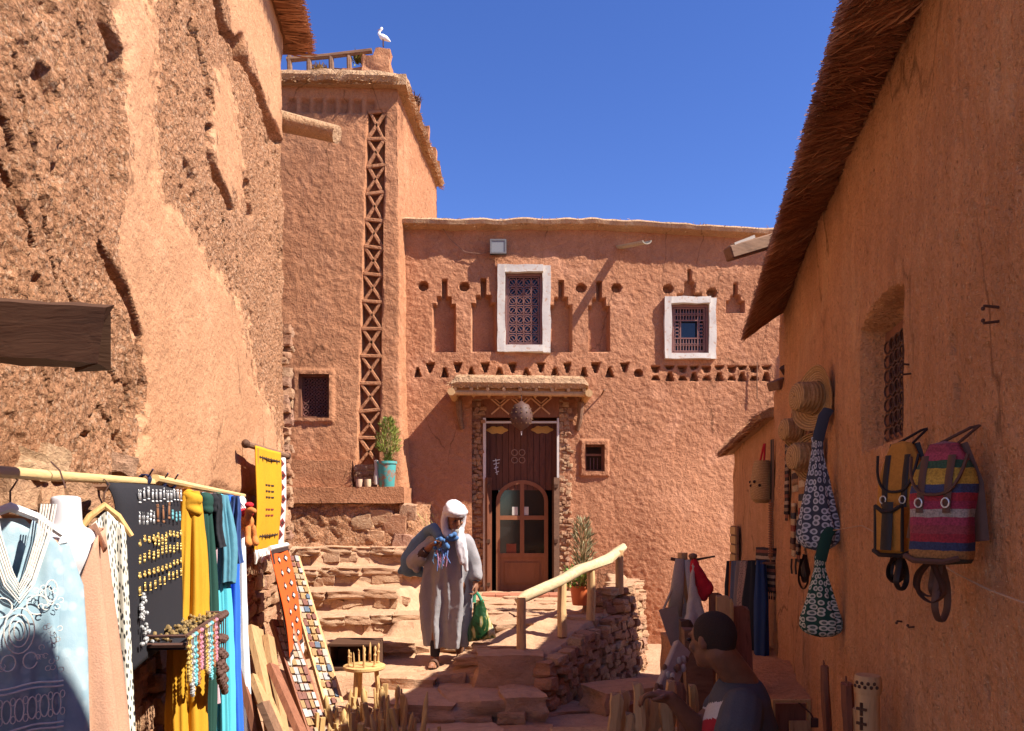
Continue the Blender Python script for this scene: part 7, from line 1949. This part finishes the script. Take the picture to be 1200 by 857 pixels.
def pv(z, k): return float(np.interp(z, zs_p, [p[k] for p in prof][::-1]))
mb = MB(); rings = []
for j in range(60):
    t = j/59; z = 1.30+(.18-1.30)*t; hw, hd, cx_, cy_ = (pv(z, k) for k in (1, 2, 3, 4)); ring_ = []
    for i in range(120):
        a = 2*math.pi*i/120; g_ = min(1, max(0, (1.2-z)/.5)); fo = 0
        for fq, ph, am in ((7, .4, .030), (11, 1.9, .017), (4, 2.6, .022)): fo += am*(1-abs(math.sin(fq*a/2+ph+.35*math.sin(z*3+fq))))*2-am
        fo *= g_; slant = .05*math.cos(a-.6)*max(0, (.35-z)/.35)
        ring_.append(W(cx_+math.cos(a)*(hw+fo), z+slant*.6-(.02 if z < .3 else 0)*math.cos(a), cy_+math.sin(a)*(hd+fo)))
    rings.append(ring_)
mb.loft(rings)
mb.chain([(W(-.16, 1.19, 0), .075), (W(-.26, 1.09, -.02), .075), (W(-.335, 1.0, -.05), .08)]); mb.chain([(W(-.335, 1.0, -.05), .075), (W(-.27, 1.05, -.13), .064)]); mb.chain([(W(-.33, .99, -.05), .06), (W(-.31, .93, -.08), .035)])
mb.chain([(W(.14, 1.185, 0), .072), (W(.205, 1.05, .0), .068), (W(.232, .97, .0), .066), (W(.25, .86, -.035), .062)])
def wr(a): return a+np.stack([.012*fbm(a[:, 0]*13, a[:, 2]*7, a[:, 1]*13, oct=3, seed=k) for k in (5, 6, 7)], 1)
organic(mb, "robe", M_ROBE, man, .0105, 1, wr)
mb = MB(); mb.tube([W(.252, .855, -.04), W(.251, .815, -.048)], [.045, .04], 12); mb.build("dark_cuff", plain("dark_undersleeve", (.03, .03, .04)), man)
mb = MB(); mb.tube([W(-.265, 1.055, -.14), W(-.215, 1.11, -.17)], [.05, .042], 12); mb.build("dark_cuff", plain("dark_undersleeve2", (.06, .035, .03)), man)
M_TROU = plain("dark_trouser", (.03, .025, .03))
for hx, ax, ay in ((0, -.105, -.04), (0, .12, .17)): mb = MB(); mb.chain([(W(ax, .22, ay), .05), (W(ax, .12, ay), .047)]); mb.build("trouser_leg", M_TROU, man)
# head wrap
M_WRAP = cloth("white_cotton_wrap", (.60, .55, .55), 160, .15, bump=.3)
mb = MB(); c = HC+u_*.045-f_*.02
def loop(c, rx, ry, rr, tilt, ph=0, a0=0, a1=2*math.pi, n=22): 
    q = Matrix.Rotation(tilt, 3, r_); mb.chain([(c+q @ (r_*math.cos(a)*rx+f_*math.sin(a)*ry), rr*(1+.15*math.sin(a*3+ph))) for a in np.linspace(a0, a1, n)], 9)
mb.ball(c+u_*.03-f_*.015, (.088, .1, .078), 16, 10, M); loop(c+u_*.02, .085, .098, .03, .12); loop(c+u_*.05, .07, .085, .03, -.12, 1); loop(c-u_*.012, .088, .1, .024, .28, 2)
for q in (-1, 1): mb.chain([(c+r_*q*.088-f_*.0, .032), (HC+r_*q*.09-u_*.05-f_*.01, .035), (HC+r_*q*.075-u_*.13+f_*.01, .038), (HC+r_*q*.03-u_*.175+f_*.055, .036)])
mb.chain([(HC-f_*.07-u_*.0, .05), (HC-f_*.08-u_*.1, .06)]); cn = W(.01, 1.28, -.08)
mb.chain([(cn+Vector((math.cos(a)*.085, math.sin(a)*.085, .02*math.sin(a+1))), .034) for a in np.linspace(0, 2*math.pi, 16)], 9)
mb.chain([(W(.085, 1.28, -.12), .036), (W(.115, 1.17, -.155), .04), (W(.14, 1.05, -.17), .034), (W(.165, .93, -.165), .02)]); mb.chain([(W(.07, 1.25, -.15), .03), (W(.09, 1.13, -.17), .034), (W(.12, 1.0, -.18), .024)])
organic(mb, "head_wrap", M_WRAP, man, .0085, 2, lambda a: a+np.stack([.006*fbm(a[:, 0]*30, a[:, 2]*22, a[:, 1]*30, oct=2, seed=k) for k in (15, 16, 17)], 1))
for ax, ay in ((-.105, -.04), (.12, .17)):
    mb = MB(); pts = [(math.cos(a)*.052*(1 if math.sin(a) < 0 else .85), math.sin(a)*.15-.065) for a in np.linspace(0, 2*math.pi, 20)]
    mb.extrude_poly([(x, y) for x, y in pts], W(ax-.003, -.012, ay), (1, 0, 0), (0, 1, 0), .022); mb.build("sandal_sole", M_LEATHD, man, smooth=False)
    mb = MB()
    for dy in (-.05, -.10): mb.tube([W(ax+math.cos(a)*.05-.003, .0+math.sin(a)*.075, ay+dy) for a in np.linspace(0, math.pi, 9)], .012, 6, squash=(1.3, .5, (0, 1, 0)))
    mb.build("sandal_strap", M_LEATHB, man)
# blue bundle over his shoulder
M_BUND = cloth("slate_blue_cotton", (.10, .16, .24), 150, .3)
bu = thing("cloth_bundle", "slate-blue cloth bundle slung over the robed person's shoulder", "bundle", W(-.35, .85, .1)); mb = MB()
mb.chain([(W(-.10, 1.24, -.15), .05), (W(-.17, 1.31, -.05), .055), (W(-.22, 1.27, .06), .07), (W(-.31, 1.14, .13), .1), (W(-.38, 1.0, .15), .12), (W(-.4, .93, .15), .10)])
mb.chain([(W(-.3, 1.1, .13), .09), (W(-.49, .9, .13), .03)]); mb.chain([(W(-.38, .98, .14), .08), (W(-.5, .885, .13), .02), (W(-.28, .88, .13), .05)])
def flat(a):
    return a+np.stack([.010*fbm(a[:, 0]*9, a[:, 2]*7, oct=3, seed=k) for k in (25, 26, 27)], 1)
organic(mb, "sack", M_BUND, bu, .011, 2, flat)
mb = MB()
for k in range(30): q = W(-.06+random.gauss(0, .045), 1.15+random.gauss(0, .055), -.235+random.gauss(0, .02)); mb.ball(q, random.uniform(.012, .03), 8, 6)
mb.ball(W(.03, 1.22, -.22), (.06, .03, .03)); organic(mb, "knotted_end", cloth("bright_blue_cotton", (.07, .16, .34), 120, .4), bu, .008, 1, flat)
for k in range(16):
    q = W(-.07+random.gauss(0, .05), 1.1+random.gauss(0, .03), -.25); mb = MB(); mb.tube([q, q+Vector((random.gauss(0, .015), -.01, -.06)), q+Vector((random.gauss(0, .02), 0, -random.uniform(.08, .15)))], [.007, .006, .004], 5); mb.build("tassel", [plain("pink_yarn%d" % k, (.45, .22, .32)), M_BUND, plain("blue_yarn%d" % k, (.12, .2, .45))][k % 3], bu)
# green carrier bag
def bagmat():
    m = NT("printed_plastic"); v = m.coord(); n = m.noise(m.coord(scale=(5, 5, 3)), 1.6, 3, .5, .8); c = m.ramp(n, [(0, (.012, .04, .014)), (.5, (.014, .05, .016)), (.56, (.34, .28, .09)), (.62, (.42, .38, .27)), (.66, (.03, .1, .03)), (1, (.02, .05, .02))]); m.color(c); m.rough(.3); f = m.noise(v, 18, 3); m.bump(f, .5, .02); return m.m
gb = thing("carrier_bag", "shiny green printed carrier bag held in the robed person's hand", "bag", W(.31, .25, -.05)); Pn = np.zeros((40, 40, 3))
for j in range(40):
    v = j/39; z = .62-.37*v; hw = .045+.085*float(sstep(0, .9, v)); hd = .02+.045*float(sstep(0, .6, v))
    if v > .93: hd *= max(.05, 1-((v-.93)/.07)**2)
    for i in range(40):
        a = 2*math.pi*i/40; r = 1+.1*math.sin(a*5+v*3)*(1-v)+.05*math.sin(a*3+v*8); Pn[j, i] = W(.285+.045*v+math.cos(a)*hw*r, z+.02*math.cos(a), -.06+math.sin(a)*hd*r)
grid("body", Pn, bagmat(), gb, closed=True)
for s_ in (-1, 1):
    mb = MB(); mb.tube([W(.285+s_*.04, .61, -.06), W(.265+s_*.02, .68, -.055), W(.25, .722, -.055), W(.25-s_*.012, .715, -.05)], [.012, .010, .009, .008], 7, squash=(1.5, .5, (1, 0, 0))); mb.build("handle", plain("green_handle%d" % s_, (.08, .35, .2), .3), gb)

# ---------------------------------------------------------------- seated carver
SH = P(834, 750, 2.9); SF = (-.6, .78, -.18); TF = Vector((-.95, .3, 0)).normalized(); TR = TF.cross(Vector((0, 0, 1))).normalized()   # TR = his right (away from viewer)
SB = Vector((.87, 2.9, 0))
def S(f, r, z): return SB+TF*f+TR*r+Vector((0, 0, z))
mb = MB(); f_, r_, u_ = head_shape(mb, SH, SF, .92)
mb.chain([(SH-u_*.05-f_*.03, .058), (S(.0, 0, .955), .06)]); mb.chain([(S(0, 0, .93), .07), (S(.01, 0, .8), .115), (S(.03, 0, .6), .11), (S(-.02, 0, .46), .12)]); mb.chain([(S(0, -.15, .90), .05), (S(0, .15, .90), .05)])
EW_R = P(786, 818, 2.98); EL_R = Vector((.73, 3.02, .75)); mb.chain([(S(0, .18, .89), .052), (EL_R, .042), (EW_R, .028)]); hand(mb, EW_R, (-.95, .1, .12), (.1, .2, -1), (.1, -.9, .3), .55)
EL_L = S(.06, -.24, .62); WL_L = S(.28, -.12, .60); mb.chain([(S(0, -.18, .89), .052), (EL_L, .042), (WL_L, .028)]); hand(mb, WL_L, (-.9, .35, .05), (0, .2, -1), (.3, .9, .2), .6)
for s_ in (-1, 1): mb.chain([(S(-.02, s_*.1, .45), .09), (S(.4, s_*.13, .47), .062), (S(.38, s_*.13, .02), .042)]); mb.chain([(S(.37, s_*.13, -.02), .04), (S(.52, s_*.14, -.045), .03)])
carver = organic(mb, "person", M_SKIN2, None, .0065, 3); tag(carver, "seated person with cropped hair in grey, white and red T-shirt working wood", "person")
eyes(carver, SH, SF, 1.0, M_EYE)
mb = MB(); M = Matrix((r_, f_, u_)).transposed(); mb.ball(SH-f_*.018+u_*.0215, (.071, .0893, .087), 20, 14, M); mb.ball(SH-f_*.058-u_*.012, (.052, .038, .045), 16, 10, M); organic(mb, "hair", plain("cropped_black_hair", (.045, .027, .02), .95, 240, .5, 1.0), carver, .0065, 2)
M_TG = cloth("charcoal_jersey", (.085, .083, .09), 200, .2); M_TW = cloth("white_jersey", (.55, .52, .5), 200, .15); M_TRD = cloth("red_jersey", (.35, .02, .03), 200, .2)
mb = MB(); rings = []
for j in range(40):
    t = j/39; z = .965+(.44-.965)*t; hw = float(np.interp(z, [.44, .6, .8, .9, .94, .965], [.175, .175, .19, .185, .12, .075])); hd = float(np.interp(z, [.44, .6, .8, .9, .94, .965], [.15, .135, .135, .115, .09, .07])); rings.append([S(.01+math.sin(a)*hd*(1+.04*math.sin(z*30+a*2)), math.cos(a)*hw*(1+.03*math.sin(z*26+a*3)), z) for a in np.linspace(0, 2*math.pi, 60, endpoint=False)])
mb.loft(rings); mb.chain([(S(0, -.15, .895), .075), (S(.01, -.20, .84), .078), (S(.035, -.225, .73), .074)]); mb.chain([(S(0, .15, .895), .075), (Vector(S(0, .18, .89)).lerp(EL_R, .5), .07)])
ts = organic(mb, "t_shirt", M_TG, carver, .0075, 2, lambda a: a+np.stack([.005*fbm(a[:, 0]*11, a[:, 2]*8, a[:, 1]*11, oct=3, seed=k) for k in (35, 36, 37)], 1))
me = ts.data; me.materials.append(M_TW); me.materials.append(M_TRD); n = len(me.polygons); ctr = np.empty(n*3); me.polygons.foreach_get("center", ctr); ctr = ctr.reshape(-1, 3)+np.array(ORG[carver.name])
rel = ctr-np.array(SB); ff = rel @ np.array(TF); rr_ = rel @ np.array(TR); zz = rel[:, 2]; v_ = zz+.35*rr_; front = (ff > .055) & (rr_ > -.165)
mi = np.where(front & (v_ < .80), 2, np.where(front & (v_ < .862), 1, 0)).astype(np.int32); me.polygons.foreach_set("material_index", mi)
mb = MB()
for s_ in (-1, 1): mb.chain([(S(-.02, s_*.095, .45), .105), (S(.4, s_*.13, .47), .08), (S(.385, s_*.13, .1), .065)])
mb.chain([(S(-.02, -.09, .46), .11), (S(-.02, .09, .46), .11)]); organic(mb, "trousers", plain("dark_blue_trousers", (.03, .035, .06), .9), carver, .012, 2)
for s_ in (-1, 1): mb = MB(); mb.chain([(S(.36, s_*.13, -.03), .05), (S(.53, s_*.14, -.055), .04)]); mb.build("shoe", M_LEATHD, carver)
so = thing("stool", "low wooden stool under the seated carver", "stool", Vector((.88, 2.9, -.07))); mb = MB(); mb.lathe(S(-.02, 0, .315), [(.16, 0), (.17, .01), (.17, .035), (.155, .04)], 18); mb.build("seat", M_BEAM, so)
for k in range(4): a = .8+k*1.571; mb = MB(); mb.tube([S(-.02+.1*math.cos(a), .1*math.sin(a), .32), S(-.02+.14*math.cos(a), .14*math.sin(a), -.075)], .02, 7); mb.build("leg", M_BEAM, so)
